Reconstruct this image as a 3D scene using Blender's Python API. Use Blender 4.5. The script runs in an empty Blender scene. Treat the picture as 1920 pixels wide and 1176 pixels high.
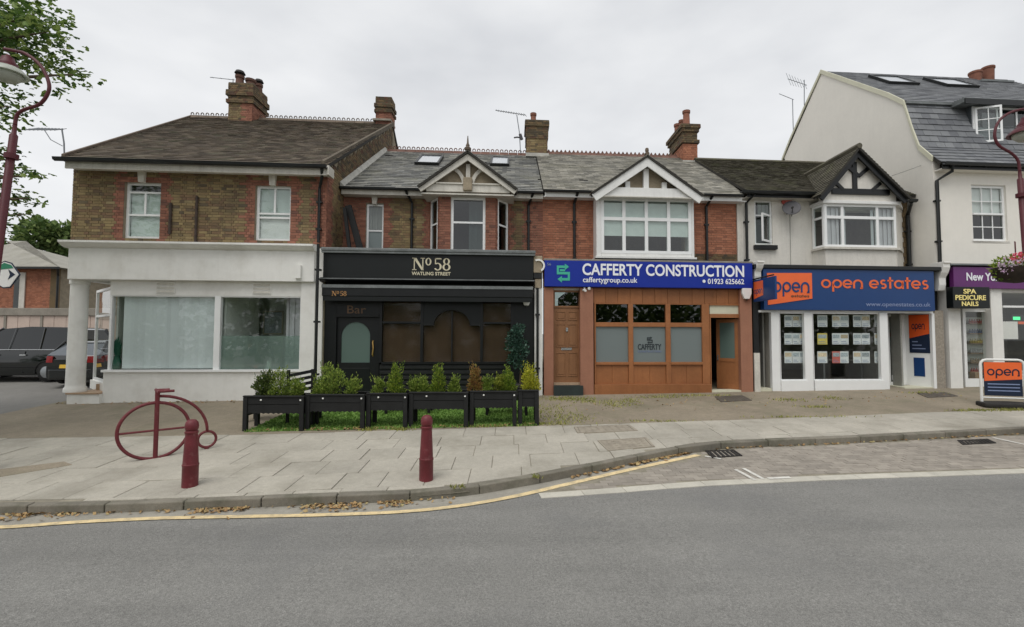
import bpy, bmesh, math, random
from mathutils import Vector, Matrix
random.seed(7)
S = bpy.context.scene
COL = S.collection
rad = math.radians

# ------------------------------------------------------------ camera, sky, sun, exposure
FPX, CX, CY, H = 900.0, 960.0, 588.0, 2.15
PITCH, ROLL = math.atan(42 / 900), 0.003
F = Vector((0, math.cos(PITCH), math.sin(PITCH)))
UP0 = Vector((0, -math.sin(PITCH), math.cos(PITCH)))
RT = math.cos(ROLL) * Vector((1, 0, 0)) + math.sin(ROLL) * UP0
UP = -math.sin(ROLL) * Vector((1, 0, 0)) + math.cos(ROLL) * UP0
cam = bpy.data.objects.new('camera', bpy.data.cameras.new('camera'))
COL.objects.link(cam)
cam.data.sensor_width = 36
cam.data.lens = 36 * FPX / 1920
cam.data.clip_end = 2000
cam.matrix_world = Matrix(((RT.x, UP.x, -F.x, 0), (RT.y, UP.y, -F.y, 0), (RT.z, UP.z, -F.z, H), (0, 0, 0, 1)))
S.camera = cam

SUN_EL, SUN_AZ = rad(58), rad(205)       # high, behind the camera, behind thick cloud
w = bpy.data.worlds.new('World'); S.world = w; w.use_nodes = True
nt = w.node_tree; nt.nodes.clear()
def wn(t, **k):
    n = nt.nodes.new(t)
    for a, b in k.items(): setattr(n, a, b)
    return n
out = wn('ShaderNodeOutputWorld'); bg = wn('ShaderNodeBackground'); bg.inputs[1].default_value = 0.1
sky = wn('ShaderNodeTexSky', sky_type='NISHITA', sun_disc=False, sun_elevation=SUN_EL, sun_rotation=SUN_AZ)
tc = wn('ShaderNodeTexCoord'); mp = wn('ShaderNodeMapping'); mp.inputs['Scale'].default_value = (1.1, 1.1, 2.6)
no = wn('ShaderNodeTexNoise'); no.inputs['Scale'].default_value = 1.7; no.inputs['Detail'].default_value = 5; no.inputs['Roughness'].default_value = .5
rp = wn('ShaderNodeValToRGB')
rp.color_ramp.elements[0].position = .33; rp.color_ramp.elements[0].color = (6.3, 6.45, 6.7, 1)
rp.color_ramp.elements[1].position = .66; rp.color_ramp.elements[1].color = (9.0, 9.05, 9.1, 1)
mx = wn('ShaderNodeMix', data_type='RGBA'); mx.inputs[0].default_value = .93
L = nt.links.new
L(tc.outputs['Generated'], mp.inputs[0]); L(mp.outputs[0], no.inputs['Vector']); L(no.outputs['Fac'], rp.inputs[0])
L(sky.outputs[0], mx.inputs[6]); L(rp.outputs[0], mx.inputs[7]); L(mx.outputs[2], bg.inputs[0]); L(bg.outputs[0], out.inputs[0])

sl = bpy.data.lights.new('sun', 'SUN'); sl.energy = 1.5; sl.angle = rad(40); sl.color = (1, .97, .92)
sun = bpy.data.objects.new('sun', sl); COL.objects.link(sun)
sd = Vector((math.sin(SUN_AZ) * math.cos(SUN_EL), math.cos(SUN_AZ) * math.cos(SUN_EL), math.sin(SUN_EL)))
sun.rotation_euler = sd.to_track_quat('Z', 'Y').to_euler()
vs = S.view_settings
S.display_settings.display_device = 'sRGB'
vs.view_transform = 'Standard'; vs.look = 'None'; vs.exposure = 0.12; vs.gamma = 1; vs.use_curve_mapping = False
S.cycles.max_bounces = 6; S.cycles.transparent_max_bounces = 16
S.cycles.caustics_reflective = False; S.cycles.caustics_refractive = False

# ------------------------------------------------------------ measuring: pixels of the photograph -> places
SH, D0 = 0.075, 13.4                     # the terrace runs slightly away to the right; distance of its front line
def ray(px, py): return F * FPX + RT * (px - CX) - UP * (py - CY)
def U(px, py, v):                        # on a plane parallel to the terrace front, v metres behind it -> (u, w)
    d = ray(px, py); t = (D0 + v) / (d.y - SH * d.x)
    return t * d.x, H + t * d.z
def US(px, py, u):                       # on the plane at u (a side wall) -> (v, w)
    d = ray(px, py); t = u / d.x
    return t * d.y - D0 - SH * u, H + t * d.z
def R(x0, y0, x1, y1, v):                # a pixel rectangle -> (u0, u1, w0, w1)
    ym, xm = (y0 + y1) / 2, (x0 + x1) / 2
    return U(x0, ym, v)[0], U(x1, ym, v)[0], U(xm, y1, v)[1], U(xm, y0, v)[1]
def UX(px, v, py=500): return U(px, py, v)[0]
def WZ(px, py, v): return U(px, py, v)[1]
def LW(u, v, w): return Vector((u, D0 + v + SH * u, w))
def base(x, y):
    ys = y - SH * x
    return .011 * x + .055 * min(max(ys - 6.5, 0), 6.9) + .05 * min(max(0, ys - 13.4), 7) + .008 * max(0, ys - 20.4)
def G(px, py, off=.12):                  # on the ground
    d = ray(px, py); y = 9.0
    for i in range(60):
        x = y * d.x / d.y
        z = base(x, y) + off
        y = .5 * y + .5 * min(90, max(3, (z - H) * d.y / d.z if d.z < 0 else 90))
    x = y * d.x / d.y
    return Vector((x, y, base(x, y) + off))
def P3(px, py, y):                       # at distance y
    d = ray(px, py); t = y / d.y
    return Vector((t * d.x, y, H + t * d.z))

# ------------------------------------------------------------ materials
M = {}
def nodes(name):
    m = bpy.data.materials.new(name); m.use_nodes = True
    t = m.node_tree; t.nodes.clear()
    o = t.nodes.new('ShaderNodeOutputMaterial')
    return m, t, o
def N(t, ty, ins=None, **k):
    n = t.nodes.new(ty)
    for a, b in k.items(): setattr(n, a, b)
    for a, b in (ins or {}).items():
        if hasattr(b, 'links') or isinstance(b, bpy.types.NodeSocket): t.links.new(b, n.inputs[a])
        else: n.inputs[a].default_value = b
    return n
def math_(t, op, a, b): return N(t, 'ShaderNodeMath', {0: a, 1: b}, operation=op).outputs[0]
def mapr(t, x, a, b, c, d): return N(t, 'ShaderNodeMapRange', {0: x, 1: a, 2: b, 3: c, 4: d}).outputs[0]
def mix(t, f, a, b, bt='MIX'):
    n = N(t, 'ShaderNodeMix', data_type='RGBA', blend_type=bt)
    for i, x in ((0, f), (6, a), (7, b)):
        if isinstance(x, bpy.types.NodeSocket): t.links.new(x, n.inputs[i])
        else: n.inputs[i].default_value = x if i == 0 else (*x[:3], 1)
    return n.outputs[2]
def noise(t, scale, detail=4, rough=.55, stretch=None):
    pos = N(t, 'ShaderNodeNewGeometry').outputs['Position']
    if stretch: pos = N(t, 'ShaderNodeMapping', {0: pos, 'Scale': stretch}).outputs[0]
    return N(t, 'ShaderNodeTexNoise', {'Vector': pos, 'Scale': scale, 'Detail': detail, 'Roughness': rough}).outputs[0]
def island(t): return N(t, 'ShaderNodeNewGeometry').outputs['Random Per Island']
def grey(t, v): return N(t, 'ShaderNodeCombineColor', {0: v, 1: v, 2: v}).outputs[0]
def objrand(t): return N(t, 'ShaderNodeObjectInfo').outputs['Random']
def mat(name, col, rough=.65, var=.12, scale=2.5, isl=0, objv=0, bump=0, bscale=60, metal=0, spec=.4, streak=0, dirt=(.09, .085, .07), ramp=None, speck=0, patch=None, sheen=0, trans=0, band=0, grit=0):
    m, t, o = nodes(name)
    c = (*col, 1)
    if ramp:
        r = N(t, 'ShaderNodeValToRGB', {0: island(t)})
        el = r.color_ramp.elements
        el[0].position, el[0].color = ramp[0][0], (*ramp[0][1], 1)
        el[1].position, el[1].color = ramp[-1][0], (*ramp[-1][1], 1)
        for p, cc in ramp[1:-1]:
            e = el.new(p); e.color = (*cc, 1)
        c = r.outputs[0]
    fac = mapr(t, noise(t, scale), .3, .7, 1 - var, 1 + var)
    fac = math_(t, 'MULTIPLY', fac, mapr(t, noise(t, scale * 9, 3), .3, .7, 1 - var * .6, 1 + var * .6))
    if isl: fac = math_(t, 'MULTIPLY', fac, mapr(t, island(t), 0, 1, 1 - isl, 1 + isl))
    if objv: fac = math_(t, 'MULTIPLY', fac, mapr(t, objrand(t), 0, 1, 1 - objv, 1 + objv))
    if speck: fac = math_(t, 'MULTIPLY', fac, mapr(t, noise(t, 130, 2), .25, .75, 1 - speck, 1 + speck))
    if grit: fac = math_(t, 'MULTIPLY', fac, mapr(t, noise(t, 38, 3, .7), .32, .68, 1 - grit, 1 + grit))
    if band: fac = math_(t, 'MULTIPLY', fac, mapr(t, noise(t, 1.0, 4, .6, (.12, 1.6, 1)), .35, .65, 1 - band, 1 + band))
    c = mix(t, 1.0, c, grey(t, fac), 'MULTIPLY')
    if streak:
        s = noise(t, 2.2, 5, .6, (4, 4, .45)); k = mapr(t, s, .48, .78, 0, streak)
        c = mix(t, k, c, dirt)
    if patch:
        pc, lo, hi, amt, psc = patch
        c = mix(t, mapr(t, noise(t, psc, 5, .6), lo, hi, 0, amt), c, pc)
    b = N(t, 'ShaderNodeBsdfPrincipled', {'Roughness': rough, 'Metallic': metal, 'Specular IOR Level': spec})
    if isinstance(c, bpy.types.NodeSocket): t.links.new(c, b.inputs['Base Color'])
    if bump:
        bn = N(t, 'ShaderNodeBump', {'Strength': bump, 'Distance': .01, 'Height': noise(t, bscale, 4)})
        t.links.new(bn.outputs[0], b.inputs['Normal'])
    if trans:
        tr = N(t, 'ShaderNodeBsdfTranslucent'); t.links.new(c, tr.inputs[0])
        ms = N(t, 'ShaderNodeMixShader', {0: trans, 1: b.outputs[0], 2: tr.outputs[0]})
        t.links.new(ms.outputs[0], o.inputs[0])
    else: t.links.new(b.outputs[0], o.inputs[0])
    M[name] = m
    return m
def glass(name, tint=(.85, .9, .88), refl=1.5, haze=0, hazecol=(.7, .75, .75), rough=.01, gl=(1, 1, 1)):
    m, t, o = nodes(name)
    tr = N(t, 'ShaderNodeBsdfTransparent', {0: (*tint, 1)})
    body = tr.outputs[0]
    if haze:
        df = N(t, 'ShaderNodeBsdfDiffuse', {0: (*hazecol, 1)})
        tl = N(t, 'ShaderNodeBsdfTranslucent', {0: (*hazecol, 1)})
        dm = N(t, 'ShaderNodeMixShader', {0: .35, 1: df.outputs[0], 2: tl.outputs[0]})
        body = N(t, 'ShaderNodeMixShader', {0: haze, 1: body, 2: dm.outputs[0]}).outputs[0]
    gs = N(t, 'ShaderNodeBsdfGlossy', {0: (*gl, 1), 'Roughness': rough})
    nb = N(t, 'ShaderNodeBump', {'Strength': .02, 'Distance': .02, 'Height': noise(t, 1.6, 2)})
    t.links.new(nb.outputs[0], gs.inputs['Normal'])
    fc = N(t, 'ShaderNodeLayerWeight', {0: .5}).outputs['Facing']          # works alike from both sides of the pane
    r0 = ((refl - 1) / (refl + 1)) ** 2 * 1.7
    fr = math_(t, 'ADD', math_(t, 'MULTIPLY', math_(t, 'POWER', fc, 5.0), 1 - r0), r0)
    ms = N(t, 'ShaderNodeMixShader', {0: fr, 1: body, 2: gs.outputs[0]})
    t.links.new(ms.outputs[0], o.inputs[0]); M[name] = m
    return m
def emit(name, col, s):
    m, t, o = nodes(name)
    e = N(t, 'ShaderNodeEmission', {0: (*col, 1), 1: s}); t.links.new(e.outputs[0], o.inputs[0]); M[name] = m

def srgb(r, g, b): return tuple(((c / 255 / 12.92) if c / 255 <= .04045 else ((c / 255 + .055) / 1.055) ** 2.4) for c in (r, g, b))
Y1 = [(0, srgb(108, 94, 70)), (.2, srgb(128, 111, 79)), (.45, srgb(141, 124, 89)), (.65, srgb(128, 107, 79)), (.85, srgb(116, 93, 72)), (.95, srgb(94, 84, 68)), (1, srgb(150, 134, 99))]
mat('yellow_brick', (1, 1, 1), .9, .16, 1.4, ramp=Y1, bump=.4, bscale=90, patch=(srgb(70, 66, 55), .5, .75, .55, 1.1))
mat('dark_brick', (1, 1, 1), .9, .16, 1.4, ramp=[(0, srgb(70, 62, 50)), (.4, srgb(104, 90, 66)), (.7, srgb(120, 100, 72)), (.9, srgb(96, 66, 52)), (1, srgb(80, 74, 62))], bump=.4, bscale=90, patch=(srgb(62, 60, 50), .45, .75, .6, 1.4))
mat('red_brick', (1, 1, 1), .9, .14, 1.6, ramp=[(0, srgb(122, 82, 68)), (.35, srgb(144, 98, 80)), (.7, srgb(152, 105, 86)), (.9, srgb(130, 86, 72)), (1, srgb(106, 76, 66))], bump=.35, bscale=90, patch=(srgb(86, 62, 52), .55, .8, .5, 1.2))
mat('orange_brick', (1, 1, 1), .9, .12, 1.6, ramp=[(0, srgb(146, 96, 74)), (.4, srgb(165, 109, 84)), (.75, srgb(173, 117, 91)), (1, srgb(136, 90, 72))], bump=.35, bscale=90, patch=(srgb(112, 70, 54), .55, .8, .45, 1.0))
mat('mortar', srgb(140, 130, 112), .95, .2, 5)
mat('mortar_dark', srgb(96, 88, 76), .95, .25, 5)
mat('roof_tile_brown', (1, 1, 1), .85, .1, .9, ramp=[(0, srgb(78, 70, 61)), (.4, srgb(100, 90, 79)), (.8, srgb(118, 107, 93)), (1, srgb(92, 90, 74))], bump=.3, bscale=70, patch=(srgb(96, 92, 76), .52, .75, .3, 2.2))
mat('roof_tile_moss', (1, 1, 1), .9, .22, 1.1, ramp=[(0, srgb(70, 66, 56)), (.5, srgb(86, 82, 70)), (1, srgb(99, 95, 82))], bump=.3, bscale=70, patch=(srgb(98, 100, 70), .5, .72, .6, 1.7))
mat('slate', (1, 1, 1), .6, .16, 1.2, ramp=[(0, srgb(90, 91, 90)), (.4, srgb(122, 122, 118)), (.8, srgb(136, 135, 128)), (.93, srgb(86, 86, 84)), (1, srgb(158, 156, 147))], bump=.25, bscale=50, patch=(srgb(124, 124, 104), .5, .75, .5, 1.3))
mat('slate_warm', (1, 1, 1), .65, .16, 1.2, ramp=[(0, srgb(116, 114, 107)), (.5, srgb(142, 139, 129)), (1, srgb(162, 158, 147))], bump=.25, bscale=50, patch=(srgb(122, 120, 100), .5, .75, .5, 1.3))
mat('slate_new', (1, 1, 1), .55, .1, 1.0, ramp=[(0, srgb(98, 100, 104)), (.5, srgb(112, 114, 117)), (1, srgb(124, 126, 128))], bump=.15, bscale=50)
mat('roof_deck', srgb(52, 50, 46), .9, .15)
mat('pot_sooty', srgb(92, 66, 56), .9, .25, 5)
mat('terracotta', srgb(126, 84, 68), .85, .2, 5, objv=.1, isl=.1)
mat('ridge_red', srgb(112, 84, 74), .9, .22, 5, objv=.15)
mat('ridge_grey', srgb(104, 92, 80), .9, .22, 5, objv=.15)
mat('render_white', srgb(230, 226, 217), .85, .03, .6, streak=.05, dirt=srgb(160, 154, 140), bump=.15, bscale=50)
mat('shop_white', srgb(232, 231, 226), .65, .04, .8, bump=.12, bscale=30, patch=(srgb(176, 170, 156), .5, .8, .35, 1.7), streak=.1, dirt=srgb(168, 164, 152))
mat('roughcast', srgb(224, 220, 211), .95, .05, 1.8, streak=.16, dirt=srgb(150, 144, 130), bump=1.0, bscale=55)
mat('white_paint', srgb(226, 226, 223), .45, .04, 3, streak=.15, dirt=srgb(150, 148, 140))
mat('old_white', srgb(206, 202, 192), .7, .1, 3, streak=.3, dirt=srgb(120, 114, 100))
mat('upvc', srgb(236, 237, 236), .3, .02, 3)
mat('stucco_tan', srgb(150, 138, 118), .95, .18, 3, bump=.6, bscale=45)
mat('black_paint', srgb(18, 20, 21), .4, .25, 4)
mat('black_sign', srgb(9, 14, 14), .42, .15, 2)
mat('black_wood', srgb(22, 23, 23), .6, .3, 5, bump=.2, bscale=40)
mat('gutter_black', srgb(26, 28, 28), .4, .25, 4)
mat('lead', srgb(112, 116, 116), .6, .25, 3)
mat('lead_flashing', srgb(176, 174, 166), .8, .18, 3)
mat('concrete_cap', srgb(138, 132, 120), .9, .2, 3)
mat('stone', srgb(196, 188, 170), .85, .12, 4)
mat('rusty', srgb(66, 56, 50), .85, .35, 8)
mat('blue_sign', srgb(2, 40, 146), .5, .02)
mat('navy_sign', srgb(26, 62, 114), .35, .03)
mat('navy_dark', srgb(28, 40, 62), .35, .03)
mat('orange_sign', srgb(236, 108, 56), .35, .03)
mat('deep_orange', srgb(226, 92, 40), .35, .03)
mat('letter_white', srgb(238, 240, 244), .4, .02)
mat('letter_cream', srgb(214, 206, 178), .5, .05)
mat('letter_gold', srgb(176, 132, 84), .45, .08)
mat('letter_dull', srgb(112, 84, 62), .5, .08)
mat('letter_green', srgb(66, 176, 148), .4, .02)
mat('letter_grey', srgb(128, 142, 176), .5, .02)
mat('letter_yellow', srgb(250, 232, 150), .4, .03)
mat('letter_dark', srgb(50, 58, 62), .5, .03)
mat('purple_sign', srgb(98, 38, 104), .35, .06)
mat('wood_clad', srgb(150, 98, 60), .5, .12, 2, objv=.07, bump=.1, bscale=30, streak=.3, dirt=srgb(120, 70, 38))
mat('wood_door', srgb(138, 98, 66), .5, .12, 3, streak=.25, dirt=srgb(100, 62, 38))
mat('pier_paint', srgb(156, 110, 88), .8, .08, 2.5, streak=.3, dirt=srgb(130, 88, 70))
mat('step_dark', srgb(44, 52, 50), .6, .15)
mat('step_wood', srgb(176, 150, 124), .7, .15)
mat('bollard_red', srgb(104, 40, 46), .5, .16, 5, bump=.15, bscale=60, grit=.06, patch=(srgb(134, 92, 90), .58, .74, .55, 11))
mat('lamp_red', srgb(84, 30, 38), .5, .15, 5, grit=.05)
mat('lamp_shade', srgb(206, 210, 200), .3, .06, 5, trans=.4)
mat('blind_white', srgb(240, 243, 241), .8, .05, 4, trans=.3)
mat('blind_vertical', srgb(236, 242, 244), .8, .02, 4, objv=.05, trans=.25)
mat('blind_brown', srgb(86, 64, 48), .8, .12, 3, trans=.1)
mat('curtain', srgb(200, 200, 204), .9, .06, 4, trans=.25)
mat('curtain_dim', srgb(150, 152, 148), .9, .08, 4, trans=.2)
mat('interior', srgb(150, 150, 144), .9, .1)
mat('interior_white', srgb(218, 222, 216), .9, .05)
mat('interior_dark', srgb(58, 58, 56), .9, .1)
mat('cream_panel', srgb(206, 204, 182), .6, .05)
mat('grey_pebble', srgb(150, 142, 130), .95, .2, 20, bump=.7, bscale=60)
mat('metal_grey', srgb(150, 154, 156), .4, .1, metal=.7)
mat('aerial_metal', srgb(128, 132, 136), .45, .1, metal=.3)
mat('dish_grey', srgb(84, 83, 86), .6, .08)
mat('plastic_white', srgb(232, 232, 228), .35, .04)
mat('plastic_red', srgb(186, 84, 76), .45, .08)
mat('brass', srgb(196, 158, 92), .35, .08, metal=.6)
mat('chrome', srgb(200, 202, 204), .25, .05, metal=.9)
mat('soil', srgb(56, 46, 38), .95, .3, 12)
mat('card', srgb(226, 228, 230), .5, .03)
mat('card_photo', srgb(160, 168, 174), .5, .3, 30, objv=.3)
mat('card_warm', srgb(212, 192, 164), .5, .3, 30, objv=.3)
mat('card_yellow', srgb(226, 206, 110), .5, .1)
mat('card_red', srgb(206, 110, 100), .5, .1)
mat('leaf_green', (1, 1, 1), .6, .15, 3, ramp=[(0, srgb(76, 98, 36)), (.5, srgb(120, 144, 58)), (1, srgb(170, 184, 90))], trans=.3)
mat('leaf_dark', (1, 1, 1), .5, .15, 3, ramp=[(0, srgb(30, 52, 40)), (.5, srgb(46, 78, 64)), (1, srgb(88, 120, 104))], trans=.2)
mat('leaf_lime', (1, 1, 1), .6, .15, 3, ramp=[(0, srgb(120, 132, 30)), (.5, srgb(176, 178, 50)), (1, srgb(214, 206, 84))], trans=.3)
mat('leaf_rust', (1, 1, 1), .7, .15, 3, ramp=[(0, srgb(104, 72, 40)), (.5, srgb(152, 112, 62)), (1, srgb(146, 142, 70))], trans=.2)
mat('leaf_tree', (1, 1, 1), .5, .15, 3, ramp=[(0, srgb(58, 84, 40)), (.5, srgb(92, 120, 56)), (1, srgb(152, 170, 96))], trans=.35)
mat('leaf_far', (1, 1, 1), .8, .2, .3, ramp=[(0, srgb(66, 88, 46)), (.6, srgb(102, 124, 68)), (1, srgb(134, 150, 90))], trans=.2)
mat('leaf_litter', (1, 1, 1), .8, .2, 4, ramp=[(0, srgb(130, 100, 66)), (.6, srgb(172, 142, 98)), (1, srgb(156, 146, 104))])
mat('weed', (1, 1, 1), .7, .2, 4, ramp=[(0, srgb(118, 126, 60)), (.6, srgb(154, 156, 84)), (1, srgb(178, 172, 104))], trans=.2)
mat('turf', (1, 1, 1), .7, .15, 4, ramp=[(0, srgb(88, 122, 54)), (.6, srgb(118, 154, 72)), (1, srgb(146, 176, 92))], trans=.2)
mat('flower_pink', (1, 1, 1), .6, .1, ramp=[(0, srgb(222, 76, 110)), (1, srgb(240, 130, 150))], trans=.3)
mat('flower_pale', (1, 1, 1), .6, .1, ramp=[(0, srgb(206, 170, 206)), (1, srgb(240, 220, 236))], trans=.3)
mat('bark', srgb(86, 74, 60), .95, .3, 6, bump=.8, bscale=20)
mat('asphalt', srgb(128, 127, 123), .9, .06, .7, speck=.45, grit=.2, band=.08, bump=.9, bscale=90, patch=(srgb(108, 108, 108), .5, .75, .5, .5))
mat('asphalt_side', srgb(126, 124, 120), .9, .1, .6, speck=.25, bump=.4, bscale=120)
mat('forecourt', srgb(140, 130, 113), .92, .14, .9, speck=.3, grit=.12, bump=.5, bscale=70, patch=(srgb(112, 110, 88), .5, .72, .6, 1.1))
mat('slab', srgb(172, 167, 155), .9, .1, 1.3, objv=.07, speck=.14, grit=.07, bump=.5, bscale=70, patch=(srgb(132, 127, 114), .48, .75, .65, 1.1))
mat('slab_joint', srgb(138, 132, 117), .95, .2, 6)
mat('kerb_stone', srgb(122, 117, 106), .9, .14, 2.5, objv=.12, speck=.2, bump=.4, bscale=60, patch=(srgb(78, 80, 62), .48, .7, .6, 3))
mat('paver', srgb(146, 139, 129), .9, .1, 1.5, objv=.14, isl=.14, speck=.12, bump=.3, bscale=60)
mat('edging_pale', srgb(186, 182, 170), .9, .1, 3, objv=.07, speck=.1)
mat('gutter_tar', srgb(150, 146, 136), .92, .14, 1.5, speck=.2)
mat('line_yellow', srgb(220, 198, 152), .85, .1, 6, grit=.1, patch=(srgb(160, 150, 128), .45, .7, .75, 7))
mat('line_white', srgb(214, 212, 204), .85, .1, 6, patch=(srgb(150, 146, 138), .5, .75, .7, 9))
mat('iron_cover', srgb(92, 86, 78), .7, .25, 8, bump=.6, bscale=50)
mat('iron_dark', srgb(42, 40, 38), .7, .25, 8)
mat('car_black', srgb(10, 16, 16), .06, .05, spec=.8)
mat('car_glass_reflecting', srgb(96, 102, 108), .12, .05, metal=.2, spec=.6)  # reflections on the hatchback's windows put into the glass colour as grey
mat('car_glass', srgb(10, 14, 14), .04, .05, spec=.8)
mat('tyre', srgb(24, 24, 24), .85, .1)
mat('plate_yellow', srgb(226, 182, 60), .5, .04)
mat('tail_light', srgb(140, 24, 24), .25, .05)
mat('panel_pink', srgb(190, 172, 160), .9, .1, 2, objv=.07, bump=.3, bscale=40)
mat('wall_grey', srgb(138, 132, 122), .9, .15, 2)
mat('skin', srgb(188, 142, 116), .55, .05)
mat('hair', srgb(34, 26, 22), .6, .2)
mat('cloth_teal', srgb(66, 104, 98), .9, .1)
mat('sign_teal', srgb(52, 132, 100), .4, .05)
mat('wicker', srgb(46, 38, 30), .9, .3, 20)
mat('vase_green', srgb(34, 92, 74), .35, .1)
mat('poster_pale', srgb(228, 222, 218), .6, .05)
glass('glass', (.93, .97, .95))
glass('glass_dark', (.30, .36, .34), 1.55)
glass('glass_smoke', (.82, .9, .87), 1.55)
glass('glass_bar', (.8, .84, .8), 1.3, rough=.06)
glass('glass_frost', (.6, .66, .66), 1.35, .8, srgb(158, 170, 170), .25)
glass('glass_film', (.7, .8, .76), 1.4, .5, srgb(168, 190, 182), .12)
glass('glass_frost_green', (.5, .6, .56), 1.4, .85, srgb(122, 146, 138), .25)
glass('rooflight', (.9, .95, .98), 1.7, .75, srgb(226, 232, 238), .05)
emit('neon_green', (.1, .9, .35), 1.2)
emit('fairy_light', (1, .6, .25), .35)

# ------------------------------------------------------------ mesh building
WL = {}                                   # world places of parents
def tag(o, label=None, cat=None, group=None, kind=None):
    if label: o['label'] = label
    if cat: o['category'] = cat
    if group: o['group'] = group
    if kind: o['kind'] = kind
    return o
def thing(name, label, cat, loc, group=None, local=True):
    o = bpy.data.objects.new(name, None); COL.objects.link(o)
    o.empty_display_size = .2
    o.location = LW(*loc) if local else Vector(loc)
    WL[o.name] = o.location.copy()
    return tag(o, label, cat, group)
class MB:
    def __init__(s, local=True):
        s.v, s.f, s.m, s.local = [], [], [], local
    def add(s, vs, fs, mi=0):
        k = len(s.v); s.v += [tuple(p) for p in vs]
        s.f += [tuple(i + k for i in f) for f in fs]; s.m += [mi] * len(fs)
        return s
    def box(s, a0, a1, b0, b1, c0, c1, mi=0):
        v = [(a0, b0, c0), (a1, b0, c0), (a1, b1, c0), (a0, b1, c0), (a0, b0, c1), (a1, b0, c1), (a1, b1, c1), (a0, b1, c1)]
        return s.add(v, [(0, 3, 2, 1), (4, 5, 6, 7), (0, 1, 5, 4), (1, 2, 6, 5), (2, 3, 7, 6), (3, 0, 4, 7)], mi)
    def hexa(s, p, mi=0):                 # 4 bottom points then 4 top points
        return s.add(p, [(0, 3, 2, 1), (4, 5, 6, 7), (0, 1, 5, 4), (1, 2, 6, 5), (2, 3, 7, 6), (3, 0, 4, 7)], mi)
    def prism(s, poly, e0, e1, mi=0, ax='v'):
        n = len(poly)
        def pt(a, b, e): return (a, e, b) if ax == 'v' else (e, a, b) if ax == 'u' else (a, b, e)
        v = [pt(a, b, e0) for a, b in poly] + [pt(a, b, e1) for a, b in poly]
        fs = [tuple(range(n)), tuple(range(2 * n - 1, n - 1, -1))] + [(i, i + n, (i + 1) % n + n, (i + 1) % n) for i in range(n)]
        return s.add(v, fs, mi)
    def strip(s, A, B, e0, e1, mi=0, ax='v', close=False):   # two polylines joined into a solid ribbon
        n = len(A)
        for i in range(n if close else n - 1):
            j = (i + 1) % n
            s.prism([A[i], A[j], B[j], B[i]], e0, e1, mi, ax)
        return s
    def tube(s, pts, r, n=8, mi=0, cap=True):
        pts = [Vector(p) for p in pts]; k = len(pts)
        rs = r if isinstance(r, (list, tuple)) else [r] * k
        t0 = (pts[1] - pts[0]).normalized()
        a = t0.orthogonal().normalized(); vs, fs = [], []
        for i, p in enumerate(pts):
            t = (pts[min(i + 1, k - 1)] - pts[max(i - 1, 0)]).normalized()
            a = (a - t * a.dot(t)).normalized(); b = t.cross(a)
            for q in range(n):
                th = 2 * math.pi * q / n
                vs.append(p + (a * math.cos(th) + b * math.sin(th)) * rs[i])
        for i in range(k - 1):
            for q in range(n):
                fs.append((i * n + q, i * n + (q + 1) % n, (i + 1) * n + (q + 1) % n, (i + 1) * n + q))
        if cap: fs += [tuple(range(n))[::-1], tuple(range((k - 1) * n, k * n))]
        return s.add(vs, fs, mi)
    def lathe(s, prof, c, n=16, mi=0):
        vs, fs, k = [], [], len(prof)
        for r, z in prof:
            for q in range(n):
                th = 2 * math.pi * q / n
                vs.append((c[0] + r * math.cos(th), c[1] + r * math.sin(th), c[2] + z))
        for i in range(k - 1):
            for q in range(n):
                fs.append((i * n + q, i * n + (q + 1) % n, (i + 1) * n + (q + 1) % n, (i + 1) * n + q))
        fs += [tuple(range(n))[::-1], tuple(range((k - 1) * n, k * n))]
        return s.add(vs, fs, mi)
    def build(s, name, mats, parent=None, label=None, kind=None, cat=None, group=None, smooth=False, bevel=0, bseg=2):
        if not s.v: return None
        P = [LW(*p) for p in s.v] if s.local else [Vector(p) for p in s.v]
        xs, ys, zs = [p.x for p in P], [p.y for p in P], [p.z for p in P]
        org = Vector(((min(xs) + max(xs)) / 2, (min(ys) + max(ys)) / 2, min(zs)))
        me = bpy.data.meshes.new(name)
        me.from_pydata([p - org for p in P], [], s.f)
        if not isinstance(mats, (list, tuple)): mats = [mats]
        for m in mats: me.materials.append(M[m])
        if len(mats) > 1: me.polygons.foreach_set('material_index', s.m)
        if smooth is True: me.polygons.foreach_set('use_smooth', [True] * len(s.f))
        me.update()
        if smooth == 'auto':
            me.polygons.foreach_set('use_smooth', [True] * len(s.f)); me.set_sharp_from_angle(angle=rad(40))
        o = bpy.data.objects.new(name, me); COL.objects.link(o)
        return place(o, org, parent, label, kind, cat, group, bevel, bseg)
def place(o, org, parent, label=None, kind=None, cat=None, group=None, bevel=0, bseg=2):
    WL[o.name] = org.copy()
    if parent is not None:
        o.parent = parent; o.location = org - WL[parent.name]
    else: o.location = org
    if bevel:
        b = o.modifiers.new('bevel', 'BEVEL'); b.width = bevel; b.segments = bseg; b.limit_method = 'ANGLE'
    return tag(o, label, cat, group, kind)
def box(name, m, parent, a0, a1, b0, b1, c0, c1, **k): return MB().box(a0, a1, b0, b1, c0, c1).build(name, m, parent, **k)
def children(o): return [c for c in bpy.data.objects if c.parent == o]
def copy_tree(o, loc, rotz=None, label=None):
    c = o.copy(); COL.objects.link(c); c.location = loc; WL[c.name] = Vector(loc)
    if rotz is not None: c.rotation_euler.z = rotz
    if label: c['label'] = label
    for ch in children(o):
        d = ch.copy(); COL.objects.link(d); d.parent = c
        for g in children(ch):
            e = g.copy(); COL.objects.link(e); e.parent = d
    return c

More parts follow.
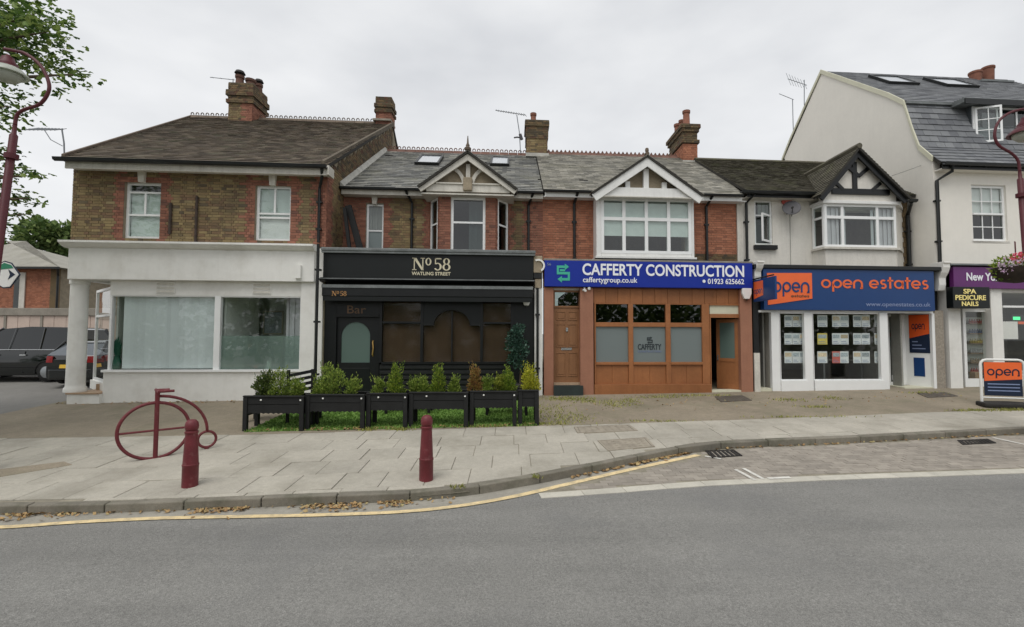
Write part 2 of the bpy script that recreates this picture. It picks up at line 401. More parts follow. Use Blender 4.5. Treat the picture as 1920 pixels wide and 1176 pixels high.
def text_mesh(body, bold=0):
    cu = bpy.data.curves.new('text', 'FONT'); cu.body = body; cu.size = 1; cu.offset = bold; cu.resolution_u = 4
    o = bpy.data.objects.new('text', cu); COL.objects.link(o)
    bpy.context.view_layer.update()
    me = bpy.data.meshes.new_from_object(o.evaluated_get(bpy.context.evaluated_depsgraph_get()))
    vs = [tuple(v.co) for v in me.vertices]; fs = [tuple(p.vertices) for p in me.polygons]
    bpy.data.objects.remove(o); bpy.data.curves.remove(cu); bpy.data.meshes.remove(me)
    return vs, fs
def text(body, rect, v, m, parent, bold=0, fn=None, label=None, fit=True, name='lettering'):
    u0, u1, w0, w1 = rect
    vs, fs = text_mesh(body, bold)
    xs, ys = [p[0] for p in vs], [p[1] for p in vs]
    X0, X1, Y0, Y1_ = min(xs), max(xs), min(ys), max(ys)
    mb = MB()
    fn = fn or (lambda a, b: (a, v, b))
    q = [((p[0] - X0) / (X1 - X0) * (u1 - u0) + u0, (p[1] - Y0) / (Y1_ - Y0) * (w1 - w0) + w0) for p in vs]
    mb.add([fn(a, b) for a, b in q], fs)
    o = mb.build(name, m, parent, label=label)
    sm = o.modifiers.new('depth', 'SOLIDIFY'); sm.thickness = .008; sm.offset = 0
    return o
# a rounded geometric lettering made of strokes, and a bookish numeral set
def arc(cx, cy, r, a0, a1, wd, n=20, sq=1.0):
    A, B = [], []
    for i in range(n + 1):
        t = rad(a0 + (a1 - a0) * i / n)
        A.append((cx + (r + wd / 2) * math.cos(t) * sq, cy + (r + wd / 2) * math.sin(t))); B.append((cx + (r - wd / 2) * math.cos(t) * sq, cy + (r - wd / 2) * math.sin(t)))
    return A, B
def seg(x0, y0, x1, y1, wd):
    d = Vector((x1 - x0, y1 - y0)).normalized() * wd / 2; nx, ny = -d.y, d.x
    return [(x0 + nx, y0 + ny), (x1 + nx, y1 + ny)], [(x0 - nx, y0 - ny), (x1 - nx, y1 - ny)]
WD = .2
GLY = {  # x-height 1
 'o': (1.1, [arc(.5, .5, .42, 0, 360, WD)]),
 'p': (1.15, [arc(.55, .5, .42, 0, 360, WD), seg(.13, .5, .13, -.42, WD)]),
 'e': (1.1, [arc(.5, .5, .42, 0, 318, WD), seg(.1, .48, .98, .48, WD * .9)]),
 'n': (1.1, [arc(.5, .5, .42, -8, 180, WD), seg(.08, .5, .08, -.02, WD), seg(.72, .0, 1.0, .0, WD * .8), seg(.92, .5, .92, -.02, WD)]),
 's': (.85, [arc(.4, .725, .23, 40, 270, WD * .95), arc(.4, .29, .24, 90, -140, WD * .95)]),
 't': (.7, [seg(.28, 1.35, .28, .0, WD), seg(.0, .93, .62, .93, WD * .9)]),
 'a': (1.15, [arc(.5, .5, .42, 0, 360, WD), seg(.92, .95, .92, -.02, WD)]),
 ' ': (.6, []),
}
def strokes(word, rect, v, m, parent, fn=None, dv=.01, asc=1.0, label=None):
    u0, u1, w0, w1 = rect; tot = sum(GLY[c][0] for c in word) - .1
    sx = (u1 - u0) / tot; sy = (w1 - w0)
    mb = MB(); x = 0
    for c in word:
        for A, B in GLY[c][1]:
            for i in range(len(A) - 1):
                q = [A[i], A[i + 1], B[i + 1], B[i]]
                q = [(u0 + (x + a) * sx, w0 + b * sy) for a, b in q]
                if fn: mb.add([fn(a, b) for a, b in q], [(0, 1, 2, 3)])
                else: mb.prism(q, v - dv, v)
        x += GLY[c][0]
    return mb.build('lettering', m, parent, label=label)

# ------------------------------------------------------------ builders shared by the houses
def flat(v): return lambda a, b, c: (a, v - c, b)
def hexf(mb, fm, a0, a1, b0, b1, c0, c1, mi=0):
    return mb.hexa([fm(a0, b0, c1), fm(a1, b0, c1), fm(a1, b0, c0), fm(a0, b0, c0), fm(a0, b1, c1), fm(a1, b1, c1), fm(a1, b1, c0), fm(a0, b1, c0)], mi)
def backing(parent, a0, a1, b0, b1, holes, fm, m, name='wall', th=.22, label=None):
    xs = sorted({a0, a1, *[min(max(h[i], a0), a1) for h in holes for i in (0, 1)]})
    zs = sorted({b0, b1, *[min(max(h[i], b0), b1) for h in holes for i in (2, 3)]})
    mb = MB()
    for i in range(len(xs) - 1):
        for j in range(len(zs) - 1):
            cx, cz = (xs[i] + xs[i + 1]) / 2, (zs[j] + zs[j + 1]) / 2
            if xs[i + 1] - xs[i] < 1e-4 or zs[j + 1] - zs[j] < 1e-4: continue
            if any(h[0] < cx < h[1] and h[2] < cz < h[3] for h in holes): continue
            hexf(mb, fm, xs[i], xs[i + 1], zs[j], zs[j + 1], -th, 0)
    return mb.build(name, m, parent, label=label)
def bricks(mb, a0, a1, b0, b1, holes, fm, mf, clip=None, dep=.014):
    j = 0; b = b0
    while b < b1 - .03:
        t = min(b + .066, b1)
        a = a0 - (0 if j % 2 else .05625 * 3); k = j % 2
        while a < a1:
            ln = .1125 if k % 2 else .225
            k += 1
            lo, hi = max(a, a0), min(a + ln - .009, a1)
            a += ln
            segs = [(lo, hi)]
            for h in holes:
                if h[2] < (b + t) / 2 < h[3]:
                    ns = []
                    for s0, s1 in segs:
                        if h[1] <= s0 or h[0] >= s1: ns.append((s0, s1)); continue
                        if h[0] > s0: ns.append((s0, h[0]))
                        if h[1] < s1: ns.append((h[1], s1))
                    segs = ns
            for s0, s1 in segs:
                if s1 - s0 < .03: continue
                if clip and not clip((s0 + s1) / 2, t): continue
                mi = mf((s0 + s1) / 2, (b + t) / 2, j)
                if mi is None: continue
                d = dep + random.uniform(-.004, .004)
                p = [fm(s0, b, d), fm(s1, b, d), fm(s1, t, d), fm(s0, t, d), fm(s0, b, 0), fm(s1, b, 0), fm(s1, t, 0), fm(s0, t, 0)]
                mb.add(p, [(0, 1, 2, 3), (0, 4, 5, 1), (1, 5, 6, 2), (2, 6, 7, 3), (3, 7, 4, 0)], mi)
        b += .075; j += 1
    return mb
def toothed(x0, x1):                      # a strip of red brick with a toothed edge
    return lambda a, j: x0 - (.11 if (j // 3) % 2 else 0) < a < x1 + (.11 if (j // 3) % 2 else 0)
def tiles(mb, O, A, Sv, Nn, Ln, aL, aR, tw, ex, mi=0, th=.014, miss=0):
    O, A, Sv, Nn = map(Vector, (O, A, Sv, Nn)); s, row = 0, 0
    while s < Ln - .02:
        s1 = min(s + ex * 1.15, Ln); lo, hi = aL(s + ex / 2), aR(s + ex / 2)
        a = lo - (tw / 2 if row % 2 else 0)
        while a < hi:
            a0, a1 = max(a, lo), min(a + tw - .006, hi); a += tw
            if a1 - a0 < .03 or random.random() < miss: continue
            r = random.uniform(0, .007); h0, h1 = th + .008 + r, .005
            dz = random.uniform(-.006, .006)
            q = [O + A * a0 + Sv * (s + dz) + Nn * h0, O + A * a1 + Sv * (s + dz) + Nn * (h0 + random.uniform(-.003, .003)), O + A * a1 + Sv * s1 + Nn * h1, O + A * a0 + Sv * s1 + Nn * h1,
                 O + A * a0 + Sv * (s + dz) + Nn * (h0 - th), O + A * a1 + Sv * (s + dz) + Nn * (h0 - th), O + A * a1 + Sv * s1, O + A * a0 + Sv * s1]
            mb.add(q, [(0, 1, 2, 3), (0, 4, 5, 1), (1, 5, 6, 2), (3, 7, 4, 0)], mi)
        s += ex; row += 1
    return mb
def slope(parent, PL, PR, QR, QL, tw, ex, m, name='roof', deckm='roof_deck', th=.014, thick=.08, miss=0):
    """a roof slope from the eave PL-PR up to QL-QR: a solid deck and its covering"""
    PL, PR, QR, QL = map(Vector, (PL, PR, QR, QL))
    A = (PR - PL).normalized(); nn = A.cross(QL - PL).normalized()
    if nn.z < 0: nn = -nn
    Sv = nn.cross(A)
    if Sv.z < 0: Sv = -Sv
    Ln = (QL - PL).dot(Sv); ql, qr, pr = (QL - PL).dot(A), (QR - PL).dot(A), (PR - PL).length
    mb = MB(); d = nn * -thick
    mb.hexa([PL + d, PR + d, QR + d, QL + d, PL, PR, QR, QL])
    rf = mb.build(name, deckm, parent)
    tb = tiles(MB(), PL, A, Sv, nn, Ln, lambda s: ql * s / Ln, lambda s: pr + (qr - pr) * s / Ln, tw, ex, 0, th, miss)
    tb.build('roof_covering', m, rf, kind='stuff')
    return rf, (PL, A, Sv, nn, Ln)
def window(parent, a0, a1, b0, b1, fm, grid, fr=.06, mu=.045, gl='glass', m='upvc', sill=None, blind=None, name='window', label=None, cd=.05, arch=0, beads=False):
    """grid: rows from the bottom as (top fraction, [column fractions])"""
    mb = MB(); iw, ih = a1 - a0 - 2 * fr, b1 - b0 - 2 * fr
    x0, z0 = a0 + fr, b0 + fr
    hexf(mb, fm, a0, a0 + fr, b0, b1, -cd, .012); hexf(mb, fm, a1 - fr, a1, b0, b1, -cd, .012)
    hexf(mb, fm, x0, a1 - fr, b0, z0, -cd, .012)
    if arch:
        pts = [(x0 + iw * i / 8, b1 - fr + arch * (1 - (2 * i / 8 - 1) ** 2)) for i in range(9)]
        for i in range(8):
            p, q = pts[i], pts[i + 1]
            mb.hexa([fm(p[0], b1 - fr, .012), fm(q[0], b1 - fr, .012), fm(q[0], b1 - fr, -cd), fm(p[0], b1 - fr, -cd), fm(p[0], p[1] + fr, .012), fm(q[0], q[1] + fr, .012), fm(q[0], q[1] + fr, -cd), fm(p[0], p[1] + fr, -cd)])
    else: hexf(mb, fm, x0, a1 - fr, b1 - fr, b1, -cd, .012)
    panes, lo = [], 0
    for k, (top, cols) in enumerate(grid):
        zlo, zhi = z0 + ih * lo + (mu / 2 if lo else 0), z0 + ih * top - (mu / 2 if top < 1 else 0)
        if top < 1: hexf(mb, fm, x0, a1 - fr, zhi, zhi + mu, -cd + .01, .004)
        e = [0] + list(cols) + [1]
        for i in range(len(e) - 1):
            xl = x0 + iw * e[i] + (mu / 2 if i else 0); xr = x0 + iw * e[i + 1] - (mu / 2 if i < len(e) - 2 else 0)
            if i < len(e) - 2: hexf(mb, fm, xr, xr + mu, zlo, zhi, -cd + .012, .001)
            panes.append((xl, xr, zlo, zhi))
        lo = top
    o = mb.build(name, m, parent, label=label)
    for i, (xl, xr, zl, zh) in enumerate(panes):
        g = gl[i] if isinstance(gl, (list, tuple)) else gl
        MB().add([fm(xl - .003, zl - .003, -.02), fm(xr + .003, zl - .003, -.02), fm(xr + .003, zh + .003, -.02), fm(xl - .003, zh + .003, -.02)], [(0, 1, 2, 3)]).build('pane', g, o)
    if sill:
        hexf(MB(), fm, a0 - .06, a1 + .06, b0 - sill[1], b0 - .002, -.1, .08).build('sill', sill[0], o)
    for bl in (blind or []):
        bm_, f0, f1, g0, g1 = bl
        n = max(1, int((f1 - f0) * iw / .07)) if 'curtain' in bm_ else 1
        bb = MB()
        for i in range(n):
            xa, xb = x0 + iw * (f0 + (f1 - f0) * i / n), x0 + iw * (f0 + (f1 - f0) * (i + 1) / n)
            c = -.075 - (.025 if i % 2 else 0)
            hexf(bb, fm, xa, xb, z0 + ih * g0, z0 + ih * g1, c - .012, c)
        bb.build('curtain' if 'curtain' in bm_ else 'blind', bm_, o)
    return o
def room(parent, u0, u1, v0, v1, w0, w1, m='interior', name='room'):
    mb = MB(); e = .05
    for b in ((u0 - e, u1 + e, v0, v1, w0 - e, w0), (u0 - e, u1 + e, v0, v1, w1, w1 + e), (u0 - e, u0, v0, v1, w0, w1), (u1, u1 + e, v0, v1, w0, w1), (u0 - e, u1 + e, v1, v1 + e, w0 - e, w1 + e)):
        mb.box(*b)
    return mb.build(name, m, parent)
def chimney(parent, u0, u1, v0, v1, w0, w1, pots, bands, mats, red=None, potm='terracotta', capm=0):
    mb = MB()
    ms = mats
    back = MB().box(u0 + .0, u1 - .0, v0, v1, w0, w1 - .02).build('chimney', 'mortar_dark', parent)
    mf = lambda a, b, j: (1 if red and red(a, b, j) else 0)
    def shell(a0, a1, c0, c1, z0, z1, f=mf):
        bricks(mb, a0, a1, z0, z1, [], flat(c0), f)
        bricks(mb, c0, c1, z0, z1, [], lambda a, b, c: (a1 + c, a, b), f)
        bricks(mb, c0, c1, z0, z1, [], lambda a, b, c: (a0 - c, a, b), f)
        bricks(mb, a0, a1, z0, z1, [], lambda a, b, c: (a, c1 + c, b), f)
    shell(u0, u1, v0, v1, w0, w1)
    for (z0, z1, e) in bands:
        MB().box(u0 - e, u1 + e, v0 - e, v1 + e, z0, z1).build('corbel_course', 'mortar_dark', back)
        shell(u0 - e, u1 + e, v0 - e, v1 + e, z0, z1, (lambda a, b, j: 0 if len(ms) < 3 else 2))
    mb.build('brick_facing', ms, back, kind='stuff')
    for (u, v, r, h, kind) in pots:
        z = max([w1] + [b[1] for b in bands]) - .01
        pr = [(r * 1.05, 0), (r * 1.1, .06), (r * .9, .1), (r * .82, h - .12), (r * 1.0, h - .1), (r * 1.02, h), (r * .75, h), (r * .72, h - .15)]
        p = MB().lathe([(a, z + b) for a, b in pr], (u, v, 0), 14).build('chimney_pot', potm, back, smooth='auto')
        if kind == 'cowl':
            MB().lathe([(r * 1.2, z + h + .1), (r * .9, z + h + .2), (.03, z + h + .24)], (u, v, 0), 12).tube([(u - r * .7, v, z + h - .02), (u - r * .9, v, z + h + .12)], .02).tube([(u + r * .7, v, z + h - .02), (u + r * .9, v, z + h + .12)], .02).build('cowl', 'iron_dark', p)
    return back
def ridge(parent, P, Q, m, crest='loop', ln=.3):
    """crested ridge tiles, each a piece of its own"""
    P, Q = Vector(P), Vector(Q); n = max(1, round((Q - P).length / ln)); d = (Q - P) / n; u = d.normalized()
    for i in range(n):
        a = P + d * i; mb = MB(); e = d * .97
        for s in (-1, 1):
            o = Vector((0, s * .15, -.12))
            mb.hexa([a + o + Vector((0, 0, -.03)), a + e + o + Vector((0, 0, -.03)), a + e + Vector((0, 0, .02)), a + Vector((0, 0, .02)), a + o, a + e + o, a + e + Vector((0, 0, .06)), a + Vector((0, 0, .06))])
        t = Vector((0, 0, .05))
        if crest == 'loop':
            for q in (.25, .75):
                c = a + d * q + t + Vector((0, 0, .045))
                pts = [c + u * (.055 * math.cos(rad(th))) + Vector((0, 0, .055 * math.sin(rad(th)) + .01)) for th in range(-30, 211, 30)]
                mb.tube(pts, .02, 5)
        elif crest == 'saw':
            for q in (.25, .75):
                c = a + d * q + t
                mb.hexa([c - u * .07 + Vector((0, -.02, -.02)), c + u * .07 + Vector((0, -.02, -.02)), c + u * .07 + Vector((0, .02, -.02)), c - u * .07 + Vector((0, .02, -.02)),
                         c - u * .012 + Vector((0, -.02, .09)), c + u * .012 + Vector((0, -.02, .09)), c + u * .012 + Vector((0, .02, .09)), c - u * .012 + Vector((0, .02, .09))])
        mb.build('ridge_tile', m, parent)
def pipe(parent, pts, r=.045, m='gutter_black', name='downpipe', clips=0, label=None, local=True):
    mb = MB(local).tube(pts, r, 8)
    if clips:
        a, b = Vector(pts[-2]), Vector(pts[-1])
        for i in range(clips):
            c = a + (b - a) * (i + .5) / clips
            mb.box(c.x - r - .03, c.x + r + .03, c.y - .03, c.y + .09, c.z - .025, c.z + .025)
    return mb.build(name, m, parent, label=label, smooth='auto')
def gutter(parent, P, Q, r=.06, m='gutter_black'):
    P, Q = Vector(P), Vector(Q); mb = MB()
    prof = [(-r, 0), (-r * .8, -r * .8), (0, -r * 1.1), (r * .8, -r * .8), (r, 0), (r * .8, 0), (r * .6, -r * .6), (0, -r * .85), (-r * .6, -r * .6), (-r * .8, 0)]
    n = len(prof); vs = [(p.x, p.y + a, p.z + b) for p in (P, Q) for a, b in prof]
    mb.add(vs, [tuple(range(n)), tuple(range(2 * n - 1, n - 1, -1))] + [(i, (i + 1) % n, n + (i + 1) % n, n + i) for i in range(n)])
    return mb.build('gutter', m, parent)
def rafter_gable(parent, ap, lf, rt, v0, v1, wid, m, name='barge_board'):
    """two barge boards meeting at the apex"""
    for (e, s) in ((lf, -1), (rt, 1)):
        d = Vector((ap[0] - e[0], ap[1] - e[1])).normalized(); n = Vector((-d.y, d.x))
        if n.y > 0: n = -n
        dz = wid / abs(d.x)
        poly = [(e[0], e[1]), (ap[0], ap[1]), (ap[0], ap[1] - dz), (e[0] + n.x * wid, e[1] + n.y * wid)]
        MB().prism(poly, v0, v1).build(name, m, parent, bevel=.006)

# ------------------------------------------------------------ ground, road, pavement
def interp(poly, x):
    for (xa, ya), (xb, yb) in zip(poly, poly[1:]):
        if x <= xb: return ya + (yb - ya) * (x - xa) / (xb - xa)
    return poly[-1][1]
kerb_px = [(0, 948), (90, 946.5), (185, 945), (360, 939), (550, 932), (710, 926), (800, 922), (865, 916), (905, 910), (1000, 894), (1130, 869), (1220, 850), (1310, 833), (1400, 827), (1500, 823.5), (1600, 819), (1700, 814), (1800, 809), (1920, 803)]
kerb = [(p.x, p.y) for p in (G(a, b, .12) for a, b in kerb_px)]
dx = (kerb[-1][1] - kerb[-5][1]) / (kerb[-1][0] - kerb[-5][0])
kerb = [(-45, kerb[0][1] - .03 * 40)] + kerb + [(45, kerb[-1][1] + dx * (45 - kerb[-1][0]))]
back_px = [(0, 822), (450, 815), (1015, 799), (1500, 783), (1920, 766)]
backl = [(p.x, p.y) for p in (G(a, b, .12) for a, b in back_px)]
backl = [(-45, backl[0][1] - .8)] + backl + [(45, backl[-1][1] + .075 * (45 - backl[-1][0]) + .6)]
yk = lambda x: interp(kerb, x)
yb = lambda x: interp(backl, x)
def sheet(x0, x1, fy0, fy1, off, nx, ny, thick=0):
    mb = MB(False); vs = []
    for i in range(nx + 1):
        x = x0 + (x1 - x0) * i / nx
        a, b = fy0(x), fy1(x)
        for j in range(ny + 1):
            y = a + (b - a) * j / ny
            vs.append((x, y, base(x, y) + off))
    fs = [(i * (ny + 1) + j, (i + 1) * (ny + 1) + j, (i + 1) * (ny + 1) + j + 1, i * (ny + 1) + j + 1) for i in range(nx) for j in range(ny)]
    return mb.add(vs, fs)
sheet(-300, 300, lambda x: -80 , lambda x: 400, -.35, 12, 24).build('ground', 'asphalt_side', kind='structure')
sheet(-60, 60, lambda x: -9, lambda x: yk(x) + .05, 0, 160, 160).build('road', 'asphalt', kind='structure')
pav = sheet(-45, 45, lambda x: yk(x) + .1, lambda x: yb(x) + .02, .105, 150, 8).build('pavement', 'slab_joint', kind='structure')
fore = sheet(-11.9, 30, lambda x: yb(x) + .0, lambda x: D0 + SH * x + 1.6, .116, 120, 16).build('forecourt', 'forecourt', kind='structure')
sheet(-45, -11.9, lambda x: yb(x) + .0, lambda x: 60, .1, 30, 40).build('side_road', 'asphalt_side', kind='structure')
sheet(-11.9, 30, lambda x: D0 + SH * x + 1.6, lambda x: 40, .09, 20, 10).build('yard', 'forecourt', kind='structure')
sheet(-60, 60, lambda x: -13, lambda x: -9, .1, 40, 2).build('far_pavement', 'slab', kind='structure')

# kerb stones
def resample(poly, step):
    out_, carry = [Vector(poly[0])], 0
    for a, b in zip(poly, poly[1:]):
        a, b = Vector(a), Vector(b); ln = (b - a).length; t = step - carry
        while t < ln: out_.append(a + (b - a) * t / ln); t += step
        carry = ln - (t - step)
    return out_
kp = [p for p in resample(kerb, .93) if -16 < p.x < 20]
kroot = MB(False); first = None
kb = sheet(-45, 45, lambda x: yk(x) + .01, lambda x: yk(x) + .12, .06, 150, 1).build('kerb', 'slab_joint', kind='structure')
for a, b in zip(kp, kp[1:]):
    d = (b - a).normalized(); n = Vector((-d.y, d.x)); mb = MB(False); g = .006
    a2, b2 = a + d * g, b - d * g; pts = []
    jz = random.uniform(-.006, .006)
    for z in (-.06, .12 + jz):
        for p, k in ((a2, 0), (b2, 0), (b2, .125), (a2, .125)):
            q = p + n * k; zz = base(q.x, q.y) + z
            pts.append((q.x, q.y, zz))
    mb.hexa(pts).build('kerb_stone', 'kerb_stone', kb, bevel=.016)
# paving slabs, cut to the kerb
row = 0; xs_ = -13.5
for row in range(7):
    x = -14.0 + (row % 2) * .31 + random.uniform(0, .1)
    while x < 18:
        wd = random.choice((.6, .6, .6, .75))
        xa, xb = x + .004, x + wd - .004; x += wd
        t0, t1 = .62 * row + .004, .62 * (row + 1) - .004
        q = []
        for xx, tt in ((xa, t1), (xb, t1), (xb, t0), (xa, t0)):
            q.append((xx, max(yb(xx) - tt, yk(xx) + .135)))
        if min(q[3][1] - q[0][1], q[2][1] - q[1][1]) < .05: continue
        px_ok = abs(xa) < 1.12 * q[0][1] + 2.6
        if not px_ok: continue
        if q[2][0] > 1.0 and q[2][0] < 1.4 and False: continue
        jz = random.uniform(-.004, .005); tx = random.uniform(-.004, .004)
        bot = [(a, b, base(a, b) + .09) for a, b in q]; top = [(a, b, base(a, b) + .118 + jz + (tx if i in (0, 3) else -tx)) for i, (a, b) in enumerate(q)]
        MB(False).hexa(bot + top).build('paving_slab', 'slab', pav, bevel=.005, bseg=1)
# darker tarmac strip let into the pavement by the side street
q = [G(-60, 905), G(135, 872), G(120, 866), G(-60, 888)]
MB(False).hexa([(p.x, p.y, p.z - .02) for p in q] + [(p.x, p.y, p.z + .006) for p in q]).build('tarmac_patch', 'forecourt', pav)

def ribbon(pts, wd, off, closed=False, dash=None):
    mb = MB(False); k = len(pts); Ls, Rs = [], []
    for i, p in enumerate(pts):
        d = (pts[min(i + 1, k - 1)] - pts[max(0, i - 1)]).normalized(); n = Vector((-d.y, d.x))
        for l, s in ((Ls, 1), (Rs, -1)):
            q = p + n * wd / 2 * s; l.append((q.x, q.y, base(q.x, q.y) + off))
    vs = Ls + Rs
    return mb.add(vs, [(i, i + 1, k + i + 1, k + i) for i in range(k - 1)])
def gpts(px, off=0): return [Vector((p.x, p.y)) for p in (G(a, b, off) for a, b in px)]
def smoothp(P, n=6):
    o_ = []
    for i in range(len(P) - 1):
        p0, p1, p2, p3 = P[max(0, i - 1)], P[i], P[i + 1], P[min(len(P) - 1, i + 2)]
        for k in range(n):
            t = k / n
            o_.append(.5 * ((2 * p1) + (p2 - p0) * t + (2 * p0 - 5 * p1 + 4 * p2 - p3) * t * t + (3 * p1 - p0 - 3 * p2 + p3) * t ** 3))
    return o_ + [P[-1]]
yl = smoothp([Vector((x_, gpts([(0, 990)])[0].y + .03 * (x_ - gpts([(0, 990)])[0].x))) for x_ in (-16, -13, -10, -8, -7)] + gpts([(0, 990), (150, 980), (300, 973), (450, 970), (600, 967), (750, 961), (860, 950), (960, 933), (1060, 910), (1180, 882), (1310, 854)]))
ribbon(yl, .1, .010).build('yellow_line', 'line_yellow', kind='structure')
# gutter channel between kerb and yellow line
gx = [p.x for p in yl]
def yline(x): return interp([(p.x, p.y) for p in yl], x)
sheet(-16, yl[-1].x, lambda x: yline(x), lambda x: yk(x) + .02, .005, 90, 2).build('gutter_channel', 'gutter_tar', kind='structure')
# parking bay: pale edging blocks and block pavers
we = smoothp(gpts([(1012, 931), (1150, 921), (1300, 909), (1450, 901.5), (1600, 895), (1750, 890), (1920, 884)]) + [Vector((x_, gpts([(1920, 884)])[0].y + .065 * (x_ - gpts([(1920, 884)])[0].x))) for x_ in (9, 11, 14, 18, 22)])
yw = lambda x: interp([(p.x, p.y) for p in we], x)
x0b = we[0].x
bay = sheet(x0b, 22, lambda x: yw(x) + .0, lambda x: max(yw(x) + .01, yk(x) + .02 if x > yl[-1].x else min(yk(x), yline(x))), .004, 120, 6).build('parking_bay', 'slab_joint', kind='structure')
wp = [p for p in resample([(p.x, p.y) for p in we], .6)]
for a, b in zip(wp, wp[1:]):
    d = (b - a).normalized(); n = Vector((-d.y, d.x)); pts = []
    for z in (-.03, .010):
        for p, k in ((a + d * .004, -.09), (b - d * .004, -.09), (b - d * .004, .09), (a + d * .004, .09)):
            qq = p + n * k; pts.append((qq.x, qq.y, base(qq.x, qq.y) + z))
    MB(False).hexa(pts).build('edging_block', 'edging_pale', bay)
pv = []
r_ = 0; y = 5.5
while y < 15:
    x = x0b - .1 + (.1 if r_ % 2 else 0)
    while x < 19:
        xa, xb = x + .003, x + .197; x += .2
        ya = y + .075 * xa; yc = ya + .097
        hi = (yk(xa) - .015) if xa > yl[-1].x else min(yk(xa) - .02, yline(xa) - .05)
        if ya > yw(xa) + .09 and yc < hi and abs(xa) < 1.1 * ya: pv.append((xa, xb, ya, yc))
    y += .1; r_ += 1
pv.sort(key=lambda p: p[2] - .2 * (p[0] < 5))
pj = MB(False)
for i, (xa, xb, ya, yc) in enumerate(pv):
    jz = random.uniform(-.003, .003); c = .075 * .197
    q = [(xa, ya), (xb, ya + c), (xb, yc + c), (xa, yc)]
    pts = [(a, b, base(a, b) - .03) for a, b in q] + [(a, b, base(a, b) + .008 + jz) for a, b in q]
    if i < 300: MB(False).hexa(pts).build('paver', 'paver', bay)
    else: pj.hexa(pts)
pj.build('far_pavers', 'paver', bay, kind='stuff')
for k, (a, b) in enumerate((((1379, 882), (1416, 902)), ((1394, 880), (1431, 900)))):
    ribbon(gpts([a, b]), .06, .016).build('bay_marking', 'line_white', bay)
ribbon(gpts([(1440, 899), (1482, 897)]), .07, .017).build('bay_marking', 'line_white', bay)
ribbon(gpts([(1862, 822), (1935, 838)]), .06, .016).build('bay_marking', 'line_white', bay)
ribbon(gpts([(1322, 857), (1352, 862)]), .05, .016).build('bay_marking', 'line_white', bay)
# iron covers and drains
def cover(px, name, m, label, cat, off, bars=0, group=None):
    q = [Vector((p.x, p.y, p.z)) for p in (G(a, b, off) for a, b in px)]
    c = sum(q, Vector()) / 4
    t = thing(name, label, cat, c, group, local=False)
    up = Vector((0, 0, 1))
    def ring(k0, k1, z0, z1):
        mb = MB(False)
        for i in range(4):
            a, b = q[i], q[(i + 1) % 4]
            A, B, C_, D_ = [c + (p - c) * k for p, k in ((a, k0), (b, k0), (b, k1), (a, k1))]
            mb.hexa([A + up * z0, B + up * z0, C_ + up * z0, D_ + up * z0, A + up * z1, B + up * z1, C_ + up * z1, D_ + up * z1])
        return mb
    ring(1.0, .9, -.02, .012).build('frame', m, t)
    if bars:
        MB(False).hexa([c + (p - c) * .91 - up * .02 for p in q] + [c + (p - c) * .91 - up * .012 for p in q]).build('pit', 'iron_dark', t)
        for i in range(bars):
            f0, f1 = (i + .2) / bars, (i + .75) / bars
            a, b, cc, d = [c + (p - c) * .9 for p in q]
            pts = [a.lerp(b, f0), a.lerp(b, f1), d.lerp(cc, f1), d.lerp(cc, f0)]
            MB(False).hexa([p - up * .01 for p in pts] + [p + up * .01 for p in pts]).build('bar', m, t)
    else:
        lid = MB(False).hexa([c + (p - c) * .885 - up * .02 for p in q] + [c + (p - c) * .885 + up * .008 for p in q]).build('lid', m, t)
        a, b, cc, d = [c + (p - c) * .8 for p in q]; mb = MB(False)
        for i in range(7):
            for j in range(4):
                p = a.lerp(b, (i + .5) / 7).lerp(d.lerp(cc, (i + .5) / 7), (j + .5) / 4)
                mb.box(p.x - .022, p.x + .022, p.y - .018, p.y + .018, p.z + .007, p.z + .013)
        mb.build('raised_pattern', m, lid, kind='stuff')
    return t
mat('cover_stone', srgb(150, 142, 128), .85, .15, 6, bump=.3, bscale=60)
cover([(1083, 813), (1196, 808), (1180, 797), (1076, 801)], 'access_cover', 'cover_stone', 'pale rectangular access cover in the pavement, the one farther from the kerb', 'access cover', .122, group='access covers in the pavement')
cover([(1140, 846), (1228, 838), (1212, 821), (1120, 827)], 'access_cover', 'cover_stone', 'stone coloured access cover in the slabs beside the kerb bend', 'access cover', .122, group='access covers in the pavement')
cover([(1352, 754), (1410, 751), (1392, 742), (1340, 744)], 'access_cover', 'iron_cover', 'brown iron access cover set in the forecourt below the open office door', 'access cover', .122)
cover([(1740, 746), (1796, 743), (1772, 736), (1720, 738)], 'access_cover', 'iron_cover', 'worn iron access cover in the forecourt in front of the estate agent', 'access cover', .122)
cover([(1335, 859), (1392, 855), (1376, 844), (1322, 846)], 'drain', 'iron_dark', 'dark square iron drain at the tip of the yellow line', 'drain', .012, bars=6)
cover([(1805, 834), (1868, 831), (1852, 824), (1795, 826)], 'drain', 'iron_dark', 'barred road gully against the kerb at the far end of the bay', 'drain', .014, bars=8)

TERR = 'shop buildings along the terrace'
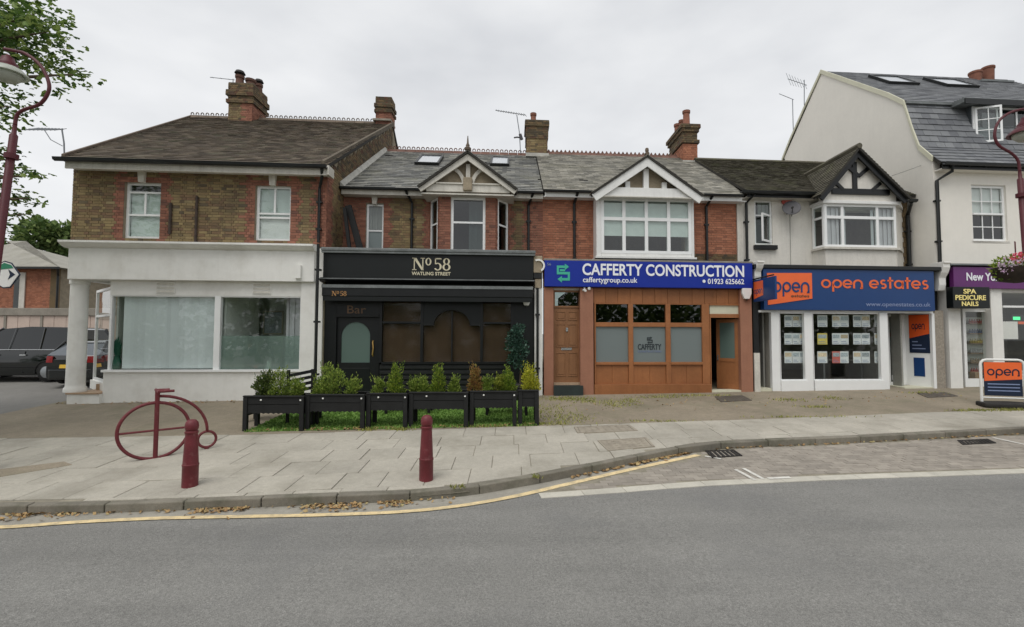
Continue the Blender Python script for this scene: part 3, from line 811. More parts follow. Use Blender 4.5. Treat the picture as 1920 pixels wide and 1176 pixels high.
# ============================================================ corner building with the white shop
A = thing('corner_building', 'brown brick corner building with pale empty-looking shopfront and white round column', 'building', (-8, 0, .3), TERR)
uR = UX(612, 0, 380); uL = UX(136, 0, 380)
wTop = WZ(370, 318, 0)                    # underside of the eaves
wShop = WZ(370, 459, 0)                   # top of the shop cornice
vR, _ = US(736, 236, uR); wR = WZ(540, 226, vR)     # ridge
vE = -.38; wE = WZ(370, 303, vE)
uE0, uE1 = UX(116, vE, 300), UX(613, vE, 318)
uRi0, uRi1 = UX(356, vR, 218), uR + .03
W1 = R(232, 342, 301, 447, 0); W2 = R(478, 349, 545, 451, 0)
W1 = (W1[0], W1[1], W1[2], W2[3] + .02); W2 = (W2[0], W2[1], W1[2], W1[3])
front = flat(0)
backing(A, uL, uR, wShop - .3, wTop, [W1, W2], front, 'mortar')
zones = []
for (a, b, _, _) in (W1, W2): zones += [toothed(a - .2, a), toothed(b, b + .17)]
zones += [toothed(UX(588, 0), uR + 1)]
topw = max(W1[3], W2[3])
def mfA(a, b, j):
    if any(z(a, j) for z in zones): return 1
    if b > topw and b < topw + .12 and any(h[0] - .05 < a < h[1] + .05 for h in (W1, W2)): return 1
    return 0
bricks(MB(), uL, uR + .014, wShop, wTop, [W1, W2], front, mfA).build('brick_facing', ['yellow_brick', 'red_brick'], A, kind='stuff')
# right hand gable wall in the same brick
wBase = .3
gab = [(0, wBase), (0, wE + .02), (vR, wR - .12), (vR + 5, wE), (vR + 5, wBase)]
MB().prism(gab, uR - .2, uR - .001, ax='u').build('gable_wall', 'mortar', A)
def clipA(a, b):
    lim = wE + .0 + (wR - .12 - wE) * a / vR
    return b < lim
bricks(MB(), 0, vR, wShop - .1, wR, [], lambda a, b, c: (uR + c, a, b), lambda a, b, j: 1 if (a < .34 + (.11 if (j // 3) % 2 else 0)) else (2 if b > wE + .2 else 0), clip=clipA).build('brick_facing', ['yellow_brick', 'red_brick', 'dark_brick'], A, kind='stuff')
# left wall: follows the side street
vs4 = lambda v: uL - (uL - (uRi0 + .25)) * v / vR
def side_piece(v0, v1, z0, z1): return MB().hexa([(vs4(v0), v0, z0), (vs4(v0) + .2, v0, z0), (vs4(v1) + .2, v1, z0), (vs4(v1), v1, z0), (vs4(v0), v0, z1), (vs4(v0) + .2, v0, z1), (vs4(v1) + .2, v1, z1), (vs4(v1), v1, z1)])
side_piece(.24, vR + 5, wShop, wTop).build('side_wall', 'yellow_brick', A)
side_piece(2.6, vR + 5, .0, wShop - .002).build('side_wall', 'shop_white', A)
MB().prism([(0.3, wTop), (vR, wR - .25), (vR + 5, wTop)], uL, uL + .15, ax='u').build('side_gable', 'yellow_brick', A)
MB().box(vs4(vR + 5), uR, vR + 4.8, vR + 5, .2, wTop).build('rear_wall', 'yellow_brick', A)
# roof
rfA, frA = slope(A, (uE0, vE, wE), (uE1, vE, wE), (uRi1, vR, wR), (uRi0, vR, wR), .26, .19, 'roof_tile_brown', th=.02)
slope(A, (uRi0 - .5, vR + 5.4, wE), (uE1, vR + 5.4, wE), (uRi1, vR, wR), (uRi0, vR, wR), 1.0, .6, 'roof_tile_brown', name='rear_roof')
ridge(A, (uRi0, vR, wR + .03), (uRi1, vR, wR + .03), 'ridge_grey', 'loop', .4)
# eaves
box('soffit_board', 'old_white', A, uE0 + .05, uE1, vE + .04, 0.02, wE - .2, wE - .16)
box('fascia_board', 'old_white', A, uE0 + .05, uE1, vE + .03, vE + .07, wE - .26, wE - .03)
gutter(A, (uE0 - .12, vE - .06, wE - .02), (uE1 + .02, vE - .06, wE - .02), .085)
box('end_board', 'old_white', A, uE1 - .0, uE1 + .05, vE, .0, wE - .25, wE)
MB().prism([(vE, wE - .02), (vE, wE + .12), (vR, wR + .09), (vR, wR - .08)], uR - .02, uR + .07, ax='u').build('verge', 'mortar_dark', A)
MB().hexa([(uE0 - .02, vE, wE - .02), (uE0 + .06, vE, wE - .02), (uRi0 + .06, vR, wR - .05), (uRi0 - .02, vR, wR - .05), (uE0 - .02, vE, wE + .1), (uE0 + .06, vE, wE + .1), (uRi0 + .06, vR, wR + .07), (uRi0 - .02, vR, wR + .07)]).build('verge', 'ridge_grey', A)
# chimneys
cu = R(429, 160, 473, 232, vR - .55)
wc = WZ(450, 236, vR - .55)
c1 = chimney(A, cu[0], cu[1], vR - .55, vR + .55, wc - .5, cu[3] - .75, [(cu[0] + 1.15, vR - .2, .15, .6, '')] and [(cu[0] + .26, vR - .3, .17, .42, 'cowl'), (cu[1] - .3, vR - .15, .2, .36, ''), (cu[1] - .2, vR + .3, .15, .4, 'cowl')],
    [(cu[3] - .75, cu[3] - .6, .07), (cu[3] - .6, cu[3] - .45, .02), (cu[3] - .45, cu[3] - .22, .08), (cu[3] - .22, cu[3] + .1, .02)], ['yellow_brick', 'red_brick', 'dark_brick'], red=lambda a, b, j: a > cu[1] - .3 - (.1 if j % 4 < 2 else 0), potm='pot_sooty')
box('flashing', 'lead_flashing', A, cu[0] - .05, cu[1] + .1, vR - .75, vR + .6, wc - .12, wc + .06)
cu2 = R(705, 184, 733, 238, vR - .2)
chimney(A, cu2[0], cu2[1], vR - .2, vR + .42, wR - .4, cu2[3] - .62, [], [(cu2[3] - .62, cu2[3] - .5, .05), (cu2[3] - .5, cu2[3] - .4, .01), (cu2[3] - .4, cu2[3] - .24, .06), (cu2[3] - .24, cu2[3] + .05, .01)], ['red_brick', 'red_brick', 'dark_brick'])
box('flashing', 'concrete_cap', A, cu2[0] - .1, cu2[1] + .02, vR - .3, vR + .5, wR + .02, wR + .1)
# windows
wa = window(A, W1[0], W1[1], W1[2], W1[3] + .0, flat(.1), [(.42, []), (.86, [.5]), (1, [])], .065, .05, ['glass_smoke', 'glass_smoke', 'glass_smoke', 'glass'], sill=('concrete_cap', .07), blind=[('blind_white', 0, 1, .0, .42), ('blind_white', 0, 1, .44, .85)], label='sash window with a plain transom light across the top')
wb = window(A, W2[0], W2[1], W2[2], W2[3], flat(.1), [(.42, []), (.5, []), (1, [.5])], .065, .05, ['glass', 'glass_smoke', 'glass_smoke', 'glass_smoke'], sill=('concrete_cap', .07), blind=[('blind_white', 0, 1, 0, .42), ('blind_white', 0, 1, .42, 1)], label='sash window with its lower half filled by a white blind')
for w_, px in ((W1, 264), (W2, 510)):
    c = (w_[0] + w_[1]) / 2
    MB().prism([(c - .07, w_[3] - .02), (c + .07, w_[3] - .02), (c + .1, wTop - .01), (c - .1, wTop - .01)], -.09, .05).build('keystone', 'old_white', A)
room(A, uL + .3, uR - .3, .35, 4, wShop + .02, wTop - .02)
MB().tube([(UX(319, -.05, 410), -.05, WZ(319, 440, 0)), (UX(319, -.05, 410), -.05, WZ(319, 382, 0))], .035).tube([(UX(319, -.05, 410), -.05, WZ(319, 384, 0)), (UX(319, .05, 410), .05, WZ(319, 384, 0))], .035).build('vent_pipe', 'rusty', A)
MB().tube([(UX(368, -.05, 410), -.05, WZ(368, 457, 0)), (UX(368, -.05, 410), -.05, WZ(368, 369, 0))], .032).tube([(UX(368, -.05, 410), -.05, WZ(368, 382, 0)), (UX(368, .05, 410), .05, WZ(368, 382, 0))], .032).build('vent_pipe', 'rusty', A)
ud = UX(596, -.07, 500)
pipe(A, [(UX(606, -.3, 322), vE - .02, wE - .1), (UX(606, -.2, 330), -.28, wE - .28), (ud, -.07, wE - .55), (ud, -.07, wShop + .1)], .04, clips=2)
ud = UX(594, -.42, 580)
pipe(A, [(ud, -.42, wShop - .0), (ud, -.42, base(ud, 13) + .12)], .04, clips=3)
# ---- ground floor
gA = lambda u: base(u, D0 + SH * u) + .12
uS0, uS1 = UX(127, -.2, 495), UX(589, -.2, 495)
wF0, wF1 = WZ(360, 526, -.2), WZ(360, 468, -.2)
box('fascia', 'shop_white', A, uS0, uS1, -.2, .1, wF0, wF1, bevel=.01)
MB().prism([(-.2, wF1 + .002), (-.28, wF1 + .03), (-.4, wShop - .05), (-.4, wShop), (.0, wShop + .04), (.0, wF1)], uS0 - .1, uS1 + .03, ax='u').build('cornice', 'shop_white', A)
box('porch_ceiling', 'shop_white', A, uS0, uS1, .1, 2.4, wF0 + .02, wF0 + .1)
box('side_fascia', 'shop_white', A, uS0, uS0 + .3, .1, 3.5, wF0, wF1)
a0, a1 = UX(205, 0, 620), UX(566, 0, 620)
wg0, wg1 = WZ(390, 693, 0), WZ(390, 555, 0)
wfr = WZ(390, 528, 0)
frz = box('frieze', 'shop_white', A, a0, a1 + .02, -.02, .12, wg1, wfr)
for pa, pb in ((293, 329), (474, 508)):
    q0, q1 = UX(pa, -.03, 540), UX(pb, -.03, 540)
    vt = box('vent', 'shop_white', frz, q0, q1, -.04, -.021, wg1 + .05, wfr - .03)
    for i in range(3):
        z = wg1 + .08 + i * (wfr - wg1 - .1) / 3
        MB().hexa([(q0 + .02, -.055, z), (q1 - .02, -.055, z), (q1 - .02, -.041, z + .02), (q0 + .02, -.041, z + .02), (q0 + .02, -.052, z + .008), (q1 - .02, -.052, z + .008), (q1 - .02, -.041, z + .06), (q0 + .02, -.041, z + .06)]).build('slat', 'old_white', vt)
m0, m1 = UX(402, 0, 620), UX(413, 0, 620)
sf = MB(); sf.box(a0, a0 + .05, -.01, .1, wg0, wg1).box(m0, m1, -.02, .1, wg0, wg1).box(a1 - .05, a1, -.01, .1, wg0, wg1).box(a0, a1, -.005, .1, wg1 - .03, wg1)
sf = sf.build('shop_window', 'upvc', A)
MB().add([(a0, .05, wg0), (m0, .05, wg0), (m0, .05, wg1), (a0, .05, wg1)], [(0, 1, 2, 3)]).build('pane', 'glass', sf)
MB().add([(m1, .05, wg0), (a1, .05, wg0), (a1, .05, wg1), (m1, .05, wg1)], [(0, 1, 2, 3)]).build('pane', 'glass', sf)
zf = wg0 + (wg1 - wg0) * .46
MB().add([(m1, .06, wg0), (a1, .06, wg0), (a1, .06, zf), (m1, .06, zf)], [(0, 1, 2, 3)]).build('frosted_film', 'glass_film', sf)
box('sill', 'upvc', sf, a0 - .1, a1 + .02, -.09, .05, wg0 - .06, wg0)
box('stall_riser', 'shop_white', A, a0 - .08, a1 + .0, -.03, .2, gA(a0) - .3, wg0 - .062)
box('pier', 'shop_white', A, a1 + .002, UX(589, -.12, 600), -.1, .25, gA(a1) - .3, wF0)
# interior of the shop: white blinds on the left, a waiting room on the right
room(A, a0 + .0, a1 + .3, .28, 4.2, gA(-8) - .02, wfr, 'interior_white')
bl = UX(237, .2, 620)
nb = 26
for i in range(nb):
    x0_, x1_ = bl + (m0 - bl) * i / nb, bl + (m0 - bl) * (i + 1) / nb
    MB().hexa([(x0_, .1, wg0 + .02), (x1_ - .004, .115, wg0 + .02), (x1_ - .004, .119, wg0 + .02), (x0_, .104, wg0 + .02), (x0_, .1, wg1 - .0), (x1_ - .004, .115, wg1 - .0), (x1_ - .004, .119, wg1 - .0), (x0_, .104, wg1 - .0)]).build('blind_slat', 'blind_vertical', sf)
for i in range(7):
    x0_ = a1 - .55 + i * .075
    box('curtain', 'curtain', sf, x0_, x0_ + .07, .3 + (.03 if i % 2 else 0), .33 + (.03 if i % 2 else 0), wg0, wg1)
box('partition', 'interior_white', A, m0 + .06, m0 + .12, .3, 2.0, gA(-8), wfr)
# corner porch: column, splayed glazing, plinth and step
uc = UX(146, .12, 620); wcol0 = gA(uc) + .28
rc = (UX(162, .1, 560) - UX(132, .1, 560)) / 2
MB().lathe([(rc * 1.18, 0), (rc * 1.18, .1), (rc * 1.02, .14), (rc, .2), (rc * .93, wF0 - wcol0 - .12), (rc * 1.05, wF0 - wcol0 - .1), (rc * 1.05, wF0 - wcol0)], (uc, .12, wcol0), 24).build('column', 'shop_white', A, smooth='auto')
up0 = UX(127, -.1, 735)
box('plinth', 'shop_white', A, up0, a0 - .083, -.12, 2.2, gA(up0) - .3, wcol0 - .04)
box('step', 'step_wood', A, up0 - .02, a0 - .085, -.15, 2.2, wcol0 - .038, wcol0)
box('step', 'step_wood', A, uc + .2, a0 - .2, .5, 2.2, wcol0, wcol0 + .16)
s0, s1 = Vector((a0 - .02, .12, 0)), Vector((UX(182, 1.5, 620), 1.5, 0))
sd_ = (s1 - s0); ln = sd_.length; sd_.normalize(); sn = Vector((-sd_.y, sd_.x, 0)) * -1
fmS = lambda a, b, c: tuple(s0 + sd_ * a + sn * c + Vector((0, 0, b)))
wq = window(A, 0, ln, wcol0 + .2, wF0 - .15, fmS, [(.72, []), (1, [])], .07, .06, 'glass', label='splayed porch glazing beside the column')
hexf(MB(), fmS, -.02, ln + .02, wcol0 - .04, wcol0 + .2, -.1, .05).build('porch_wall', 'shop_white', A)
# a small white meter box on the fascia
box('meter_box', 'shop_white', A, UX(553, -.26, 510), UX(564, -.26, 510), -.28, -.2, WZ(558, 522, -.26), WZ(558, 497, -.26))

# things inside the white shop
zfl = gA(-8) + .02
def seated_person(loc):
    t = thing('person', 'dark-haired person seated behind the frosted half of the right shop window', 'person', loc)
    x, y, z = LW(*loc)
    J = [((0, 0, .5), .15), ((0, .0, .72), .15), ((0, 0, .95), .16), ((0, 0, 1.06), .11), ((0, 0, 1.13), .055), ((0, -.01, 1.24), .085), ((0, -.01, 1.33), .09),
         ((.18, 0, 1.0), .062), ((.24, -.05, .75), .05), ((.14, -.22, .66), .04), ((-.18, 0, 1.0), .062), ((-.24, -.05, .75), .05), ((-.14, -.22, .66), .04),
         ((.1, -.05, .48), .1), ((.12, -.42, .48), .08), ((.12, -.45, .1), .05), ((.12, -.55, .03), .04), ((-.1, -.05, .48), .1), ((-.12, -.42, .48), .08), ((-.12, -.45, .1), .05), ((-.12, -.55, .03), .04)]
    E = [(0, 1), (1, 2), (2, 3), (3, 4), (4, 5), (5, 6), (3, 7), (7, 8), (8, 9), (3, 10), (10, 11), (11, 12), (0, 13), (13, 14), (14, 15), (15, 16), (0, 17), (17, 18), (18, 19), (19, 20)]
    me = bpy.data.meshes.new('body'); me.from_pydata([(a, -b, c) for (a, b, c), r in J], E, [])
    o = bpy.data.objects.new('body', me); COL.objects.link(o)
    sk = o.modifiers.new('skin', 'SKIN'); o.modifiers.new('sub', 'SUBSURF').levels = 1
    for i, (p, r) in enumerate(J): me.skin_vertices[0].data[i].radius = (r, r)
    me.skin_vertices[0].data[0].use_root = True
    bpy.context.view_layer.update()
    m2 = bpy.data.meshes.new_from_object(o.evaluated_get(bpy.context.evaluated_depsgraph_get()))
    bpy.data.objects.remove(o)
    m2.materials.append(M['skin']); m2.materials.append(M['cloth_teal'])
    for p in m2.polygons: p.material_index = 0 if p.center.z > 1.1 else 1; p.use_smooth = True
    o = bpy.data.objects.new('body', m2); COL.objects.link(o); place(o, Vector((x, y, z)), t)
    hair = MB(False).lathe([(.075, 1.2), (.108, 1.26), (.112, 1.34), (.09, 1.41), (.04, 1.45)], (x, y + .0, z), 14).build('hair', 'hair', t, smooth=True)
    return t
px_ = UX(470, 1.5, 560)
seated_person((px_, 1.5, zfl + .27))
st = thing('chair', 'plain chair the seated person sits on inside the white shop', 'chair', (px_, 1.5, zfl))
box('seat', 'interior_dark', st, px_ - .22, px_ + .22, 1.28, 1.72, zfl + .6, zfl + .65)
for a in (-.19, .19):
    for b in (1.31, 1.69): box('leg', 'interior_dark', st, px_ + a - .02, px_ + a + .02, b - .02, b + .02, zfl, zfl + .6)
box('backrest', 'interior_dark', st, px_ - .2, px_ + .2, 1.24, 1.28, zfl + .65, zfl + 1.0)
def picture(u, w0_, wd, ht, v, label, art):
    t = thing('framed_picture', label, 'picture', (u, v, w0_))
    mb = MB()
    for b in ((u, u + wd, w0_, w0_ + .04), (u, u + wd, w0_ + ht - .04, w0_ + ht), (u, u + .04, w0_ + .04, w0_ + ht - .04), (u + wd - .04, u + wd, w0_ + .04, w0_ + ht - .04)): mb.box(b[0], b[1], v - .03, v, b[2], b[3])
    mb.build('frame', 'stone', t)
    box('print', art, t, u + .04, u + wd - .04, v - .012, v - .002, w0_ + .04, w0_ + ht - .04)
picture(UX(494, 2.6, 600), WZ(494, 627, 2.6), .62, .75, 2.6, 'large framed picture with pale abstract shapes inside the white shop', 'card_photo')
picture(UX(440, 2.6, 600), WZ(440, 626, 2.6), .4, .78, 2.6, 'tall narrow green toned picture left of the larger one in the white shop', 'card_photo')
box('inner_wall', 'interior_white', A, m0 + .13, a1 + .25, 2.62, 2.68, zfl, wfr)
# vase with a spray of reeds in the left end of the window
vu = UX(219, .14, 660)
vz = thing('vase', 'dark green vase of feathery stems at the left end of the shop window', 'vase', (vu, .16, wg0))
MB().lathe([(.075, 0), (.1, .05), (.095, .22), (.06, .33), (.07, .36)], (vu, .16, wg0 + .0), 16).build('pot', 'vase_green', vz, smooth='auto')
mb = MB()
for i in range(90):
    a = random.uniform(-.1, .1); h = random.uniform(.6, .95) - abs(a) * 2
    b = random.uniform(-.03, .03)
    x = vu + a * .4; mb.add([(x, .16 + b * .5, wg0 + .33), (x + .012, .16 + b * .5, wg0 + .33), (vu + a * 1.15 + .006, .16 + b, wg0 + h), (vu + a * 1.15 - .012, .16 + b, wg0 + h * .9)], [(0, 1, 2, 3)])
mb.build('stems', 'vase_green', vz, kind='stuff')
orn = UX(480, .16, 685)
tag(MB().lathe([(.02, 0), (.05, .03), (.055, .07), (.02, .1)], (orn, .16, wg0), 12).build('ornament', 'plastic_red', None, smooth=True), 'small red ornament on the white shop window sill', 'ornament')
orn = UX(504, .16, 685)
tag(MB().lathe([(.06, 0), (.07, .03), (.05, .1), (.055, .2), (.03, .22)], (orn, .16, wg0), 12).build('jar', 'plastic_white', None, smooth='auto'), 'white jar standing on the shop window sill', 'jar')

# ============================================================ No 58, the black fronted bar
B = thing('bar_building', 'brick house with black bar shopfront, canted bay and white timbered gable', 'building', (-2, 1.3, .3), TERR)
VB = 1.3
fB = flat(VB)
uB0 = uR + .0; uB1 = UX(1018, VB, 420)
wBt = WZ(700, 361, VB); wBb = WZ(800, 466, 0) - .35
vRB = 5.8; wRB = WZ(850, 287, vRB)
vEB = VB - .35; wEB = WZ(700, 352, vEB)
N1 = R(686, 382, 719, 475, VB)
bay0, bay1 = UX(806, VB, 400), UX(955, VB, 400)
cant0, cant1 = UX(824, VB - .62, 400), UX(929, VB - .62, 400)
backing(B, uB0, uB1, wBb, wBt, [N1, (bay0 + .15, bay1 - .15, wBb - 1, wBt - .1)], fB, 'mortar')
zb = [toothed(uB0 - 1, N1[0]), toothed(N1[1], N1[1] + .16), toothed(bay0 - .12, bay0 + .2), toothed(bay1 - .2, bay1 + .08), toothed(uB1 - .55, uB1 + 1)]
bricks(MB(), uB0, uB1, wBb, wBt, [N1, (bay0 + .02, bay1 - .02, wBb - 1, wBt + 1)], fB, lambda a, b, j: 1 if any(z(a, j) for z in zb) or (b > N1[3] and b < N1[3] + .2 and a < N1[1] + .2) else 0).build('brick_facing', ['yellow_brick', 'red_brick'], B, kind='stuff')
window(B, N1[0], N1[1], N1[2], N1[3], flat(VB + .08), [(.46, []), (1, [])], .06, .05, ['glass_frost', 'glass'], blind=[('blind_white', 0, 1, 0, .42), ('curtain_dim', 0, 1, .5, 1)], label='narrow white window over the bar')
c_ = (N1[0] + N1[1]) / 2
MB().prism([(c_ - .06, N1[3] - .03), (c_ + .06, N1[3] - .03), (c_ + .09, wBt - .01), (c_ - .09, wBt - .01)], VB - .09, VB + .05).build('keystone', 'old_white', B)
room(B, uB0 + .3, uB1 - .25, VB + .3, VB + 3.5, wBb, wBt - .02)
# main roof
rfB, frB = slope(B, (uB0 + .1, vEB, wEB), (uB1 - .02, vEB, wEB), (uB1 - .02, vRB, wRB), (uB0 + .1, vRB, wRB), .3, .2, 'slate', miss=.012)
slope(B, (uB0 + .1, vRB + 5, wEB), (uB1, vRB + 5, wEB), (uB1, vRB, wRB), (uB0 + .1, vRB, wRB), 1, .6, 'slate', name='rear_roof')
MB().prism([(VB + .1, wBb), (VB + .1, wBt), (vRB, wRB - .2), (vRB + 4.8, wBt), (vRB + 4.8, .2), (VB + .1, .2)], uB1 - .2, uB1 - .02, ax='u').build('party_wall', 'mortar', B)
ridge(B, (uB0 + .12, vRB, wRB + .03), (uB1, vRB, wRB + .03), 'ridge_red', 'loop', .36)
box('fascia_board', 'old_white', B, uB0 + .05, uB1 - .02, vEB + .03, vEB + .07, wEB - .2, wEB - .02)
box('soffit_board', 'old_white', B, uB0 + .05, uB1 - .02, vEB + .05, VB, wEB - .2, wEB - .17)
gutter(B, (uB0 + .02, vEB - .05, wEB - .01), (UX(795, vEB, 355), vEB - .05, wEB - .01), .065)
gutter(B, (UX(968, vEB, 355), vEB - .05, wEB - .01), (uB1 - .02, vEB - .05, wEB - .01), .065)
# pale flashing up the neighbour's gable
MB().hexa([(uB0 + .02, vEB, wEB), (uB0 + .14, vEB, wEB + .02), (uB0 + .14, vRB, wRB + .02), (uB0 + .02, vRB, wRB), (uB0 + .02, vEB, wEB + .16), (uB0 + .12, vEB, wEB + .05), (uB0 + .12, vRB, wRB + .05), (uB0 + .02, vRB, wRB + .16)]).build('flashing', 'lead_flashing', B)
# canted bay in red brick
vb = VB - .62
MBt = MB()
FW = R(845, 370, 910, 480, vb)
backing(B, cant0, cant1, wBb, wBt, [FW], flat(vb), 'mortar', name='bay_wall')
bricks(MBt, cant0, cant1, wBb, wBt, [(FW[0], FW[1], FW[2] - 1, FW[3] + .06)], flat(vb), lambda a, b, j: 0)
for (p, q) in (((bay0, VB), (cant0, vb)), ((cant1, vb), (bay1, VB))):
    P, Q = Vector((*p, 0)), Vector((*q, 0)); d = Q - P; ln = d.length; d.normalize(); n = Vector((d.y, -d.x, 0))
    fm = (lambda P, d, n: lambda a, b, c: tuple(P + d * a + n * c + Vector((0, 0, b))))(P, d, n)
    hole = (.1, ln - .1, wBb - 1, FW[3] + .0)
    backing(B, 0, ln, wBb, wBt, [hole], fm, 'mortar', name='bay_wall', th=.1)
    bricks(MBt, 0, ln, wBb, wBt, [hole], fm, lambda a, b, j: 0)
    window(B, .1, ln - .1, wBb + .05, FW[3], fm, [(.62, []), (1, [])], .06, .05, 'glass_dark', label='narrow side window of the brick bay')
    hexf(MB(), fm, ln / 2 - .07, ln / 2 + .07, FW[3] + .01, wBt, -.02, .07).build('keystone', 'old_white', B)
MBt.build('bay_brick', ['red_brick'], B, kind='stuff')
MB().prism([(bay0, VB), (cant0, vb), (cant1, vb), (bay1, VB)], wBt, wBt + .08, ax='w').build('bay_top', 'old_white', B)
window(B, FW[0], FW[1], FW[2], FW[3], flat(vb + .05), [(.58, []), (1, [])], .075, .055, 'glass_dark', arch=.05, blind=[('curtain', .52, 1, 0, 1)], label='wide arched window in the front of the brick bay')
# gable over the bay
vg = vb - .32
ap = (UX(877, vg, 283), WZ(877, 283, vg)); lf = (UX(783, vg, 352), WZ(783, 351, vg)); rt = (UX(970, vg, 354), WZ(970, 353, vg))
lf = (lf[0], (lf[1] + rt[1]) / 2 - .0); rt = (rt[0], lf[1])
rafter_gable(B, (ap[0], ap[1] - .08), (lf[0], lf[1] - .02), (rt[0], rt[1] - .02), vg, vg + .05, .16, 'old_white')
wt0, wt1 = WZ(877, 358, vg), WZ(877, 343, vg)
MB().prism([(lf[0] + .1, wt0 + .05), (ap[0], ap[1] - .08), (rt[0] - .1, wt0 + .05)], vg + .25, vg + .3).build('pediment', 'stucco_tan', B)
box('tie_beam', 'old_white', B, lf[0] + .22, rt[0] - .22, vg + .1, vg + .25, wt0, wt1 - .02)
box('moulding', 'old_white', B, lf[0] + .5, rt[0] - .5, vg + .06, vg + .22, wt1 - .018, wt1 + .02)
cx_ = ap[0]
box('king_post', 'old_white', B, cx_ - .06, cx_ + .06, vg + .15, vg + .25, wt1 + .2, ap[1] - .33)
for s in (-1, 1):
    A_, B_ = arc(cx_ + s * .68, wt1 - .02, .56, 90, 180 if s > 0 else 0, .1, 10)
    q = [i for i, p in enumerate(A_) if True][3:]
    MB().strip(A_[3:], B_[3:], vg + .16, vg + .25).build('curved_brace', 'old_white', B)
box('corbel_stone', 'stucco_tan', B, cx_ - .13, cx_ + .13, vg + .02, vg + .3, wt0 + .02, wt1 + .18, bevel=.02)
MB().prism([(cx_ - .07, FW[3] + .05), (cx_ + .07, FW[3] + .05), (cx_ + .12, wt0 - .0), (cx_ - .12, wt0 - .0)], vb - .12, vb + .05).build('keystone', 'old_white', B)
box('soffit_board', 'old_white', B, lf[0] + .1, rt[0] - .1, vg + .06, VB, wt0 - .1, wt0 - .06)
# gable roof running back into the main roof
def gable_roof(parent, ap, lf, rt, vg, fr, m, ov=.06, tw=.3, ex=.2, th=.014):
    PL, A_, Sv, nn, Ln = fr
    def v_at(wz): return PL.y + (wz - PL.z) * Sv.y / Sv.z
    va, ve = v_at(ap[1]) + .1, v_at(lf[1]) + .1
    for e, s in ((lf, -1), (rt, 1)):
        PLg = Vector((e[0], vg - ov, e[1])); QLg = Vector((ap[0], vg - ov, ap[1])); QR = Vector((ap[0], va, ap[1])); PRg = Vector((e[0], max(ve, vg + .3), e[1]))
        Ad = Vector((0, 1, 0)); Sd = (QLg - PLg); L_ = Sd.length; Sd.normalize()
        nn2 = Ad.cross(Sd)
        if nn2.z < 0: nn2 = -nn2
        d = nn2 * -.06
        mb = MB().hexa([PLg + d, PRg + d, QR + d, QLg + d, PLg, PRg, QR, QLg]); rf = mb.build('gable_roof', 'roof_deck', parent)
        lp, lq = PRg.y - PLg.y, QR.y - PLg.y
        tiles(MB(), PLg, Ad, Sd, nn2, L_, lambda s_: 0, lambda s_: lp + (lq - lp) * s_ / L_, tw, ex, 0, th).build('roof_covering', m, rf, kind='stuff')
    return va
vaB = gable_roof(B, ap, lf, rt, vg, frB, 'slate')
MB().tube([(ap[0], vg - .05, ap[1] + .05), (ap[0], vaB, ap[1] + .05)], .07, 8).build('ridge_roll', 'ridge_grey', B)
MB().lathe([(.09, 0), (.1, .06), (.05, .1), (.06, .14), (.03, .2), (.012, .42)], (ap[0], vg, ap[1] + .02), 10).build('finial', 'ridge_grey', B, smooth='auto')
# rooflights
def rooflight(parent, fr, x0, x1, y0, y1, vguess, label=None):
    PL, A_, Sv, nn, Ln = fr
    def on(px, py):
        d = ray(px, py); O = Vector((0, 0, H)); n_w = nn.copy()
        # plane in local coordinates: convert the ray
        o_l = Vector((0, -D0, H)); d_l = Vector((d.x, d.y - SH * d.x, d.z))
        t = (PL - o_l).dot(nn) / d_l.dot(nn)
        p = o_l + d_l * t - PL
        return p.dot(A_), p.dot(Sv)
    a0_, s0_ = on(x0, (y0 + y1) / 2)[0], on((x0 + x1) / 2, y1)[1]; a1_, s1_ = on(x1, (y0 + y1) / 2)[0], on((x0 + x1) / 2, y0)[1]
    def q(a, s, n): return PL + A_ * a + Sv * s + nn * n
    mb = MB(); f = .07
    for (p0, p1, r0, r1) in ((a0_, a1_, s0_, s0_ + f), (a0_, a1_, s1_ - f, s1_), (a0_, a0_ + f, s0_ + f, s1_ - f), (a1_ - f, a1_, s0_ + f, s1_ - f)):
        mb.hexa([q(p0, r0, -.02), q(p1, r0, -.02), q(p1, r1, -.02), q(p0, r1, -.02), q(p0, r0, .12), q(p1, r0, .12), q(p1, r1, .12), q(p0, r1, .12)])
    o = mb.build('rooflight', 'gutter_black', parent, label=label)
    MB().add([q(a0_ + f, s0_ + f, .09), q(a1_ - f, s0_ + f, .09), q(a1_ - f, s1_ - f, .09), q(a0_ + f, s1_ - f, .09)], [(0, 1, 2, 3)]).build('pane', 'rooflight', o)
    return on
rooflight(B, frB, 783, 828, 296, 311, 4)
rooflight(B, frB, 920, 955, 299, 313, 4)
cB = R(988, 226, 1026, 292, vRB - .25)
chimney(B, cB[0], cB[1], vRB - .25, vRB + .75, wRB - .5, cB[3] - .75, [(cB[0] + .28, vRB + .2, .13, .5, '')], [(cB[3] - .75, cB[3] - .25, .03), (cB[3] - .25, cB[3] + .0, .07)], ['yellow_brick', 'yellow_brick', 'dark_brick'])
box('flashing', 'lead_flashing', B, cB[0] - .05, cB[1] + .05, vRB - .5, vRB + .4, wRB - .22, wRB - .08)
for px in (772, 991):
    uu = UX(px, VB - .06, 420); e = -.12 if px < 800 else .12
    pipe(B, [(uu + e, vEB - .04, wEB - .08), (uu, VB - .06, wEB - .35), (uu, VB - .06, wBb)], .04, clips=2)
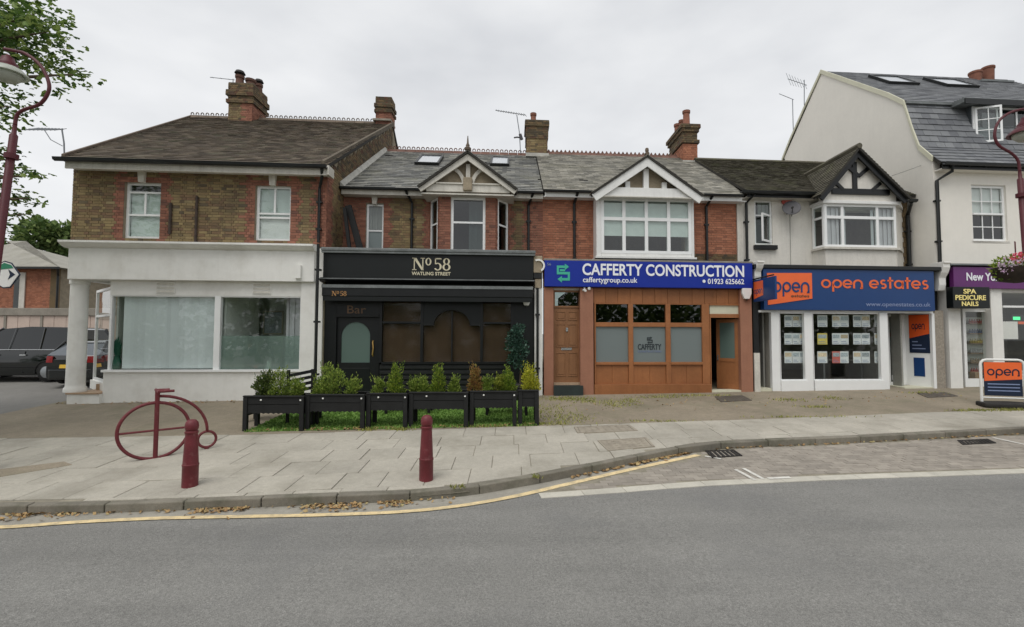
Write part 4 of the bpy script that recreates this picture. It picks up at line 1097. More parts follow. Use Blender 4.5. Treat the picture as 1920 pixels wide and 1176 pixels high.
# leaning black boards against the gable wall
lb = thing('leaning_boards', 'two long black boards leaning in the corner above the bar fascia', 'boards', (UX(660, .6, 460), .6, wBb + .4))
def bar_between(p, q, wd, dp):
    p, q = Vector(p), Vector(q); d = (q - p).normalized(); s = Vector((d.z, 0, -d.x)).normalized() * wd / 2; t = Vector((0, dp / 2, 0))
    return MB().hexa([p - s - t, p + s - t, p + s + t, p - s + t, q - s - t, q + s - t, q + s + t, q - s + t])
bar_between((UX(676, .7, 470), .7, WZ(676, 470, .7)), (UX(653, .7, 388), .7, WZ(653, 386, .7)), .17, .1).build('board', 'black_wood', lb, bevel=.01)
bar_between((UX(656, .5, 470), .5, WZ(656, 470, .5)), (UX(646, .5, 388), .5, WZ(646, 390, .5)), .09, .1).build('board', 'black_wood', lb, bevel=.01)
# ---- the bar front
gB = lambda u: base(u, D0 + SH * u) + .12
b0, b1 = UX(606, -.1, 500), UX(1000, -.1, 500)
wb0, wb1 = WZ(800, 522, -.1), WZ(800, 474, -.1)
box('flat_roof', 'roof_deck', B, b0 - .1, b1 + .2, 0, VB, wb1 - .08, wb1 - .02)
fs_ = box('fascia', 'black_sign', B, b0, b1, -.1, .08, wb0, wb1)
box('lead_capping', 'lead', B, b0 - .03, b1 + .06, -.22, .2, wb1 + .002, wb1 + .09, bevel=.02)
box('lead_drip', 'lead', B, b0 - .02, b1 + .05, -.2, -.12, wb1 - .05, wb1 + .0)
MB().prism([(-.1, wb0 - .0), (-.2, wb0 - .04), (-.22, wb0 - .08), (-.14, wb0 - .13), (.05, wb0 - .13), (.05, wb0)], b0 - .06, b1 + .03, ax='u').build('cornice', 'black_paint', B)
box('cornice_line', 'lead', B, b0 - .06, b1 + .03, -.235, -.21, wb0 - .06, wb0 - .035)
wtp_ = WZ(800, 557, -.3); wa1 = WZ(800, 535, -.3); wa0 = WZ(800, 557, -.3)
box('fascia_backing', 'black_sign', B, b0, b1, .09, .3, wtp_ - .1, wb1 - .09)
aw = box('awning_case', 'black_paint', B, b0 + .05, b1 - .02, -.3, .0, wa0, wa1, bevel=.02)
box('awning_bar', 'lead', aw, b0 + .05, b1 - .02, -.32, -.301, wa1 - .09, wa1 - .01)
box('awning_valance', 'black_sign', aw, b0 + .08, b1 - .05, -.29, -.27, wa0 - .12, wa0 - .002)
# lettering
r_ = R(773, 484, 845, 507, -.1)
def book(parent, rect, v, m):
    u0, u1, w0_, w1_ = rect; W, Hh = (u1 - u0), (w1_ - w0_)
    mb = MB(); sc = W / 3.05
    def T(x, y): return (u0 + x * sc, w0_ + y * Hh)
    def poly(P): mb.prism([T(*p) for p in P], v - .012, v - .001)
    def rng(cx, cy, rx, ry, ix, iy, a0=0, a1=360):
        n = 24
        Aa = [T(cx + rx * math.cos(rad(a0 + (a1 - a0) * i / n)), cy + ry * math.sin(rad(a0 + (a1 - a0) * i / n))) for i in range(n + 1)]
        Bb = [T(cx + ix * math.cos(rad(a0 + (a1 - a0) * i / n)), cy + iy * math.sin(rad(a0 + (a1 - a0) * i / n))) for i in range(n + 1)]
        mb.strip(Aa, Bb, v - .012, v - .001)
    poly([(.13, .0), (.2, 0), (.2, .95), (.13, .95)]); poly([(0, 0), (.34, 0), (.34, .06), (0, .06)]); poly([(0, .94), (.3, .94), (.3, 1), (0, 1)])
    poly([(.08, 1), (.32, 1), (.92, 0), (.74, 0)]); poly([(.8, .0), (.88, 0), (.88, 1), (.8, 1)]); poly([(.66, .94), (1.0, .94), (1.0, 1), (.66, 1)])
    rng(1.28, .7, .24, .31, .12, .24)
    poly([(1.8, .9), (2.32, .9), (2.3, 1.0), (1.8, 1.0)]); poly([(1.8, .5), (1.88, .5), (1.88, 1), (1.8, 1)])
    rng(2.02, .3, .32, .31, .16, .24, -150, 130)
    rng(2.72, .74, .27, .26, .13, .2); rng(2.72, .27, .32, .28, .17, .21)
    return mb.build('lettering', m, parent)
book(fs_, r_, -.1, 'letter_cream')
text('WATLING STREET', R(772, 510, 845, 516.5, -.1), -.106, 'letter_cream', fs_, .02)
book(aw, R(622, 546, 650, 555, -.3), -.3, 'letter_gold')
# white piers either side with stone brackets
p0, p1 = UX(583, -.05, 600), UX(604, -.05, 600)
box('pier', 'shop_white', B, UX(591, -.02, 600), p1, -.05, .2, gB(p0) - .3, WZ(595, 466, -.05))
q0, q1 = UX(1001, -.05, 600), UX(1017, -.05, 600)
box('pier', 'shop_white', B, q0 + .02, q1, -.05, .2, gB(q0) - .3, WZ(1008, 540, -.05))
box('bracket_block', 'stucco_tan', B, q0 - .01, q1, -.12, .2, WZ(1008, 512, -.1), WZ(1008, 480, -.1), bevel=.02)
box('bracket_block', 'gutter_black', B, q0 + .0, q1 - .01, -.1, .2, WZ(1008, 522, -.1), WZ(1008, 512, -.1))
MB().strip(*arc((q0 + q1) / 2, WZ(1008, 498, -.15), .16, -60, 120, .05, 10), -.16, -.12).build('scroll', 'shop_white', B)
box('bracket_neck', 'stucco_tan', B, q0 + .03, q1 - .03, -.08, .2, WZ(1008, 540, -.05), WZ(1008, 523, -.1))
uu = UX(1008, -.12, 620)
pipe(B, [(uu, -.1, WZ(1008, 540, -.1)), (uu, -.1, gB(uu))], .035, clips=2)
# shopfront: door on the left, brown blinds behind black joinery
x0_, x1_ = p1, q0
wtp = wa0 + .08; wsl = WZ(840, 680, .05); wtr = WZ(840, 605, .05)
MB().box(x0_, x1_, .1, .2, wtp - .16, wtp + .1).box(x0_, UX(630, .05, 640), .05, .2, gB(x0_) - .2, wtp).box(UX(961, .05, 640), x1_, .05, .2, gB(x1_) - .2, wtp).build('shopfront', 'black_sign', B)
dl, dr = UX(630, .12, 640), UX(711, .12, 640)
dtop = WZ(670, 593, .1)
box('door_head', 'black_paint', B, dl, dr + .02, .06, .2, dtop, wtp - .162)
box('door_head_rail', 'black_wood', B, dl, dr, .03, .06, dtop - .02, dtop + .04)
pn = R(640, 604, 694, 680, .14)
dz0 = gB(dl) + .03
door = MB()
for b in ((dl, pn[0], dz0, dtop - .002), (pn[1], dr, dz0, dtop - .002), (pn[0], pn[1], dz0, pn[2]), (pn[0], pn[1], pn[3], dtop - .002)): door.box(b[0], b[1], .13, .18, b[2], b[3])
rr = (pn[1] - pn[0]) / 2; cxx = (pn[0] + pn[1]) / 2; cz = pn[3] - rr
for s in (0, 1):
    aa = [(cxx + rr * math.cos(rad(t)) * (1 if s else -1), cz + rr * math.sin(rad(t))) for t in range(0, 91, 10)]
    door.strip(aa, [(a, pn[3]) for a, b in aa], .13, .18)
door = door.build('door', 'black_paint', B)
MB().add([(pn[0], .155, pn[2]), (pn[1], .155, pn[2]), (pn[1], .155, pn[3]), (pn[0], .155, pn[3])], [(0, 1, 2, 3)]).build('pane', 'glass_frost_green', door)
box('kick_panel', 'black_sign', door, pn[0], pn[1], .12, .13, dz0 + .1, pn[2] - .15, bevel=.01)
hz = UX(698, .05, 650)
MB().tube([(hz, .13, WZ(698, 668, .1)), (hz, .08, WZ(698, 665, .1)), (hz + .02, .07, WZ(698, 653, .1)), (hz, .08, WZ(698, 642, .1)), (hz, .13, WZ(698, 639, .1))], .018, 8).build('handle', 'brass', door, smooth='auto')
text('Bar', R(651, 573, 686, 588, .05), .055, 'letter_dull', B, .0)
mx_ = [UX(p, .08, 640) for p in (714, 791, 903, 960)]
fr_ = MB()
for i, x in enumerate(mx_): fr_.box(x - .035, x + .035, .04, .16, wsl, wtp - .165)
for i in (0, 2): fr_.box(mx_[i] + .036, mx_[i + 1] - .036, .05, .16, wtr - .025, wtr + .025)
fr_.box(mx_[0] + .036, mx_[3] - .036, .03, .16, wsl - .04, wsl + .02)
fr_ = fr_.build('window', 'black_paint', B)
# the arched head of the middle window
ca = (mx_[1] + mx_[2]) / 2; ra = .5; zc = wtr - .1
ou = [(mx_[1] + .036, zc + .02)] + [(ca + ra * math.cos(rad(t)), zc + .02 + ra * .85 * math.sin(rad(t))) for t in range(180, -1, -12)] + [(mx_[2] - .036, zc + .02)]
tp_ = [(a, wtp - .166) for a, b in ou]
MB().strip(ou, tp_, .06, .15).build('arched_panel', 'black_sign', fr_)
MB().strip(ou, [(a, b + .05) for a, b in ou], .03, .06).build('arch_moulding', 'black_wood', fr_)
box('mullion', 'black_paint', fr_, ca - .018, ca + .018, .06, .14, wsl + .022, zc + .02 + ra * .8)
for i in range(3):
    a, b = mx_[i] + .036, mx_[i + 1] - .036
    for (z0, z1) in (((wsl + .02, wtr - .025), (wtr + .025, wtp - .165)) if i != 1 else ((wsl + .02, wtp - .17),)):
        MB().add([(a, .1, z0), (b, .1, z0), (b, .1, z1), (a, .1, z1)], [(0, 1, 2, 3)]).build('pane', 'glass_bar', fr_)
        nsl = int((z1 - z0) / .05)
        bb = MB()
        for k in range(nsl): bb.hexa([(a, .17, z0 + k * .05), (b, .17, z0 + k * .05), (b, .178, z0 + k * .05), (a, .178, z0 + k * .05), (a, .178, z0 + k * .05 + .047), (b, .178, z0 + k * .05 + .047), (b, .186, z0 + k * .05 + .047), (a, .186, z0 + k * .05 + .047)])
        bb.build('blind', 'blind_brown', fr_, kind='stuff')
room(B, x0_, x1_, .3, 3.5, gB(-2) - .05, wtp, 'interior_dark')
box('stall_riser', 'black_sign', B, mx_[0] - .03, x1_, .1, .2, gB(x0_) - .2, wsl - .042)
nz = 6
for k in range(nz):
    z = gB(-2) + .05 + k * (wsl - .08 - gB(-2)) / nz
    box('slat', 'black_wood', B, mx_[0] - .02, mx_[3] + .02, .06, .099, z, z + .09, bevel=.006)
fl_ = MB()
for i in range(34):
    u = x0_ + .3 + (x1_ - x0_ - .7) * i / 33; fl_.box(u - .012, u + .012, .0, .024, wtp - .13 + .03 * math.sin(i * 1.7), wtp - .106 + .03 * math.sin(i * 1.7))
fl_.build('light_string', 'fairy_light', B)

# ============================================================ the construction office
C = thing('office_building', 'orange brick house with brown timber office front and white boxed bay under a gable', 'building', (3.5, 1.3, .3), TERR)
VC = VB
fC = flat(VC)
uC0 = uB1; uC1 = UX(1392, VC, 420)
vEC = VC - .35; wEC = WZ(1060, 357, vEC); wCt = wEC - .17; wCb = WZ(1210, 487, 0) - .4
bw = R(1118, 370, 1301, 482, VC - .55)
hole = (bw[0] + .12, bw[1] - .12, bw[2] + .1, bw[3] + .3)
backing(C, uC0, uC1 - .22, wCb, wCt, [hole], fC, 'mortar')
bricks(MB(), uC0, uC1 - .21, wCb, wCt, [(bw[0] + .05, bw[1] - .05, bw[2] + .05, wCt + 1)], fC, lambda a, b, j: 1 if b < WZ(1210, 470, VC) - .1 and a > bw[1] else 0).build('brick_facing', ['orange_brick', 'dark_brick'], C, kind='stuff')
box('pilaster', 'old_white', C, uC1 - .2, uC1 - .02, VC - .06, VC + .2, wCb, wCt)
room(C, uC0 + .3, uC1 - .3, VC + .3, VC + 3.5, wCb, wCt - .02)
vRC = vRB; wRC = WZ(1150, 292, vRC)
rfC, frC = slope(C, (uC0, vEC, wEC), (UX(1393, vEC, 360), vEC, wEC), (UX(1318, vRC, 300), vRC, wRC), (uC0, vRC, wRC), .28, .17, 'slate_warm', miss=.003)
slope(C, (uC0, vRC + 5, wEC), (uC1, vRC + 5, wEC), (UX(1318, vRC, 300), vRC, wRC), (uC0, vRC, wRC), 1, .6, 'slate_warm', name='rear_roof')
ridge(C, (uC0 + .1, vRC, wRC + .03), (UX(1270, vRC, 292), vRC, wRC + .03), 'ridge_red', 'saw', .34)
MB().prism([(VC + .1, wCb), (VC + .1, wCt), (vRC, wRC - .2), (vRC + 4.8, wCt), (vRC + 4.8, .2), (VC + .1, .2)], uC1 - .2, uC1 - .02, ax='u').build('party_wall', 'mortar', C)
for (xa, xb) in ((1022, 1112), (1318, 1392)):
    a, b = UX(xa, vEC, 365), UX(xb, vEC, 365)
    box('fascia_board', 'white_paint', C, a, b, vEC + .03, vEC + .07, wEC - .2, wEC - .02)
    gutter(C, (a, vEC - .05, wEC - .01), (b, vEC - .05, wEC - .01), .065)
box('soffit_board', 'white_paint', C, uC0, uC1, vEC + .05, VC, wEC - .2, wEC - .17)
for px in (1077, 1325):
    uu = UX(px, VC - .06, 430)
    pipe(C, [(uu + .06, vEC - .04, wEC - .08), (uu, VC - .06, wEC - .32), (uu, VC - .06, wCb)], .045, clips=2)
# boxed bay window
vbc = VC - .55
rows = [(.44, [.22, .5, .78]), (.92, [.22, .5, .78]), (1, [])]
BR = R(1127, 372, 1296, 476, vbc)
hz_ = (WZ(1210, 411, vbc) - BR[2] - .07) / (BR[3] - BR[2] - .14)
wc_ = window(C, BR[0], BR[1], BR[2], BR[3], flat(vbc), [(hz_, [.235, .5, .765]), (1, [.235, .5, .765])], .09, .1, 'glass_smoke', blind=[('blind_white', 0, .235, .3, .97), ('blind_white', .235, .5, .3, .97), ('blind_white', .5, .765, .3, .97), ('blind_white', .765, 1, .3, .97)], cd=.08, label='wide white bay window of eight panes with part-lowered blinds')
bx = MB()
for (a, b) in ((bw[0], BR[0] - .002), (BR[1] + .002, bw[1])): bx.box(a, b, vbc - .02, VC, bw[2], bw[3] + .1)
bx.box(BR[0], BR[1], vbc - .01, VC, bw[2], BR[2] - .002).box(BR[0], BR[1], vbc - .01, VC, BR[3] + .002, bw[3] + .1)
bx.build('bay_casing', 'white_paint', C, bevel=.01)
box('bay_sill', 'white_paint', C, bw[0] - .04, bw[1] + .05, vbc - .08, VC, bw[2] - .06, bw[2] - .002)
box('bay_flashing', 'gutter_black', C, bw[0] - .03, bw[1] + .12, vbc - .05, VC, bw[2] - .12, bw[2] - .062)
# gable over the bay
vg = vbc - .33
ap = (UX(1214, vg, 291), WZ(1214, 291, vg)); lf = (UX(1110, vg, 362), WZ(1110, 361, vg)); rt = (UX(1319, vg, 366), WZ(1319, 366, vg))
e_ = (lf[1] + rt[1]) / 2; lf, rt = (lf[0], e_), (rt[0], e_)
rafter_gable(C, (ap[0], ap[1] - .06), (lf[0], e_ - .06), (rt[0], e_ - .06), vg, vg + .05, .23, 'white_paint')
z0, z1 = WZ(1214, 367, vg), WZ(1214, 351, vg)
MB().prism([(lf[0] + .3, z0), (ap[0], ap[1] - .2), (rt[0] - .3, z0)], vg + .3, vg + .34).build('pediment', 'stucco_tan', C)
box('tie_beam', 'white_paint', C, lf[0] + .35, rt[0] - .35, vg + .08, vg + .3, z0 - .02, z1)
box('moulding', 'old_white', C, lf[0] + .3, rt[0] - .3, vg + .02, vg + .2, z0 - .05, z0 - .021)
for k, (f, wd) in enumerate(((0, .16), (-.42, .14), (.42, .14))):
    x = ap[0] + f * 1.35; box('stud', 'white_paint', C, x - wd / 2, x + wd / 2, vg + .16, vg + .3, z1 + .002, ap[1] - .35 - abs(f) * 1.35 * .72)
vaC = gable_roof(C, ap, lf, rt, vg, frC, 'slate_warm', ov=.04)
MB().tube([(ap[0], vg - .03, ap[1] + .04), (ap[0], vaC, ap[1] + .04)], .06, 8).build('ridge_roll', 'ridge_grey', C)
MB().lathe([(.07, 0), (.08, .05), (.04, .08), (.06, .13), (.05, .2), (.02, .22)], (ap[0], vg + .05, ap[1] + .02), 10).build('finial', 'ridge_grey', C, smooth='auto')
cC = R(1281, 235, 1307, 300, vRC - .5)
chimney(C, cC[0], cC[1], vRC - .5, vRC + 1.2, wRC - 1.1, cC[3] - .75, [(cC[0] + .26, vRC - .2, .16, .72, ''), (cC[0] + .24, vRC + .3, .13, .55, ''), (cC[0] + .24, vRC + .8, .16, .6, '')],
    [(cC[3] - .75, cC[3] - .62, .07), (cC[3] - .62, cC[3] - .28, .0), (cC[3] - .28, cC[3] - .14, .06), (cC[3] - .14, cC[3] + .02, .11)], ['orange_brick', 'red_brick', 'dark_brick'])
box('flashing', 'lead_flashing', C, cC[0] - .1, cC[1] + .04, vRC - .7, vRC + .5, wRC - .5, wRC - .36)
# ---- office front
gC = lambda u: base(u, D0 + SH * u) + .12
c0, c1 = UX(1019, 0, 620), UX(1412, 0, 620)
sg0, sg1 = UX(1021, -.15, 512), UX(1411, -.15, 512)
ws0, ws1 = WZ(1215, 539, -.15), WZ(1215, 491, -.15)
box('flat_roof', 'roof_deck', C, c0, c1, 0.05, VC, ws1 - .06, ws1 + .0)
box('coping', 'concrete_cap', C, sg0 - .02, sg1 + .05, -.1, .2, ws1 + .002, ws1 + .06, bevel=.015)
box('beam', 'wood_clad', C, c0, c1, .06, .25, ws0 - .02, ws1 - .062)
SGN = thing('shop_sign', 'long blue shop sign with white capitals and green arrow emblem', 'sign', (3.6, -.15, ws0))
sb = box('board', 'blue_sign', SGN, sg0, sg1, -.15, .055, ws0, ws1, bevel=.008)
text('CAFFERTY CONSTRUCTION', R(1092, 496, 1395, 518, -.156), -.158, 'letter_white', sb, .022)
text('caffertygroup.co.uk', R(1093, 520, 1195, 533, -.156), -.158, 'letter_white', sb, .012)
text('01923 625662', R(1327, 523, 1395, 533, -.156), -.158, 'letter_white', sb, .014)
text('56', R(1026, 493, 1033, 498, -.156), -.158, 'letter_grey', sb, .0)
dt = R(1317, 524, 1323, 531, -.156)
MB().prism([((dt[0] + dt[1]) / 2 + .045 * math.cos(rad(t)), (dt[2] + dt[3]) / 2 + .045 * math.sin(rad(t))) for t in range(0, 360, 30)], -.162, -.152).build('lettering', 'letter_white', sb)
def emblem(parent, rect, v, m):
    u0, u1, z0, z1 = rect; W, Hh = u1 - u0, z1 - z0
    mb = MB()
    def bx_(a, b, c, d): mb.prism([(u0 + a * W, z0 + c * Hh), (u0 + b * W, z0 + c * Hh), (u0 + b * W, z0 + d * Hh), (u0 + a * W, z0 + d * Hh)], v - .008, v)
    bx_(.0, .62, .76, .89); bx_(0, .16, .44, .76); bx_(.16, .98, .44, .57); bx_(.82, .98, .13, .44); bx_(.36, .82, .13, .26); bx_(.22, .62, .6, .7)
    for P in ([(.6, .66), (.6, .99), (.92, .83)], [(.38, .03), (.38, .36), (.05, .2)]): mb.prism([(u0 + a * W, z0 + b * Hh) for a, b in P], v - .008, v)
    return mb.build('logo', m, parent)
emblem(sb, R(1044, 494, 1069, 531, -.156), -.151, 'letter_green')
# piers, house door and step
wct = ws0 - .021
pa = MB()
def pier(xa, xb, n='pier', m='pier_paint', v0=-.06):
    return box(n, m, C, UX(xa, v0, 640), UX(xb, v0, 640), v0, .3, gC(UX(xa, 0)) - .3, wct, bevel=.012)
pier(1020, 1038); pier(1088, 1113); pier(1389, 1411)
d0_, d1_ = UX(1038, .12, 640), UX(1088, .12, 640)
dz0, dz1, dz2, dz3 = WZ(1063, 717, .12), WZ(1063, 577, .12), WZ(1063, 548, .12), wct
dm = MB().box(d0_, d1_, .14, .2, dz0, dz1)
dm = dm.build('house_door', 'wood_door', C, label='brown panelled house door left of the office')
W_ = d1_ - d0_; Hd = dz1 - dz0
for (a, b, c, d) in ((.1, .46, .08, .4), (.54, .9, .08, .4), (.1, .46, .47, .78), (.54, .9, .47, .78), (.1, .46, .83, .95), (.54, .9, .83, .95)):
    mb = MB(); A0, A1, C0, C1 = d0_ + a * W_, d0_ + b * W_, dz0 + c * Hd, dz0 + d * Hd
    for q in ((A0, A1, C0, C0 + .025), (A0, A1, C1 - .025, C1), (A0, A0 + .025, C0 + .025, C1 - .025), (A1 - .025, A1, C0 + .025, C1 - .025)): mb.box(q[0], q[1], .125, .14, q[2], q[3])
    mb.box(A0 + .05, A1 - .05, .13, .14, C0 + .05, C1 - .05)
    mb.build('door_panel', 'wood_door', dm, bevel=.004, bseg=1)
box('letter_box', 'chrome', dm, d0_ + .22 * W_ + .05, d0_ + .68 * W_, .125, .14, dz0 + .43 * Hd, dz0 + .46 * Hd)
box('door_knocker', 'chrome', dm, d0_ + .46 * W_, d0_ + .54 * W_, .115, .14, dz0 + .68 * Hd, dz0 + .73 * Hd)
box('threshold', 'step_wood', C, d0_, d1_, .05, .2, dz0 - .07, dz0 - .002)
box('step', 'step_dark', C, d0_ - .02, d1_ + .04, -.16, .2, gC(d0_) - .2, dz0 - .072)
fl2 = MB().box(d0_, d0_ + .04, .12, .2, dz1, dz2).box(d1_ - .04, d1_, .12, .2, dz1, dz2).box(d0_, d1_, .12, .2, dz2, dz2 + .05).box(d0_, d1_, .11, .2, dz1 + .002, dz1 + .05).build('fanlight', 'wood_door', C)
MB().add([(d0_, .16, dz1), (d1_, .16, dz1), (d1_, .16, dz2), (d0_, .16, dz2)], [(0, 1, 2, 3)]).build('pane', 'glass_dark', fl2)
box('peeling_head', 'old_white', C, d0_, d1_, .1, .2, dz2 + .052, dz3)
# timber front
t0, t1 = UX(1113, .05, 640), UX(1330, .05, 640); te = UX(1389, .05, 640)
xs4 = [UX(p, .05, 640) for p in (1113, 1182, 1252, 1322, 1389)]
zc0, zc1 = WZ(1220, 569, .05), wct
for i in range(4):
    n = 3
    for k in range(n):
        a = xs4[i] + (xs4[i + 1] - xs4[i]) * k / n; b = xs4[i] + (xs4[i + 1] - xs4[i]) * (k + 1) / n
        box('cladding_panel', 'wood_clad', C, a + .003, b - .003, .04 + (.004 if k % 2 else 0), .1, zc0 + .0, zc1, bevel=.004, bseg=1)
zu0, zu1 = WZ(1217, 605, .05), WZ(1217, 571, .05)
zl0, zl1 = WZ(1217, 679, .05), WZ(1217, 613, .05)
zp0, zp1 = WZ(1217, 719, .05), WZ(1217, 684, .05)
xw = [(1117, 1178), (1187, 1248), (1257, 1316)]
ux = [(UX(a, .05, 630), UX(b, .05, 630)) for a, b in xw]
jf = MB()
lim = [t0 + .02] + [x for p in ux for x in p] + [t1]
zfl_ = gC(t0) - .2
for i in range(0, 8, 2): jf.box(lim[i], lim[i + 1], .02, .13, zp0 - .02, zc0 - .002)
for a, b in ux:
    jf.box(a, b, .03, .13, zu1, zc0 - .002); jf.box(a, b, .03, .13, zl1, zu0); jf.box(a, b, .0, .13, zp1, zl0); jf.box(a, b, .03, .13, zp0 - .02, zp0 + .0)
jf = jf.build('shop_window', 'wood_clad', C, bevel=.006)
for i, (a, b) in enumerate(ux):
    MB().add([(a, .08, zu0), (b, .08, zu0), (b, .08, zu1), (a, .08, zu1)], [(0, 1, 2, 3)]).build('pane', 'glass_dark', jf)
    g = MB().add([(a, .08, zl0), (b, .08, zl0), (b, .08, zl1), (a, .08, zl1)], [(0, 1, 2, 3)]).build('pane', 'glass_frost', jf, label='frosted pane' )
    for k in range(2):
        q = a + (b - a) * k / 2; r = a + (b - a) * (k + 1) / 2
        box('panel', 'wood_clad', jf, q + .002, r - .002, .06, .1, zp0, zp1, bevel=.004, bseg=1)
    if i == 1:
        text('CAFFERTY', R(1196, 645, 1240, 656, .07), .074, 'letter_dark', jf, .02)
        text('CONSTRUCTION', R(1196, 657.5, 1240, 661, .07), .074, 'letter_grey', jf, 0)
        emblem(jf, R(1213, 631, 1224, 645, .07), .077, 'letter_dark')
box('plinth', 'wood_clad', C, t0 - .0, t1 + .01, -.06, .12, zfl_, zp0 - .021, bevel=.01)
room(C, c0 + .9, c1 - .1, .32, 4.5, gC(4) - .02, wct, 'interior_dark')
# entrance with its door standing open inwards
e0, e1 = t1 + .01, te
zh = WZ(1358, 596, .05)
eh = MB().box(e0, e1, .02, .13, WZ(1358, 573, .05), zc0 - .002).box(e0, e1, .02, .13, zh, WZ(1358, 589, .05)).box(e0, e0 + .03, .02, .13, gC(e0) - .1, zh).box(e1 - .03, e1, .02, .13, gC(e0) - .1, zh).build('door_frame', 'wood_clad', C)
box('cream_light', 'cream_panel', eh, e0 + .02, e1 - .02, .06, .1, WZ(1358, 589, .05), WZ(1358, 573, .05))
hg = Vector((e1 - .04, .12, 0)); far_ = Vector((UX(1344, .62, 660), .62, 0)); dirn = (far_ - hg).normalized(); lw = (far_ - hg).length; nn_ = Vector((dirn.y, -dirn.x, 0)) * -1
fmD = lambda a, b, c: tuple(hg + dirn * a + nn_ * c + Vector((0, 0, b)))
zz0 = gC(e1) + .03; zm = zz0 + (zh - zz0) * .41
dl_ = MB()
for q in ((0, .1, zz0, zh - .03), (lw - .1, lw, zz0, zh - .03), (.1, lw - .1, zz0, zz0 + .14), (.1, lw - .1, zm - .05, zm + .05), (.1, lw - .1, zh - .13, zh - .03)): hexf(dl_, fmD, q[0], q[1], q[2], q[3], -.025, .025)
dl_ = dl_.build('door', 'wood_clad', C, label='timber office door standing open inwards')
hexf(MB(), fmD, .1, lw - .1, zz0 + .14, zm - .05, -.012, .012).build('panel', 'wood_clad', dl_)
MB().add([fmD(.1, zm + .05, 0), fmD(lw - .1, zm + .05, 0), fmD(lw - .1, zh - .13, 0), fmD(.1, zh - .13, 0)], [(0, 1, 2, 3)]).build('pane', 'glass_frost_green', dl_)
hexf(MB(), fmD, lw - .07, lw - .04, zm - .02, zm + .14, .025, .06).build('handle', 'chrome', dl_)
box('threshold', 'cream_panel', C, e0, e1, -.03, .3, gC(e0) - .1, gC(e0) + .05)
def alarm(px, py0, py1, v, label, m='plastic_white', sc=1):
    u = UX(px, v, (py0 + py1) / 2); z0, z1 = WZ(px, py1, v), WZ(px, py0, v); wd = (z1 - z0) * .45 * sc
    t = thing('alarm_box', label, 'alarm', (u, v, z0), 'alarm boxes on the shopfronts')
    MB().prism([(u - wd, z1), (u - wd, z1 - (z1 - z0) * .5), (u - wd * .55, z0), (u + wd * .55, z0), (u + wd, z1 - (z1 - z0) * .5), (u + wd, z1)], v - .09, v).build('cover', m, t, bevel=.012)
    MB().lathe([(.02, -.05), (.025, -.02), (.02, 0)], (u, v - .05, z0), 10).build('lens', 'glass_dark', t)
alarm(1398, 541, 561, -.065, 'white alarm box on the terracotta pier under the blue sign')
alarm(987, 556, 573, -.02, 'white alarm box at the right end of the black bar front')
cm = thing('security_camera', 'small white camera fixed on the terracotta pier under the blue sign', 'camera', (UX(1100, -.1, 541), -.1, WZ(1100, 544, -.1)))
u = UX(1096, -.1, 541); z = WZ(1096, 542, -.1)
MB().tube([(u, -.06, z + .02), (u, -.12, z + .02)], .02).tube([(u - .03, -.06, z - .03), (u + .0, -.26, z - .06)], .035, 10).build('body', 'plastic_white', cm, smooth='auto')
MB().lathe([(.03, -.05), (.045, -.02), (.045, .02), (.02, .04)], (u + .13, -.1, z + .02), 12).build('dome', 'plastic_white', cm, smooth='auto')

# ============================================================ the estate agent's building
D = thing('estate_agent_building', 'white roughcast house with black timbered gable above an orange and navy shopfront', 'building', (10, 1.3, .4), TERR)
VD = VB
fD = flat(VD)
uD0 = uC1 + .0; uE_ = UX(1752, .3, 400); uD1 = UX(1698, VD, 430)
vED = VD - .4; wED = WZ(1450, 359, vED); wDt = wED - .1; wDb = WZ(1570, 497, 0) - .3
WD1 = R(1415, 376, 1448, 459, VD)
vbd = VD - .55
FB = R(1546, 384, 1680, 464, vbd); cb0 = UX(1521, VD, 420)
hole = (FB[0], FB[1] - .05, FB[2], FB[3])
backing(D, uD0, uD1, wDb, wDt, [WD1, (cb0 + .1, FB[1], FB[2] + .05, FB[3] - .05)], fD, 'roughcast')
room(D, uD0 + .3, uD1 - .2, VD + .3, VD + 3.5, wDb, wDt - .02)
vRD = 5.2; wRD = WZ(1430, 303, vRD)
uDr = UX(1700, vED, 360)
rfD, frD = slope(D, (uD0 - .02, vED, wED), (uE_ - .03, vED, wED), (uE_ - .03, vRD, wRD), (uD0 - .02, vRD, wRD), .19, .12, 'roof_tile_moss', th=.018)
slope(D, (uD0, vRD + 4.5, wED), (uE_ - .03, vRD + 4.5, wED), (uE_ - .03, vRD, wRD), (uD0 - .02, vRD, wRD), 1, .6, 'roof_tile_moss', name='rear_roof')
mb = MB()
for i in range(16):
    a = uD0 + (uE_ - uD0) * i / 16
    MB().lathe([(0, 0)], (0, 0, 0), 3) if False else None
    b = a + (uE_ - uD0) / 16 * .98; pts = [(.12 * math.cos(rad(t)), .1 * math.sin(rad(t))) for t in range(0, 181, 30)]
    MB().prism([(vRD + p, wRD - .03 + q) for p, q in pts], a, b, ax='u').build('ridge_tile', 'roof_tile_moss', D)
gutter(D, (UX(1388, vED, 356), vED - .06, wED - .02), (UX(1535, vED, 357), vED - .06, wED - .02), .085)
box('fascia_board', 'gutter_black', D, uD0, UX(1535, vED, 357), vED + .03, vED + .07, wED - .18, wED - .02)
box('soffit_board', 'old_white', D, uD0, uDr, vED + .05, VD, wED - .18, wED - .15)
